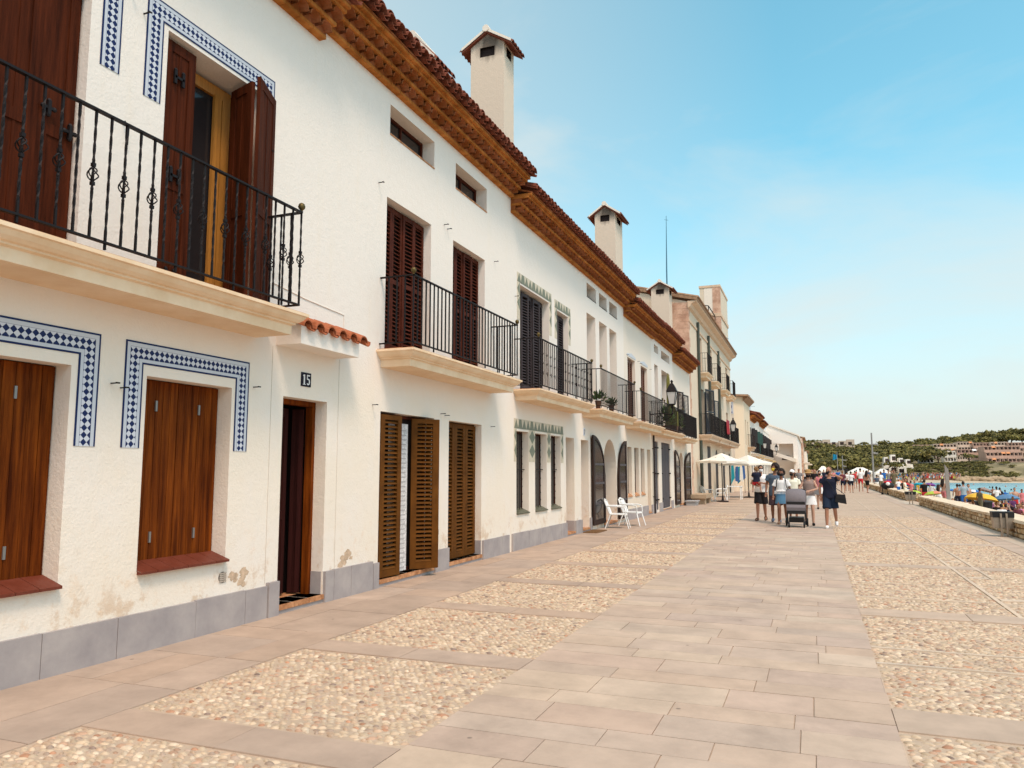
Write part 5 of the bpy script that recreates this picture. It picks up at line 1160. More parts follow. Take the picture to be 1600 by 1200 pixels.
def parasol(x,y,zt,ze,hw,label,rz=0.3):
    t=thing('parasol',(x,y,0),label,'parasol','cream parasols outside the tall house')
    m=MB(); n=8; V=[]; 
    for i in range(n):
        a=rz+i*2*math.pi/n; r=hw*(1.0 if i%2==0 else .80)*1.15; V.append((x+r*math.cos(a),y+r*math.sin(a),ze+(0 if i%2==0 else .04)))
    top=(x,y,zt); mid=[((a[0]+x)/2,(a[1]+y)/2,(a[2]+zt)/2-.05) for a in V]; b=[top]+mid+V+[(v[0],v[1],v[2]-.10) for v in V]
    F=[(0,1+i,1+(i+1)%n) for i in range(n)]+[(1+i,1+n+i,1+n+(i+1)%n,1+(i+1)%n) for i in range(n)]+[(1+n+i,1+2*n+i,1+2*n+(i+1)%n,1+n+(i+1)%n) for i in range(n)]
    m.add(b,F); m.build('canopy',mat('cream_canvas',(.78,.72,.61),.9),t)
    m=MB(); m.tube([(x,y,.05),(x,y,zt)],.026,8); m.build('pole',IRON2,t)
    m=MB(); m.lathe((x,y,0),[(.30,0),(.30,.05),(.06,.08),(.045,.3)],14); m.build('base',IRON2,t)
    m=MB()
    for i in range(n): v=V[i]; m.bar((x,y,zt-.06),(v[0]*.98+x*.02,v[1]*.98+y*.02,v[2]-.03),.015); m.bar((x,y,ze-.05),((v[0]+x)/2,(v[1]+y)/2,(v[2]+zt)/2-.08),.012)
    m.build('ribs',IRON2,t)
parasol(-4.42,41.0,2.50,2.06,1.12,'nearer cream parasol beside the stone bench'); parasol(-3.66,48.0,2.52,1.98,1.45,'farther cream parasol, partly behind the man carrying a toddler',.1)
t=thing('stone_bench',(-5.2,38.5,0),'low sandstone bench against the wall before the parasols','bench'); BST=mat('bench_sandstone',(.42,.30,.19),.9,var=.15,vs=3,bump=.3)
m=MB(); m.box(-5.62,-4.78,37.35,40.1,.28,.46); m.build('seat',BST,t)
for a,b in ((37.5,38.0),(39.3,39.8)): m=MB(); m.box(-5.55,-4.86,a,b,0,.28); m.build('leg',BST,t)
m=MB(); m.prism([(-5.5,0),(-5.1,0),(-5.05,.2),(-5.55,.2)],'y',36.0,36.9); m.box(-5.58,-5.02,35.95,36.95,.18,.22); single(m,'planter',mat('grey_concrete',(.42,.40,.38),.9),(-5.3,36.5,0),'small pale trough standing in front of the stone bench','planter')
m=MB(); m.box(-5.6,-5.22,19.35,20.35,.002,.022); 
for i in range(12): m.box(-5.59+.001,-5.23,19.38+i*.08,19.42+i*.08,.02,.027)
single(m,'doormat',mat('coir_mat',(.20,.105,.045),1,var=.3,vs=20),(-5.4,19.8,0),'brown coir doormat on the paving beside the second recessed doorway','doormat')
# potted plants on balconies
def potted(x,y,z,r,h,label,leafm,n=90,seed=1,group=None,pot=.085):
    t=thing('potted_plant',(x,y,z),label,'plant',group); q=random.Random(seed)
    m=MB(); m.lathe((x,y,z),[(pot*.7,0),(pot,.2),(pot*1.08,.2),(pot*1.08,.23)],10); m.build('pot',mat('brown_pot',(.10,.05,.03),.8),t); m=MB()
    for i in range(n):
        a=q.uniform(0,6.28); e=q.uniform(.1,1.4); l=r*q.uniform(.4,1); b=(x,y,z+.2); d=Vector((math.cos(a)*math.cos(e),math.sin(a)*math.cos(e),math.sin(e)*h/r)); p=Vector(b)+d*l; w=Vector((-math.sin(a),math.cos(a),q.uniform(-.5,.5)))*.03
        m.add([tuple(p-w),tuple(p+d*.08),tuple(p+w),tuple(p-d*.06)],[(0,1,2,3)])
    m.build('leaves',leafm,t); return t
LG=mat('leaf_green',(.05,.085,.025),.7,var=.3,vs=10)
potted(FX+.36,19.85,3.22,.3,.3,'left bushy potted plant on the balcony over the arched doors',LG,seed=2,group='potted plants on the balconies'); potted(FX+.36,21.3,3.22,.26,.22,'right low potted plant on the balcony over the arched doors',LG,seed=3,group='potted plants on the balconies')
CACT=mat('cactus_skin',(.17,.155,.035),.7,var=.2,vs=6)
def cactus(x,y,z,hs,label,mt=CACT):
    t=thing('cactus',(x,y,z),label,'cactus','cacti on the balcony'); m=MB(); m.lathe((x,y,z),[(.13,0),(.18,.26),(.19,.28)],10); m.build('pot',mat('brown_pot',(.10,.05,.03),.8),t); m=MB()
    for dx,dy,h,r in hs:
        n=10; V=[];k=8
        for i in range(k+1):
            f=i/k; rr=r*(1-.9*max(0,(f-.85)/.15)**2)
            for j in range(n*2): a=math.pi*j/n; r2=rr*(1 if j%2 else .78); V.append((x+dx+r2*math.cos(a),y+dy+r2*math.sin(a),z+.25+h*f))
        N=n*2; m.add(V,[(i*N+j,i*N+(j+1)%N,(i+1)*N+(j+1)%N,(i+1)*N+j) for i in range(k) for j in range(N)]+[tuple(range(k*N,k*N+N))])
    m.build('stems',mt,t); return t
cactus(-5.33,30.9,3.11,[(0,0,2.15,.075),(.02,.14,1.1,.07),(-.05,-.12,.8,.06)],'tall yellow green columnar cactus rising above the balcony rail')
cactus(-5.25,31.6,3.11,[(0,0,.9,.09),(.08,.1,.7,.08),(-.08,.08,.6,.08)],'clump of short cactus stems behind the nearest lantern')
potted(-5.3,30.1,3.11,.45,.9,'dark leafy plant on the cactus balcony, left of the tall stem',LG,n=160,seed=5,group='potted plants on the balconies',pot=.16)
potted(-5.28,32.4,3.11,.4,.7,'dark leafy plant at the far end of the cactus balcony',LG,n=140,seed=6,group='potted plants on the balconies',pot=.16)
# ---------------------------------------------------------------- low rubble wall, bins, poles
RUB=[mat('rubble_stone_%s'%n,c,.95,var=.25,vs=7,bump=.6,bs=25) for n,c in (('sand',(.54,.37,.20)),('buff',(.66,.49,.30)),('brown',(.33,.19,.095)),('pale',(.74,.60,.42)))]
WCORE=mat('wall_mortar',(.19,.12,.065),.95); COPE=mat('wall_coping',(.72,.57,.40),.95,var=.12,vs=3,bump=.5,bs=30)
def rubble_wall(name,x0,x1,y0,y1,h,label,seed=1,zb=0,ends=(1,1)):
    q=random.Random(seed); t=thing(name,(x0,(y0+y1)/2,zb),label,'stone wall'); m=MB(); m.box(x0+.05,x1-.05,y0+.05,y1-.05,zb-.6,zb+h-.03); m.build('core',WCORE,t); m=MB()
    def stone(c,u,v,n_,w,hh,d):
        m_=q.choice([0,0,1,1,2,3]); V=[]
        k=7; o=Vector(c)
        for ring,(f,dd) in enumerate(((1.0,-.06),(1.0,d*.45),(.72,d))):
            for j in range(k):
                a=2*math.pi*j/k+q.uniform(-.2,.2); rr=f*q.uniform(.86,1.08); V.append(o+u*(w/2*rr*math.copysign(abs(math.cos(a))**.75,math.cos(a)))+v*(hh/2*rr*math.copysign(abs(math.sin(a))**.75,math.sin(a)))+n_*dd)
        m.add(V,[(r*k+j,r*k+(j+1)%k,(r+1)*k+(j+1)%k,(r+1)*k+j) for r in range(2) for j in range(k)]+[tuple(range(2*k,3*k))],m_)
    def face(p0,p1,n_):
        u=(Vector(p1)-Vector(p0)); L_=u.length; u.normalize(); z=zb
        while z<zb+h-.05:
            hh=min(q.uniform(.10,.17),zb+h-z); s=-q.uniform(0,.1)
            while s<L_:
                w=q.uniform(.09,.26); 
                stone(Vector(p0)+u*(s+w/2)+Vector((0,0,z-zb+hh/2+zb-p0[2])),u,Vector((0,0,1)),n_,w*.93,hh*.95,q.uniform(.02,.07)); s+=w
            z+=hh*.97
    face((x0+.05,y0,zb),(x0+.05,y1,zb),Vector((-1,0,0))); 
    face((x0,y0+.05,zb),(x1,y0+.05,zb),Vector((0,-1,0)))
    m.build('stones',RUB,t); m=MB(); n=max(1,int((y1-y0)/.9)); 
    V=[];ns=n+1
    for i in range(ns):
        y=y0-.02+(y1-y0+.04)*i/n
        for x in (x0-.02,(x0+x1)/2,x1+.02): V.append((x+q.uniform(-.03,.03),y,zb+h+q.uniform(-.012,.018)))
        for x in (x0-.02,x1+.02): V.append((x+q.uniform(-.02,.02),y,zb+h-.06))
    F=[]
    for i in range(n): a=i*5;b=a+5; F+=[(a,a+1,b+1,b),(a+1,a+2,b+2,b+1),(a,b,b+3,a+3),(a+2,a+4,b+4,b+2)]
    m.add(V,F); m.quad(V[0],V[1],V[2],V[4]); m.build('coping',COPE,t); return t
rubble_wall('stone_wall',4.46,5.05,12,40.6,.42,'long low rubble wall between promenade and beach, nearer stretch')
rubble_wall('stone_wall',4.50,5.05,46,84,.42,'farther stretch of low rubble wall, left of the gap with the bin',seed=4)
rubble_wall('stone_wall',6.3,7.9,45.5,46.4,.55,'short rubble wall stub on the beach, right of the grey post',seed=6,zb=-.75)
STEEL=mat('brushed_bin_steel',(.36,.28,.21),.4,metal=.6,var=.2,vs=6); BLK=mat('black_plastic',(.012,.010,.010),.5)
def bin_(x,y,label):
    t=thing('litter_bin',(x,y,0),label,'litter bin','steel litter bins along the low wall')
    m=MB(); m.prism([(x-.2,.2),(x+.2,.2),(x+.225,.52),(x-.225,.52)],'y',y-.14,y+.14); m.build('bin_body',STEEL,t)
    m=MB(); m.prism([(x-.225,.46),(x+.225,.46),(x+.235,.60),(x-.235,.60)],'y',y-.155,y+.155); m.build('lid',BLK,t)
    for s in (-.06,.06): m=MB(); m.box(x+s-.02,x+s+.02,y-.185,y-.157,0,.56); m.build('post',STEEL,t)
    m=MB(); m.box(x-.13,x+.13,y-.26,y-.1,0,.012); m.build('base_plate',STEEL,t)
bin_(4.24,22.1,'nearest steel litter bin with black rim, at the right edge by the low wall'); bin_(4.22,41.3,'farther steel litter bin at the end of the nearer low wall')
m=MB(); m.lathe((7.35,42,-.85),[(.22,0),(.3,.05),(.36,.95),(.40,.97),(.38,1.02),(.1,1.06)],12); single(m,'waste_container',BLK,(7.35,42,-.85),'tall black waste container on the sand beside the short wall stub','bin')
t=thing('timber_post',(6.1,44.5,-.7),'thick grey post with a slanted top behind the low wall','post'); CON=mat('weathered_post',(.30,.265,.235),.85,var=.15,vs=3)
m=MB(); m.prism([(at(1477,44.5),-.8),(at(1483,44.5),-.8),(at(1481.5,44.5),1.66),(at(1476,44.5),1.90)],'y',44.42,44.6); m.build('post',CON,t)
def pole(px,Y,zb,zt,r,label,extras=()):
    x=at(px,Y); m=MB(); m.tube([(x,Y,zb),(x,Y,zt)],[r,r*.7],8)
    for kind,z in extras:
        if kind=='lamps': m.box(x-.1,x+.55,Y-.1,Y+.1,z,z+.12); m.box(x+.1,x+.5,Y-.15,Y+.15,z-.9,z-.75); m.tube([(x,Y,z-.7),(x+.4,Y,z-.8)],.04,5)
    return single(m,'lighting_pole',mat('galvanised_pole',(.26,.25,.235),.6),(x,Y,zb),label,'pole')
pole(1364.5,84,-.1,5.3,.10,'tall grey lighting pole at the end of the low wall',[('lamps',4.1)]); pole(1317,120,0,3.7,.07,'thin grey pole before the wood, left of the marquee',[('lamps',3.0)])
t=thing('flag_pole',(at(1309,110),110,0),'thin pole with a small blue flag before the wood','flag pole'); x_=at(1309,110); m=MB(); m.tube([(x_,110,0),(x_,110,4.0)],[.05,.03],6); m.build('pole',mat('galvanised_pole',(.3,.3,.3)),t); m=MB(); V=[]
for i in range(5): V+=[(x_-.55+i*.13,110+.06*(-1)**i,2.9+.05*i),(x_-.5+i*.13,110+.06*(-1)**i,3.75-.03*i)]
m.add(V,[(2*i,2*i+1,2*i+3,2*i+2) for i in range(4)]); m.build('flag',mat('flag_blue',(.01,.22,.38),.8),t)
def marquee(px0,px1,Y,ze,zt,d,label,nm='marquee'):
    x0,x1=at(px0,Y),at(px1,Y); t=thing(nm,((x0+x1)/2,Y+d/2,0),label,'marquee'); xm=(x0+x1)/2; ym=Y+d/2
    m=MB(); V=[(x0,Y,ze),(x1,Y,ze),(x1,Y+d,ze),(x0,Y+d,ze)]; m.add(V+[(xm-(x1-x0)*.12,ym,zt),(xm+(x1-x0)*.12,ym,zt)]+[(v[0],v[1],v[2]-.25) for v in V],[(0,1,5,4),(1,2,5),(2,3,4,5),(3,0,4),(0,1,7,6),(1,2,8,7),(2,3,9,8),(3,0,6,9)]); m.build('canopy',mat('cream_canvas',(.78,.72,.61)),t)
    for v in V: m=MB(); m.box(v[0]-.06,v[0]+.06,v[1]-.06,v[1]+.06,-.3,ze); m.build('post',WHITE,t)
marquee(1326,1366,112,1.38,2.0,6,'broad white marquee with a peaked roof at the end of the promenade')
marquee(1368,1394,150,1.1,1.9,6,'smaller white marquee behind the tall lighting pole'); marquee(1277,1296,105,1.5,2.15,4,'small white canopy left of the dark kiosk')
x0,x1=at(1293,122),at(1322,122); t=thing('kiosk',((x0+x1)/2,123,0),'white kiosk with a dark flat roof and dark corner panels','kiosk'); m=MB(); m.box(x0,x1,122,126,0,1.65); m.build('wall',mat('kiosk_white',(.62,.58,.52),.8),t); m=MB(); m.box(x0-.3,x1+.3,121.7,126.2,1.65,1.85); m.build('roof',BLK,t)
for a in (1321,1329): m=MB(); xx=at(a,112+5); m.box(xx-.15,xx+.3,116.9,117.2,0,1.75); m.build('corner_panel',BLK,t)
x_=at(1152,57.5); t=thing('beachwear_stand',(x_,57.5,0),'rack of turquoise and white beachwear by the tall house doorway','display rack'); q=random.Random(2)
for k in range(6):
    m=MB(); a=x_-.4+k*.15; zz=q.uniform(1.7,1.95); m.prism([(a,zz),(a+.17,zz+.03),(a+.22,.6+q.uniform(0,.5)),(a-.04,.55+q.uniform(0,.5))],'y',57.3+.05*(k%2),57.36+.05*(k%2)); m.build('garment',mat('garment_%d'%(k%3),((.02,.30,.36),(.75,.73,.66),(.05,.12,.30))[k%3],.9),t)
m=MB(); m.tube([(x_-.5,57.38,0),(x_-.5,57.38,2.0),(x_+.5,57.38,2.0),(x_+.5,57.38,0)],.02,5); m.build('rail',IRON2,t)
# boulders
def boulder(x,y,z,rx,ry,rz_,label,seed):
    from mathutils import noise
    m=MB(); m.ell((x,y,z),(rx,ry,rz_),26,16); V=[]
    for v in m.v:
        p=Vector(v); n=noise.fractal(p*1.3+Vector((seed,0,0)),1,2,4); d=p-Vector((x,y,z)); d.z*=.9 if d.z<0 else 1; V.append(tuple(Vector((x,y,z))+d*(1+.35*n)))
    m.v=V; return single(m,'boulder',mat('ochre_rock',(.46,.335,.205),.95,var=.3,vs=2.5,bump=.8,bs=8,col2=(.33,.225,.14),bd=.05),(x,y,z),label,'rock','rocks behind the low wall',smooth=True)
boulder(6.25,34,-.42,1.3,.9,.42,'large ochre boulder behind the low wall below the yellow umbrella',1); boulder(5.75,36.5,-.5,.9,.8,.36,'ochre boulder behind the low wall at the feet of the boy in olive',2); boulder(7.2,35.5,-.55,.8,.7,.3,'smaller flat rock right of the large ochre boulder',5)
for i in range(14):
    px=1486+i*8.5+random.uniform(-3,3); Y=266+random.uniform(0,6); boulder(at(px,Y),Y,-1.4,random.uniform(1.2,2.6),1.6,random.uniform(.8,1.5),'pale rock on the far shoreline below the scrub, %s from the left'%ORD[i],10+i)
# ---------------------------------------------------------------- beach umbrellas
def bumb(px,Y,yt,wpx,c1,c2,label,tilt=0.1,sc=.24):
    x,_z=at(px,Y,735); zt=CAMH+(735-yt)/1200*Y*1.02; R_=wpx/2/1200*Y*1.05; g_=float(land(np.array(x),np.array(Y))) if x<22 else -2.
    t=thing('beach_umbrella',(x,Y,g_),label,'beach umbrella','beach umbrellas on the sand')
    m=MB(); n=16; V=[(0,0,0)]; h=R_*.42
    for rr,hh in ((.5,-.16),(.82,-.55),(1.0,-1.0)):
        for i in range(n): a=2*math.pi*i/n; k=rr*(1 if i%2==0 else .965); V.append((R_*k*math.cos(a),R_*k*math.sin(a),h*hh))
    F=[(0,1+i,1+(i+1)%n) for i in range(n)]+[(1+r*n+i,1+(r+1)*n+i,1+(r+1)*n+(i+1)%n,1+r*n+(i+1)%n) for r in range(2) for i in range(n)]
    m.add(V,F); m.m=[(i//4)%2 for i in range(n)]+[(i//4)%2 for r in range(2) for i in range(n)]
    M=Matrix.Translation((x,Y,zt))@Matrix.Rotation(tilt,4,'Y')@Matrix.Rotation(-.12,4,'X'); m.xform(M); m.build('canopy',[c1,c2],t)
    p=M@Vector((0,0,0)); q=M@Vector((0,0,-max(1.2,zt-g_))); m=MB(); m.tube([tuple(q),tuple(p)],.022,6); m.build('pole',WHITE,t)
def cloth(n,c): return mat('fabric_'+n,c,.9)
Cy=cloth('cyan',(.01,.30,.42)); Pu=cloth('purple',(.16,.045,.23)); Li=cloth('lime',(.42,.55,.07)); Or=cloth('salmon',(.66,.24,.14)); Re=cloth('red',(.55,.035,.04)); Bl=cloth('blue',(.02,.12,.38)); Ye=cloth('amber',(.72,.42,.05)); Sb=cloth('steel_blue',(.10,.20,.33)); Wh=cloth('white',(.8,.78,.75)); Pk=cloth('pink',(.48,.18,.40)); Br=cloth('taupe',(.28,.20,.17)); Yl=cloth('lemon',(.62,.6,.12)); Na=cloth('navy',(.012,.015,.032)); Bk=cloth('black',(.014,.011,.012)); Gr=cloth('grey',(.20,.19,.19)); Te=cloth('teal',(.04,.17,.19)); Ol=cloth('olive',(.17,.14,.08)); De=cloth('denim',(.10,.23,.36)); Sal=cloth('rose',(.62,.19,.20)); Slt=cloth('slate_blue',(.075,.105,.145)); Cre=cloth('cream',(.80,.76,.60)); Mar=cloth('burgundy',(.13,.03,.04))
for a in ((1436,66,751.5,14,Cy,Cy,'cyan beach umbrella left of the purple one',.1),(1452,66,752,15,Pu,Pu,'purple beach umbrella in front of the water'),(1429,52,762,16,Li,Li,'left lime green beach umbrella behind the bin',.15),(1455,50,762.5,22,Li,Or,'lime and orange beach umbrella beside the man in black',-.12),(1487,58,760,11,Bl,Bl,'small blue beach umbrella right of the grey post'),(1521,62,760.5,17,Wh,Bl,'white and blue beach umbrella behind the boy in olive'),(1538,70,758,18,Br,Br,'taupe beach umbrella behind the large yellow one',.3),(1532,46,765,39,Ye,Ye,'large amber yellow beach umbrella behind the boulder',.14),(1569,52,766,31,Sb,Sb,'wide steel blue beach umbrella near the right edge',-.05),(1404,72,749,21,Or,Or,'salmon beach umbrella left of the red one',.1),(1413,68,751.5,14,Re,Re,'red beach umbrella beside the salmon one',.1),(1372,74,747,11,Pk,Pk,'pink beach umbrella beside the tall lighting pole'),(1386,88,745,9,Yl,Yl,'lemon yellow beach umbrella beyond the pink one')): bumb(*a)
TC=((Cy,'cyan'),(Bl,'blue'),(Wh,'white'),(Re,'red'),(Yl,'lemon'),(Sb,'steel blue'),(Or,'salmon'))
for i in range(20):
    px=1385+i*5+random.uniform(-1.5,1.5); Y=random.uniform(215,262); x=at(px,Y)
    if x>21 and Y<262: Y=random.uniform(268,284)
    c_,n_=TC[(i*3)%7]; bumb(px,Y,746.5+random.uniform(-1,1.5),random.uniform(6,9),c_,c_,'tiny %s beach umbrella on the far curve of sand, %s from the left'%(n_,ORD[i]))
# ---------------------------------------------------------------- people
SK=mat('tanned_skin',(.40,.19,.115),.6,spec=.35); SK2=mat('deep_tan_skin',(.24,.105,.06),.6,spec=.35); SK3=mat('light_skin',(.50,.28,.19),.6,spec=.35)
HAIRD=mat('dark_hair',(.022,.013,.010),.7,var=.4,vs=60); HAIRB=mat('sandy_hair',(.24,.12,.045),.7,var=.4,vs=60); STRAW=mat('straw',(.40,.23,.09),.9,var=.25,vs=40,bump=.4,bs=120)
EYE=mat('eye_dark',(.01,.008,.008),.3)
def remesh(mb,vox,name,mats,parent=None,sm_=3,**k):
    me=bpy.data.meshes.new('tmp'); me.from_pydata(mb.v,[],mb.f); o=bpy.data.objects.new('tmp',me); COL.objects.link(o)
    bm=bmesh.new(); bm.from_mesh(me); bmesh.ops.recalc_face_normals(bm,faces=bm.faces); bm.to_mesh(me); bm.free()
    r=o.modifiers.new('r','REMESH'); r.mode='VOXEL'; r.voxel_size=vox
    if sm_: s=o.modifiers.new('s','SMOOTH'); s.iterations=sm_; s.factor=.5
    dg=bpy.context.evaluated_depsgraph_get(); e=o.evaluated_get(dg); m2=bpy.data.meshes.new_from_object(e); bpy.data.objects.remove(o); bpy.data.meshes.remove(me)
    m2.name=name; m2.materials.clear()
    for m in (mats if isinstance(mats,(list,tuple)) else [mats]): m2.materials.append(m)
    m2.polygons.foreach_set('use_smooth',[True]*len(m2.polygons)); m2.polygons.foreach_set('material_index',[0]*len(m2.polygons))
    if parent=='mesh': return m2
    ob=bpy.data.objects.new(name,m2); COL.objects.link(ob); ob.parent=parent; return ob
J0=dict(hip=.09,pel=(0,0,.94),chest=(0,0,1.30),neck=(0,.01,1.46),head=(0,-.015,1.635),
 kR=(-.105,-.03,.50),aR=(-.11,.03,.085),kL=(.105,-.02,.50),aL=(.11,.0,.085),tR=(-.12,-.15,.03),tL=(.12,-.17,.03),
 eR=(-.25,.03,1.14),wR=(-.27,-.05,.90),eL=(.25,.03,1.14),wL=(.27,-.05,.90))
V3=Vector
def body_mb(J,fat=1.0,woman=False,infl=0,hands=True,face=True):
    m=MB(); g=infl; f=fat; pel=V3(J['pel']); nk=V3(J['neck']); sw=.155 if woman else .18; hipw=.17 if woman else .16
    sp=lambda t:pel.lerp(nk,t)
    m.tube([pel+V3((0,0,-.10)),pel,sp(.25),sp(.5),sp(.75),sp(.92),sp(1.0)],[.12*f,hipw*f,(.125 if woman else .145)*f,.145*f,.165*f,.12*f,.06],14,flat=.66)
    sh=nk+V3((0,0,-.055)); 
    m.tube([sh+V3((-sw,0,-.01)),sh+V3((0,0,.02)),sh+V3((sw,0,-.01))],[.05*f,.06*f,.05*f],9)
    m.tube([nk+V3((0,.005,-.06)),V3(J['head'])+V3((0,.02,-.05))],[.055,.05],9)
    for s,k in ((-1,'R'),(1,'L')):
        h=pel+V3((s*J['hip'],0,-.03)); kn=V3(J['k'+k]); an=V3(J['a'+k]); to=V3(J['t'+k])
        m.tube([h,h.lerp(kn,.5),kn,kn.lerp(an,.35)+V3((0,.012,0)),an],[.092*f,.075*f,.052*f,.052*f,.034],10)
        m.tube([an+V3((0,.04,-.045)),an+V3((0,0,-.035)),an.lerp(to,.6)+V3((0,0,-.015)),to],[.034,.04,.038,.025],8)
        S_=sh+V3((s*sw,0,0)); e=V3(J['e'+k]); w=V3(J['w'+k]); m.tube([S_,S_.lerp(e,.45),e,e.lerp(w,.3),w],[.052*f,.044*f,.036*f,.036*f,.024],9)
        if hands:
            d=(w-e).normalized(); side=d.cross(V3((0,1,0))); side=side.normalized() if side.length>.2 else V3((1,0,0)); 
            m.tube([w,w+d*.05,w+d*.09],[.024,.036,.034],8,flat=.6)
            up=V3((0,-1,0)); up=(up-d*up.dot(d)); up=up.normalized() if up.length>.1 else V3((0,0,1)); lat=d.cross(up)
            for i,(l,o_) in enumerate(((.065,-.027),(.075,-.009),(.07,.009),(.055,.026))):
                b=w+d*.085+lat*o_; m.tube([b,b+d*l*.5+up*.004,b+d*l+up*.025],[.0095,.009,.0075],6)
            b=w+d*.03+lat*(-.032); m.tube([b,b+d*.035-lat*.02+up*.012,b+d*.065-lat*.022+up*.02],[.012,.010,.008],6)
    H_=V3(J['head']); Rm=Matrix.Rotation(J.get('turn',0),3,'Z')@Matrix.Rotation(J.get('nod',0),3,'X')
    m.ell(H_,(.076,.094,.112),14,10,rot=Rm); m.ell(H_+Rm@V3((0,-.035,-.062)),(.052,.055,.055),10,8,rot=Rm)
    if face:
        m.tube([H_+Rm@V3((0,-.088,.012)),H_+Rm@V3((0,-.112,-.022)),H_+Rm@V3((0,-.092,-.03))],[.008,.014,.008],6)
        for s in (-1,1): m.ell(H_+Rm@V3((s*.077,.005,-.01)),(.012,.02,.03),6,5,rot=Rm)
        m.ell(H_+Rm@V3((0,-.086,-.055)),(.024,.012,.010),6,4,rot=Rm)
    return m,Rm,H_,sh,sw,pel,nk
def person(x,y,h,label,skin=None,J={},wear=(),fat=1.0,woman=False,rz=0,vox=.0085,z=0,group=None,face=True):
    skin=skin or SK; t=thing('person',(0,0,0),label,'person',group); JJ=dict(J0); JJ.update(J)
    m,Rm,H_,sh,sw,pel,nk=body_mb(JJ,fat,woman,face=face); remesh(m,vox,'body',skin,t)
    k=MB()
    for s in (-1,1): k.ell(H_+Rm@V3((s*.031,-.086,.012)),(.012,.008,.008),6,4)
    k.build('eyes',EYE,t)
    lp=lambda a,b,f:V3(a).lerp(V3(b),f); g=.016
    for w in wear:
        kind=w[0]; mt=w[1]; k=MB()
        if kind=='shirt':
            zl=w[2]; sl=w[3]; lo=w[4] if len(w)>4 else .02
            pts=[V3((pel.x,pel.y,zl))]+[lp(pel,nk,q) for q in (.1,.3,.5,.75,.9)]; pts=[p for i,p in enumerate(pts) if i==0 or p.z>zl+.02]
            rr=[(.165 if woman else .165)*fat+g+lo]+[(r_*fat+g+lo*.6) for r_ in (.165,.145,.155,.17,.13)][-(len(pts)-1):]
            k.tube(pts,rr,16,flat=.70); k.tube([sh+V3((-sw,0,-.01)),sh+V3((0,.01,.005)),sh+V3((sw,0,-.01))],[.058*fat+g*.6,.055*fat+g,.058*fat+g*.6],10)
            if sl>0:
                for s,q in ((-1,'R'),(1,'L')):
                    S_=sh+V3((s*sw,0,0)); e=V3(JJ['e'+q]); k.tube([S_,S_.lerp(e,sl*.5),S_.lerp(e,sl)],[.055*fat+g,.055*fat+g,.054*fat+g+lo*.5],10)
            remesh(k,.014,'shirt',mt,t,2)
        elif kind=='shorts':
            fr=w[2]; lo=w[3] if len(w)>3 else .02
            k.tube([pel+V3((0,0,.09)),pel,pel+V3((0,0,-.09))],[.15*fat+g,.168*fat+g,.14*fat+g],14,flat=.72)
            for s,q in ((-1,'R'),(1,'L')):
                hh=pel+V3((s*JJ['hip'],0,-.03)); kn=V3(JJ['k'+q]); k.tube([hh,lp(hh,kn,fr*.5),lp(hh,kn,fr)],[.098*fat+g*.6,.09*fat+g,.078*fat+g+lo],12)
            remesh(k,.013,'shorts',mt,t,2)
        elif kind=='skirt':
            zl=w[2]; fl=w[3]; n=28; P=[]
            for zz,r_ in ((pel.z+.08,.150),(pel.z,.178),(zl,.178+fl)):
                for i in range(n): a=2*math.pi*i/n; r2=r_*(1+(.03+fl*.4)*math.sin(i*2.2)*(zz==zl)); P.append((pel.x+r2*math.cos(a),pel.y+r2*.74*math.sin(a),zz))
            k.add(P,[(r*n+i,r*n+(i+1)%n,(r+1)*n+(i+1)%n,(r+1)*n+i) for r in range(2) for i in range(n)]+[tuple(range(n))]); k.build('skirt',mt,t,smooth=True)
        elif kind=='hair':
            st=w[2]
            if st=='short': k.ell(H_+Rm@V3((0,.018,.03)),(.083,.095,.10),16,12,rot=Rm)
            if st=='buzz': k.ell(H_+Rm@V3((0,.022,.018)),(.0785,.092,.105),16,12,rot=Rm)
            if st=='curly':
                q=random.Random(4); 
                for i in range(60):
                    a=q.uniform(0,6.28); e=q.uniform(-.9,1.4); v=V3((math.cos(a)*math.cos(e)*.105,math.sin(a)*math.cos(e)*.10+.03,math.sin(e)*.115+.02))
                    if v.y<-.045 and v.z<.06: continue
                    k.ell(H_+Rm@v,(.034,.034,.036),7,5)
                k.ell(H_+Rm@V3((0,.03,.03)),(.10,.10,.11),12,9)
            if st=='long': k.ell(H_+Rm@V3((0,.02,.02)),(.088,.10,.11),14,10,rot=Rm); k.tube([H_+Rm@V3((0,.07,.0)),H_+Rm@V3((0,.10,-.15)),H_+Rm@V3((0,.11,-.32))],[.085,.08,.045],10,flat=.5)
            # keep the face clear
            ob=remesh(k,.010,'hair',mt,t,1)
        elif kind=='mask':
            k.ell(H_+Rm@V3((0,-.062,-.045)),(.062,.052,.058),12,9,rot=Rm); 
            for s in (-1,1): k.tube([H_+Rm@V3((s*.055,-.06,-.02)),H_+Rm@V3((s*.08,.0,.0))],.005,5)
            k.build('face_mask',mt,t,smooth=True)
        elif kind=='glasses':
            for s in (-1,1): k.ell(H_+Rm@V3((s*.034,-.092,.014)),(.028,.012,.020),8,6,rot=Rm); k.tube([H_+Rm@V3((s*.06,-.085,.018)),H_+Rm@V3((s*.08,.0,.012))],.004,5)
            k.tube([H_+Rm@V3((-.02,-.1,.018)),H_+Rm@V3((.02,-.1,.018))],.004,5); k.build('sunglasses',EYE,t,smooth=True)
        elif kind=='cap':
            k.ell(H_+Rm@V3((0,.01,.05)),(.088,.102,.082),14,9,rot=Rm); k.ell(H_+Rm@V3((0,-.10,.05)),(.065,.06,.010),12,5,rot=Rm); k.build('cap',mt,t,smooth=True)
        elif kind=='hat':
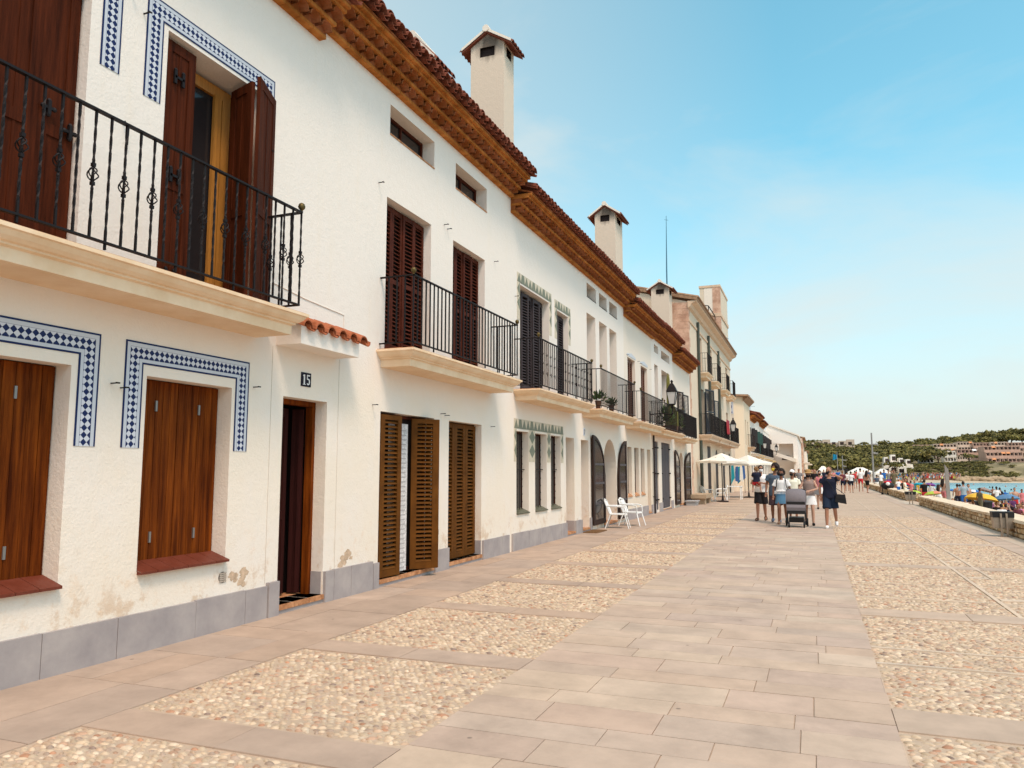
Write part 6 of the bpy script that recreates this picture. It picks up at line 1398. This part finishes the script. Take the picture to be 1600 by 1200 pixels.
            c=H_+V3((0,.0,.06)); k.lathe(c,[(.17,-.035),(.172,-.028),(.098,0),(.095,.055),(.075,.085),(.03,.095),(.005,.095)],20); k.lathe(c,[(.001,-.03),(.17,-.04)],20); k.build('straw_hat',mt,t,smooth=True)
        elif kind=='shoes':
            for q in 'RL':
                k2=MB(); a=V3(JJ['a'+q]); b=V3(JJ['t'+q]); k2.tube([a+V3((0,.055,-.045)),a+V3((0,.0,-.035)),a.lerp(b,.6)+V3((0,0,-.012)),b+V3((0,-.01,0))],[.040,.05,.046,.032],10); remesh(k2,.009,'shoe',mt,t,1)
        elif kind=='sandals':
            for q in 'RL':
                k2=MB(); a=V3(JJ['a'+q]); b=V3(JJ['t'+q]); lo=a.z-.085
                k2.tube([V3((a.x,a.y+.06,lo+.008)),V3((a.x,a.y,lo+.008)),V3((b.x,b.y-.01,b.z-.022))],[.04,.045,.045],10,flat=.28); 
                for f in (.35,.75): c=a.lerp(b,f); k2.tube([c+V3((-.048,0,-.03)),c+V3((-.03,0,.02)),c+V3((.03,0,.02)),c+V3((.048,0,-.03))],.012,6)
                k2.build('sandal',mt,t,smooth=True)
        elif kind=='mesh': w[2](k,JJ,H_,Rm); k.build(w[3],mt,t,smooth=True)
    # a skin tone for a bare crown is the body itself
    t.location=(x,y,z); t.rotation_euler=(0,0,rz); s=h/1.75; t.scale=(s,s,s); return t
walkA=dict(kR=(-.10,-.12,.52),aR=(-.11,-.10,.085),tR=(-.12,-.27,.035),kL=(.10,.02,.50),aL=(.11,.22,.13),tL=(.12,.08,.035))
walkB=dict(kL=(.10,-.14,.52),aL=(.105,-.14,.085),tL=(.115,-.31,.04),kR=(-.10,.02,.50),aR=(-.105,.20,.12),tR=(-.115,.05,.035))
near='family walking towards the camera'
# father with a toddler on his arm
dadJ=dict(walkA,eR=(-.27,-.02,1.17),wR=(-.10,-.25,1.12),eL=(.27,-.03,1.16),wL=(.05,-.27,1.20),head=(.02,-.015,1.64),turn=R(12),tR=(-.16,-.25,.035))
person(-1.62,26.1,1.76,'man in a white T-shirt and black shorts carrying a toddler, leftmost of the family',SK,dadJ,[('shirt',Wh,.90,.55),('shorts',Bk,.92,.02),('hair',HAIRD,'short'),('mask',Wh),('glasses',EYE),('sandals',mat('brown_leather',(.09,.045,.025),.6))],fat=1.05,group=near)
# toddler, seen from behind, held against his chest
tod=dict(J0,kR=(-.20,-.12,.70),aR=(-.22,-.02,.42),tR=(-.23,.09,.36),kL=(.20,-.12,.70),aL=(.22,-.02,.42),tL=(.23,.09,.36),eR=(-.22,-.12,1.2),wR=(-.16,-.25,1.36),eL=(.22,-.12,1.2),wL=(.16,-.25,1.38))
tt=person(0,0,.98,'fair haired toddler in navy and red held by the man in the white T-shirt',SK3,tod,[('shirt',Na,.92,.7),('shorts',Re,.55),('hair',HAIRB,'curly'),('shoes',Gr)],fat=1.05,face=True,group=near)
tt.location=(-1.72,26.1-.29,.72); tt.rotation_euler=(0,0,R(180+8))
yJ=dict(walkB,turn=R(-48),eL=(.24,.04,1.14),wL=(.25,-.02,.90))
person(-1.14,25.3,1.80,'tall dark haired man with a yellow face mask and slate T-shirt looking aside',SK2,yJ,[('shirt',Slt,.80,.62),('shorts',cloth('patterned_dark',(.075,.045,.055)),.95,.025),('hair',HAIRD,'curly'),('mask',mat('yellow_cloth',(.70,.48,.04),.8)),('shoes',mat('canvas_trainer_navy',(.18,.20,.26),.8))],group=near)
def fringe(k,JJ,H_,Rm):
    for i in range(34): a=2*math.pi*i/34; x,y=.225*math.cos(a),.155*math.sin(a); k.box(x-.007,x+.007,y-.007,y+.007,.965,1.06)
def straps(s): return lambda k,JJ,H_,Rm: k.tube([(s*.12,-.06,1.46),(s*.135,-.15,1.38),(s*.15,-.15,1.22),(s*.19,-.06,1.12)],.014,6)
gJ=dict(walkA,eR=(-.25,.0,1.14),wR=(-.26,-.06,.92),eL=(.25,.0,1.14),wL=(.27,-.08,.94),hip=.085)
person(-.93,24.6,1.63,'curly haired woman in a white fringed top and denim skirt',SK2,gJ,[('shirt',Wh,1.04,.75,.035),('mesh',Wh,fringe,'fringe'),('mesh',Bk,straps(-1),'backpack_strap'),('mesh',Bk,straps(1),'backpack_strap'),('skirt',De,.66,.035),('hair',HAIRD,'curly'),('mask',Bk),('sandals',mat('tan_leather',(.36,.26,.18),.7))],woman=True,fat=.95,group=near)
person(-.67,26.6,1.62,'person in a pale yellow T-shirt and white cap behind the woman with curly hair',SK2,dict(walkB,turn=R(-20)),[('shirt',Cre,.86,.6,.03),('shorts',Gr,.8),('hair',HAIRD,'short'),('cap',Wh),('mask',Bk),('shoes',Gr)],group=near)
hJ=dict(walkB,eR=(-.27,-.08,1.16),wR=(-.13,-.33,1.06),eL=(.26,-.08,1.16),wL=(.02,-.31,1.10),nod=R(10))
person(-.17,24.45,1.60,'woman in a straw hat and white shorts pushing the pushchair',SK3,hJ,[('shirt',Br,.93,0,.012),('skirt',Wh,.66,.055),('hair',HAIRD,'long'),('hat',STRAW),('mask',Bk),('shoes',Bk)],woman=True,group=near,fat=.98)
def xbag(k,JJ,H_,Rm):
    pass
nJ=dict(walkA,kL=(.12,-.02,.52),aL=(.15,.24,.20),tL=(.155,.17,.07),eL=(.33,-.16,1.44),wL=(.12,-.26,1.52),turn=R(-28),eR=(-.26,.04,1.15),wR=(-.25,.02,.91))
nav=person(.38,23.35,1.70,'bald man in a navy polo shirt and navy shorts with one arm raised',SK,nJ,[('shirt',Na,.86,.48),('shorts',mat('fabric_dark_blue',(.012,.022,.045),.9),.88),('hair',mat('cropped_hair',(.16,.085,.05),.8),'buzz'),('mask',Bk),('shoes',Wh)],fat=1.02,group=near)
bg_=thing('shoulder_bag',(0,0,0),'black shoulder bag at the hip of the man in navy','bag'); k=MB(); k.prism([(.13,.76),(.43,.70),(.40,.96),(.16,.98)],'y',-.20,-.09); k.build('bag_body',BLK,bg_); k=MB(); k.prism([(.15,.87),(.415,.83),(.40,.965),(.16,.985)],'y',-.215,-.201); k.build('flap',BLK,bg_); k=MB(); k.tube([(.17,-.14,.96),(.05,-.175,1.2),(-.10,-.13,1.42),(-.13,.02,1.46),(0,.15,1.25),(.3,.10,1.05),(.39,-.1,.96)],.009,5); k.build('strap',BLK,bg_); bg_.location=(.38,23.35,0); bg_.scale=(.97,)*3
# pushchair
t=thing('pushchair',(-.52,23.65,0),'grey pushchair with a large hood and black wheels in front of the straw hat woman','pushchair'); HOOD=mat('heather_grey_fabric',(.19,.165,.17),.9,var=.1,vs=30)
cx,cy=-.52,23.75; k=MB(); n=12; V=[]
prof=[(-.40,.66),(-.43,.78),(-.40,.92),(-.28,1.03),(-.10,1.08),(.08,1.06),(.16,.98)]
for yy,zz in prof:
    for i in range(n+1): u=-1+2*i/n; V.append((cx+.265*u,cy+yy+.05*u*u,zz-.055*abs(u)**3))
k.add(V,[(j*(n+1)+i,j*(n+1)+i+1,(j+1)*(n+1)+i+1,(j+1)*(n+1)+i) for j in range(len(prof)-1) for i in range(n)])
for s in (-1,1): k.prism([(cy+a+.05,b-.05) for a,b in prof]+[(cy+.16,.66)],'x',cx+s*.262,cx+s*.268)
k.build('hood',HOOD,t,smooth=True)
k=MB(); k.prism([(cy-.44,.44),(cy-.47,.56),(cy-.42,.66),(cy-.2,.62),(cy+.1,.6),(cy+.1,.42),(cy-.3,.40)],'x',cx-.25,cx+.25); k.build('foot_cover',HOOD,t)
k=MB(); k.box(cx-.24,cx+.24,cy-.46,cy+.05,.38,.47); k.box(cx-.245,cx+.245,cy-.43,cy-.38,.60,.72); k.build('seat_shell',BLK,t)
k=MB(); k.prism([(cy-.36,.14),(cy+.15,.12),(cy+.2,.28),(cy-.38,.27)],'x',cx-.2,cx+.2); k.build('basket',BLK,t)
for s in (-1,1):
    k=MB(); k.tube([(cx+s*.22,cy-.42,.10),(cx+s*.235,cy-.3,.42),(cx+s*.265,cy+.1,.72),(cx+s*.27,cy+.38,1.02)],.015,7); k.tube([(cx+s*.26,cy+.30,.12),(cx+s*.25,cy-.05,.5)],.015,7); k.build('frame',BLK,t)
    for yy,r_,o in ((-.42,.085,.20),(.30,.115,.285)):
        k=MB(); c=V3((cx+s*o,cy+yy,r_)); N_=18; V=[]
        for xx,rr in ((-.022,r_-.012),(-.022,r_),(.022,r_),(.022,r_-.012)):
            for i in range(N_): a=2*math.pi*i/N_; V.append((c.x+xx,c.y+rr*math.cos(a),c.z+rr*math.sin(a)))
        k.add(V,[(j*N_+i,j*N_+(i+1)%N_,((j+1)%4)*N_+(i+1)%N_,((j+1)%4)*N_+i) for j in range(4) for i in range(N_)])
        for a in range(5): a=a*2*math.pi/5; k.bar((c.x,c.y,c.z),(c.x,c.y+(r_-.01)*math.cos(a),c.z+(r_-.01)*math.sin(a)),.012)
        k.build('wheel',BLK,t)
k=MB(); k.tube([(cx-.27,cy+.38,1.02),(cx-.2,cy+.42,1.05),(cx+.2,cy+.42,1.05),(cx+.27,cy+.38,1.02)],.018,8); k.build('handlebar',BLK,t)
pJ=dict(walkA,turn=R(15),eR=(-.24,.02,1.15),wR=(-.22,-.12,.95),nod=R(12))
person(.20,34.8,1.60,'woman in a rose top and pale shorts behind the man in navy',SK3,pJ,[('shirt',Sal,.98,0,.01),('skirt',Wh,.70,.03),('hair',HAIRD,'short'),('mask',Bk),('shoes',Bk)],woman=True,vox=.013)
def tote(px,Y,label):
    x=at(px,Y); k=MB(); k.prism([(x-.2,.62),(x+.14,.58),(x+.12,.86),(x-.15,.9)],'y',Y-.08,Y+.05); k.tube([(x-.12,Y,.88),(x-.02,Y,1.2),(x+.1,Y,.86)],.012,5); single(k,'tote_bag',Gr,(x,Y,.6),label,'bag')
tote(1276,34.6,'grey tote bag on the arm of the woman in the rose top')
# people further off: one mesh each, clothing by zone
def zone_mesh(kind):
    J=dict(J0); woman=False
    if kind=='walk': J.update(walkA)
    if kind=='walk2': J.update(walkB)
    if kind=='sit': J.update(dict(pel=(0,.05,.12),neck=(0,.12,.62),head=(0,.08,.80),kR=(-.16,-.34,.40),aR=(-.15,-.55,.085),tR=(-.16,-.72,.04),kL=(.16,-.36,.36),aL=(.17,-.60,.085),tL=(.18,-.77,.04),eR=(-.24,-.02,.36),wR=(-.16,-.28,.38),eL=(.26,.10,.36),wL=(.26,.16,.12)))
    if kind=='bench': J.update(dict(pel=(0,.0,.52),neck=(0,.03,1.04),head=(0,-.02,1.22),kR=(-.12,-.42,.50),aR=(-.12,-.42,.085),tR=(-.13,-.60,.03),kL=(.12,-.42,.50),aL=(.12,-.40,.085),tL=(.13,-.58,.03),eR=(-.22,-.02,.76),wR=(-.15,-.26,.66),eL=(.22,-.02,.76),wL=(.15,-.26,.66)))
    if kind=='reach': J.update(dict(eR=(-.30,-.12,1.32),wR=(-.36,-.30,1.44)))
    if kind=='woman': woman=True; J.update(walkB)
    m,*_=body_mb(J,1.0,woman,hands=False,face=True); me=remesh(m,.026,'figure',SK,'mesh',2); return me,J
ZM={k:zone_mesh(k) for k in ('walk','walk2','sit','bench','reach','woman')}
def small(kind,x,y,h,top,bot,hair,label,rz=0,skin=None,group=None,longhair=False,z=None,topz=(.94,1.44),sleeve=True,name='person'):
    me0,J=ZM[kind]; me=me0.copy(); me.materials.clear()
    for q in (skin or SK,top or skin or SK,bot or skin or SK,hair): me.materials.append(q)
    H_=V3(J['head']); pel=V3(J['pel']); nk=V3(J['neck']); MI=[]; mh=.30 if not sleeve else .33
    for p in me.polygons:
        c=p.center; i=0; d=c-H_
        if d.length<.16 and c.z>H_.z-.09: i=3 if (d.z>.045 or d.y>.02) else 0
        elif kind in ('sit','bench'):
            ax=(nk-pel); tt=(c-pel).dot(ax)/ax.length_squared; dist=(c-pel-ax*tt).length
            if tt>.22 and tt<.98 and dist<(.22 if sleeve else .17): i=1
            elif tt<=.24 and c.z<pel.z+.32 and (c-pel).length<.30: i=2
        else:
            if pel.z+.04<c.z<nk.z-.02 and (abs(c.x)<(.185 if c.z<1.2 else (.30 if sleeve else .17))): i=1
            elif .62<c.z<=pel.z+.04 and abs(c.x)<.20: i=2
            elif c.z<.055: i=2
        MI.append(i)
    me.polygons.foreach_set('material_index',MI)
    if z is None: z=float(land(np.array(x),np.array(y))) if x>5 else 0
    o=bpy.data.objects.new(name,me); COL.objects.link(o); o.location=(x,y,z); o.rotation_euler=(0,0,rz); s=h/1.75; o.scale=(s,s,s); settags(o,label,'person',group); WL[o.name]=Vector((x,y,z))
    if longhair:
        k=MB(); k.tube([H_+V3((0,.03,.06)),H_+V3((0,.08,-.05)),H_+V3((0,.11,-.25)),H_+V3((0,.12,-.42))],[.09,.11,.12,.05],9,flat=.55); hm=k.build('long_hair',hair,o); hm.data.transform(Matrix.Translation((x,y,z)))
    return o
pi=math.pi
PROM=[(1316,59,1.60,'woman',Mar,Na,HAIRB,'person in a burgundy top and dark shorts walking away, centre of the promenade',pi),
(1329,60,1.55,'walk',Wh,Na,HAIRD,'person in a white shirt and navy shorts walking away, beside the burgundy top',pi),
(1322.5,66,1.55,'walk2',Wh,Bk,HAIRD,'person in white half hidden between the two walkers',pi),
(1344,64,1.78,'walk2',Wh,Re,HAIRD,'man in a white shirt and red shorts walking away by the low wall',pi),
(1354,60,1.62,'woman',None,Bk,HAIRD,'woman in a black bikini with long dark hair by the low wall',pi*.8),
(1335.5,74,1.6,'walk',Re,Gr,HAIRD,'person in a red top left of the man in red shorts',pi),
(1272,52,1.72,'walk',Bk,Gr,HAIRD,'dark haired person in black seen over the straw hat',0),
(1248,58,1.74,'walk2',Gr,Bk,HAIRD,'person in grey with a dark rucksack near the white gable',0),
(1241,66,1.70,'walk',Bk,Gr,HAIRD,'person in black between the pale yellow shirt and the gable',0),
(1280,78,1.65,'woman',Wh,Bl,HAIRB,'fair haired person in white beyond the pushchair group',0),
(1287,84,1.7,'walk',Na,Gr,HAIRD,'person in navy beyond the bald man',0),(1309,92,1.7,'walk2',Bl,Bk,HAIRD,'person in a blue top in front of the kiosk',pi),
(1302,96,1.6,'woman',Sal,Wh,HAIRB,'person in a pink top in front of the kiosk',0),(1258,88,1.7,'walk',Wh,Bk,HAIRD,'person in a white top beneath the far lanterns',0),
(1262,100,1.65,'walk2',Sal,Bk,HAIRB,'person in pink deep in the promenade crowd',0),(1267,110,1.7,'walk',Te,Gr,HAIRD,'person in teal deep in the promenade crowd',0),(1294,112,1.7,'walk',Bk,Bk,HAIRD,'person all in black before the dark kiosk',0),(1338,98,1.7,'walk',Re,Bk,HAIRD,'person in red under the broad marquee',pi),(1349,104,1.65,'woman',Wh,Gr,HAIRD,'person in white under the broad marquee',0),(1357,100,1.7,'walk2',Slt,Gr,HAIRD,'person in slate blue under the right side of the marquee',0)]
for px,Y,h,k,tp,bt,hr,lab,rz in PROM: small(k,at(px,Y),Y,h,tp,bt,hr,lab,rz,z=0,group='people walking on the promenade',longhair=('long dark' in lab),sleeve=tp is not None)
BEACH=[(1375.5,61,1.55,'reach',Wh,Ol,HAIRD,'person in a white top leaning on the low wall beside the pushchair',.6,0),
(1402.5,52.5,1.12,'walk',Wh,Bl,Wh,'small child in a white sun hat and blue shorts at the gap in the wall',.4,0),
(1413,51,1.5,'bench',Cre,Cre,HAIRD,'person in cream seated at the end of the low wall beside the bin',1.2,.0),
(1396,58,1.7,'walk2',Ol,Ol,HAIRD,'person in olive bending behind the small child',-.5,0),
(1443,52,1.72,'reach',Bk,Re,HAIRD,'man in a black T-shirt and red shorts standing behind the low wall',pi,None),
(1464.5,52,1.5,'woman',Wh,Wh,HAIRD,'girl in a white top left of the long haired woman',pi*.9,None),
(1472.5,49,1.62,'woman',None,Sal,HAIRD,'woman with very long dark hair beside the grey post',pi*.75,-.45),
(1494,53,1.6,'reach',None,Na,HAIRD,'bare backed person just right of the grey post',pi,None),(1498,56,1.6,'walk',Sal,Na,HAIRD,'dark haired person in rose beside the man in grey blue',pi,None),
(1503.5,50,1.78,'walk',cloth('pale_blue',(.34,.42,.46)),Bl,HAIRD,'tall man in a pale grey blue shirt above the black container',pi,None),(1511,52,1.65,'reach',None,Bk,HAIRD,'bare chested person reaching, above the black container',.7,None),
(1528.5,39,1.28,'walk2',Ol,Ol,HAIRD,'boy in an olive T-shirt standing on the rocks',pi*.65,-.42),
(1553,47,1.6,'sit',None,Bk,HAIRB,'bare shouldered person sitting under the yellow umbrella',-.6,None),(1560,42,1.6,'sit',Wh,Gr,HAIRD,'person in white sitting right of the boulder',pi,None),(1569,43,1.6,'sit',Na,Na,HAIRD,'person in navy sitting right of the one in white',2.4,None),(1579,50,1.5,'bench',cloth('plum',(.10,.03,.10)),Bk,HAIRD,'person in plum sitting under the steel blue umbrella',.5,None),(1585,44,1.6,'sit',Mar,Bk,HAIRD,'person in burgundy sitting near the right edge',-.4,None),(1595,46,1.6,'sit',Sal,Sal,HAIRD,'person in rose swimwear sitting at the right edge',.2,None),
(1583,56,1.65,'reach',None,Re,HAIRD,'standing bather raising an arm near the right edge',0,None),(1594,60,1.6,'woman',Sal,Sal,HAIRD,'standing bather in rose at the far right',0,None),(1555,64,1.65,'walk',Wh,Na,HAIRD,'dark haired person in white before the water',pi,None),(1560,66,1.6,'woman',Bk,Bk,HAIRD,'person in black before the water',pi,None),
(1419,60,1.6,'sit',Te,Te,HAIRD,'person in teal sitting behind the bin',0,None),(1410,66,1.65,'walk',Bk,Bk,HAIRD,'person in black below the red umbrella',0,None),(1422,70,1.6,'woman',Sal,Mar,HAIRD,'person in rose right of the red umbrella',pi,None),(1428,74,1.6,'walk',Te,Bk,HAIRB,'person in teal between the red and cyan umbrellas',0,None),(1388,66,1.65,'reach',Gr,Pu,HAIRD,'person in grey below the yellow umbrella',.5,0),(1381,70,1.7,'walk',Bl,Gr,HAIRD,'person in blue beyond the black pushchair',0,0),(1392,76,1.6,'woman',None,Bk,HAIRD,'tanned bather beyond the salmon umbrella',1,0),(1369,72,1.6,'sit',Slt,Wh,HAIRD,'person in slate sitting on the farther wall',pi,.42),(1448,48,1.6,'sit',Mar,Mar,HAIRD,'person in burgundy sitting left of the lime and orange umbrella',.5,None),(1458,46.5,1.6,'sit',None,Bk,HAIRD,'bather sitting under the lime and orange umbrella',-.7,None),(1434,50,1.6,'sit',None,Re,HAIRD,'bather in red shorts sitting below the lime umbrella',.2,None),(1489,47,1.6,'sit',Sal,Pk,HAIRD,'person in pink sitting beside the grey post',pi,None),
(1399,82,1.65,'walk',Re,Bk,HAIRD,'person in red beyond the salmon umbrella',0,None),(1406,88,1.6,'woman',Wh,Wh,HAIRB,'fair haired person in white beyond the salmon umbrella',0,None),(1417,92,1.7,'walk2',None,Na,HAIRD,'bather in navy trunks near the waterline',0,None),(1440,84,1.65,'walk',None,Re,HAIRD,'bather in red trunks before the water, above the cyan umbrella',pi,None),(1549,82,1.65,'woman',None,Bk,HAIRD,'bather in black at the waterline near the right',pi,None)]
for px,Y,h,k,tp,bt,hr,lab,rz,zz in BEACH: small(k,at(px,Y),Y,h,tp,bt,hr,lab,rz,z=zz,skin=[SK,SK2,SK3][int(px)%3],group='people on the beach behind the low wall',longhair='long' in lab,sleeve=tp is not None)
# black pushchair by the wall
x_=at(1385.5,57); t=thing('pushchair',(x_,57,0),'small black pushchair with a red and white top parked by the low wall','pushchair'); k=MB(); k.ell((x_,57,.58),(.42,.35,.26),12,8); k.build('body',BLK,t); k=MB(); k.ell((x_,56.95,.82),(.24,.24,.10),10,6); k.build('cover',Re,t); k=MB(); k.ell((x_,56.68,.72),(.13,.1,.12),8,6); k.build('blanket',Wh,t)
for s in (-.3,0,.3): k=MB(); k.tube([(x_+s,56.9,.4),(x_+s*1.15,56.85,.12)],.02,6); k.lathe((x_+s*1.15,56.85,.0),[(.02,0),(.07,.02),(.07,.14),(.02,.16)],8); k.build('wheel',BLK,t)
# swimmers and a paddler
for px,py,Y,lab,hh in ((1568,760,88,'paddler in blue standing on a board out in the bay',1.7),):
    x=at(px,Y); small('reach',x,Y,hh,Bl,Bl,HAIRD,lab,pi,skin=cloth('blue',(0,0,0)),z=-2.02+.05)
    k=MB(); k.ell((x,Y,-2.0),(.35,1.4,.07),12,6); single(k,'paddle_board',Bl,(x,Y,-2.0),'blue paddle board under the standing paddler','board')
x=at(1573,86); small('walk',x,86,1.5,Na,Na,HAIRD,'wader in navy beside the blue paddler',0,skin=SK2,z=-2.5)
r=random.Random(9)
for i in range(16):
    px=1470+i*8.3; Y=r.uniform(105,240); x=at(px,Y)
    k=MB(); k.ell((x,Y,-1.9),(.13,.13,.17),8,6); k.ell((x,Y,-2.12),(.24,.18,.2),8,6); single(k,'swimmer',HAIRD if i%2 else SK,(x,Y,-2),'head and shoulders of a swimmer in the bay, %s from the left'%ORD[i],'swimmer','swimmers in the bay')
# the far beach crowd, too many and too small to tell apart
V=[];F=[];MI=[]
CM=[SK,SK2,SK3,Re,Bl,Wh,Cy,Bk,Yl,Or]
for i in range(520):
    px=r.uniform(1380,1500) if i<420 else r.uniform(1250,1300); Y=r.uniform(225,284) if px<1440 else r.uniform(266,284)
    if px<1302: Y=r.uniform(130,200)
    x=at(px,Y); z=float(land(np.array(x),np.array(Y))) if x>5 else 0
    if z<-2.0: continue
    h=r.uniform(.9,1.75); k=MB(); a,b=r.randrange(3),r.randrange(3,10)
    k.tube([(x-.1,Y,z),(x-.1,Y,z+h*.45)],.09,5,a); k.tube([(x+.1,Y,z),(x+.1,Y,z+h*.45)],.09,5,a); k.tube([(x,Y,z+h*.42),(x,Y,z+h*.6),(x,Y,z+h*.84)],[.2,.17,.2],6,b if r.random()<.7 else a); k.ell((x,Y,z+h*.93),(.11,.11,.14),6,4,a)
    n=len(V); V+=k.v; F+=[tuple(q+n for q in f) for f in k.f]; MI+=k.m
o=grid_mesh('far_crowd',V,F,CM,mi=MI); settags(o,'mass of tiny bathers along the far curve of the beach','crowd',kind='stuff')

TB=((Re,'red'),(None,'bare backed'),(Bl,'blue'),(Wh,'white'),(Pk,'pink'),(Bk,'black'),(Ye,'amber'))
for i in range(21):
    px=1486+i*5.6+(i%3); Y=(46,54,62,50,70,58)[i%6]; c_,n_=TB[i%7]; small('sit',at(px,Y),Y,1.6,c_,TB[(i+3)%7][0],HAIRD if i%3 else HAIRB,'%s sunbather sitting on the sand beyond the wall, %s from the left'%(n_,ORD[i]),i*1.3,skin=[SK,SK2,SK3][i%3],group='people on the beach behind the low wall',sleeve=c_ is not None)
for i in range(9):
    px=1378+i*9.5; Y=(68,80,74,90)[i%4]; c_,n_=TB[(i*2+1)%7]; small('sit' if i%2 else 'walk',at(px,Y),Y,1.6,c_,TB[(i+2)%7][0],HAIRD,'%s bather in the crowd left of the grey post, %s from the left'%(n_,ORD[i]),i*1.1,skin=[SK,SK2,SK3][i%3],group='people on the beach behind the low wall',sleeve=c_ is not None)
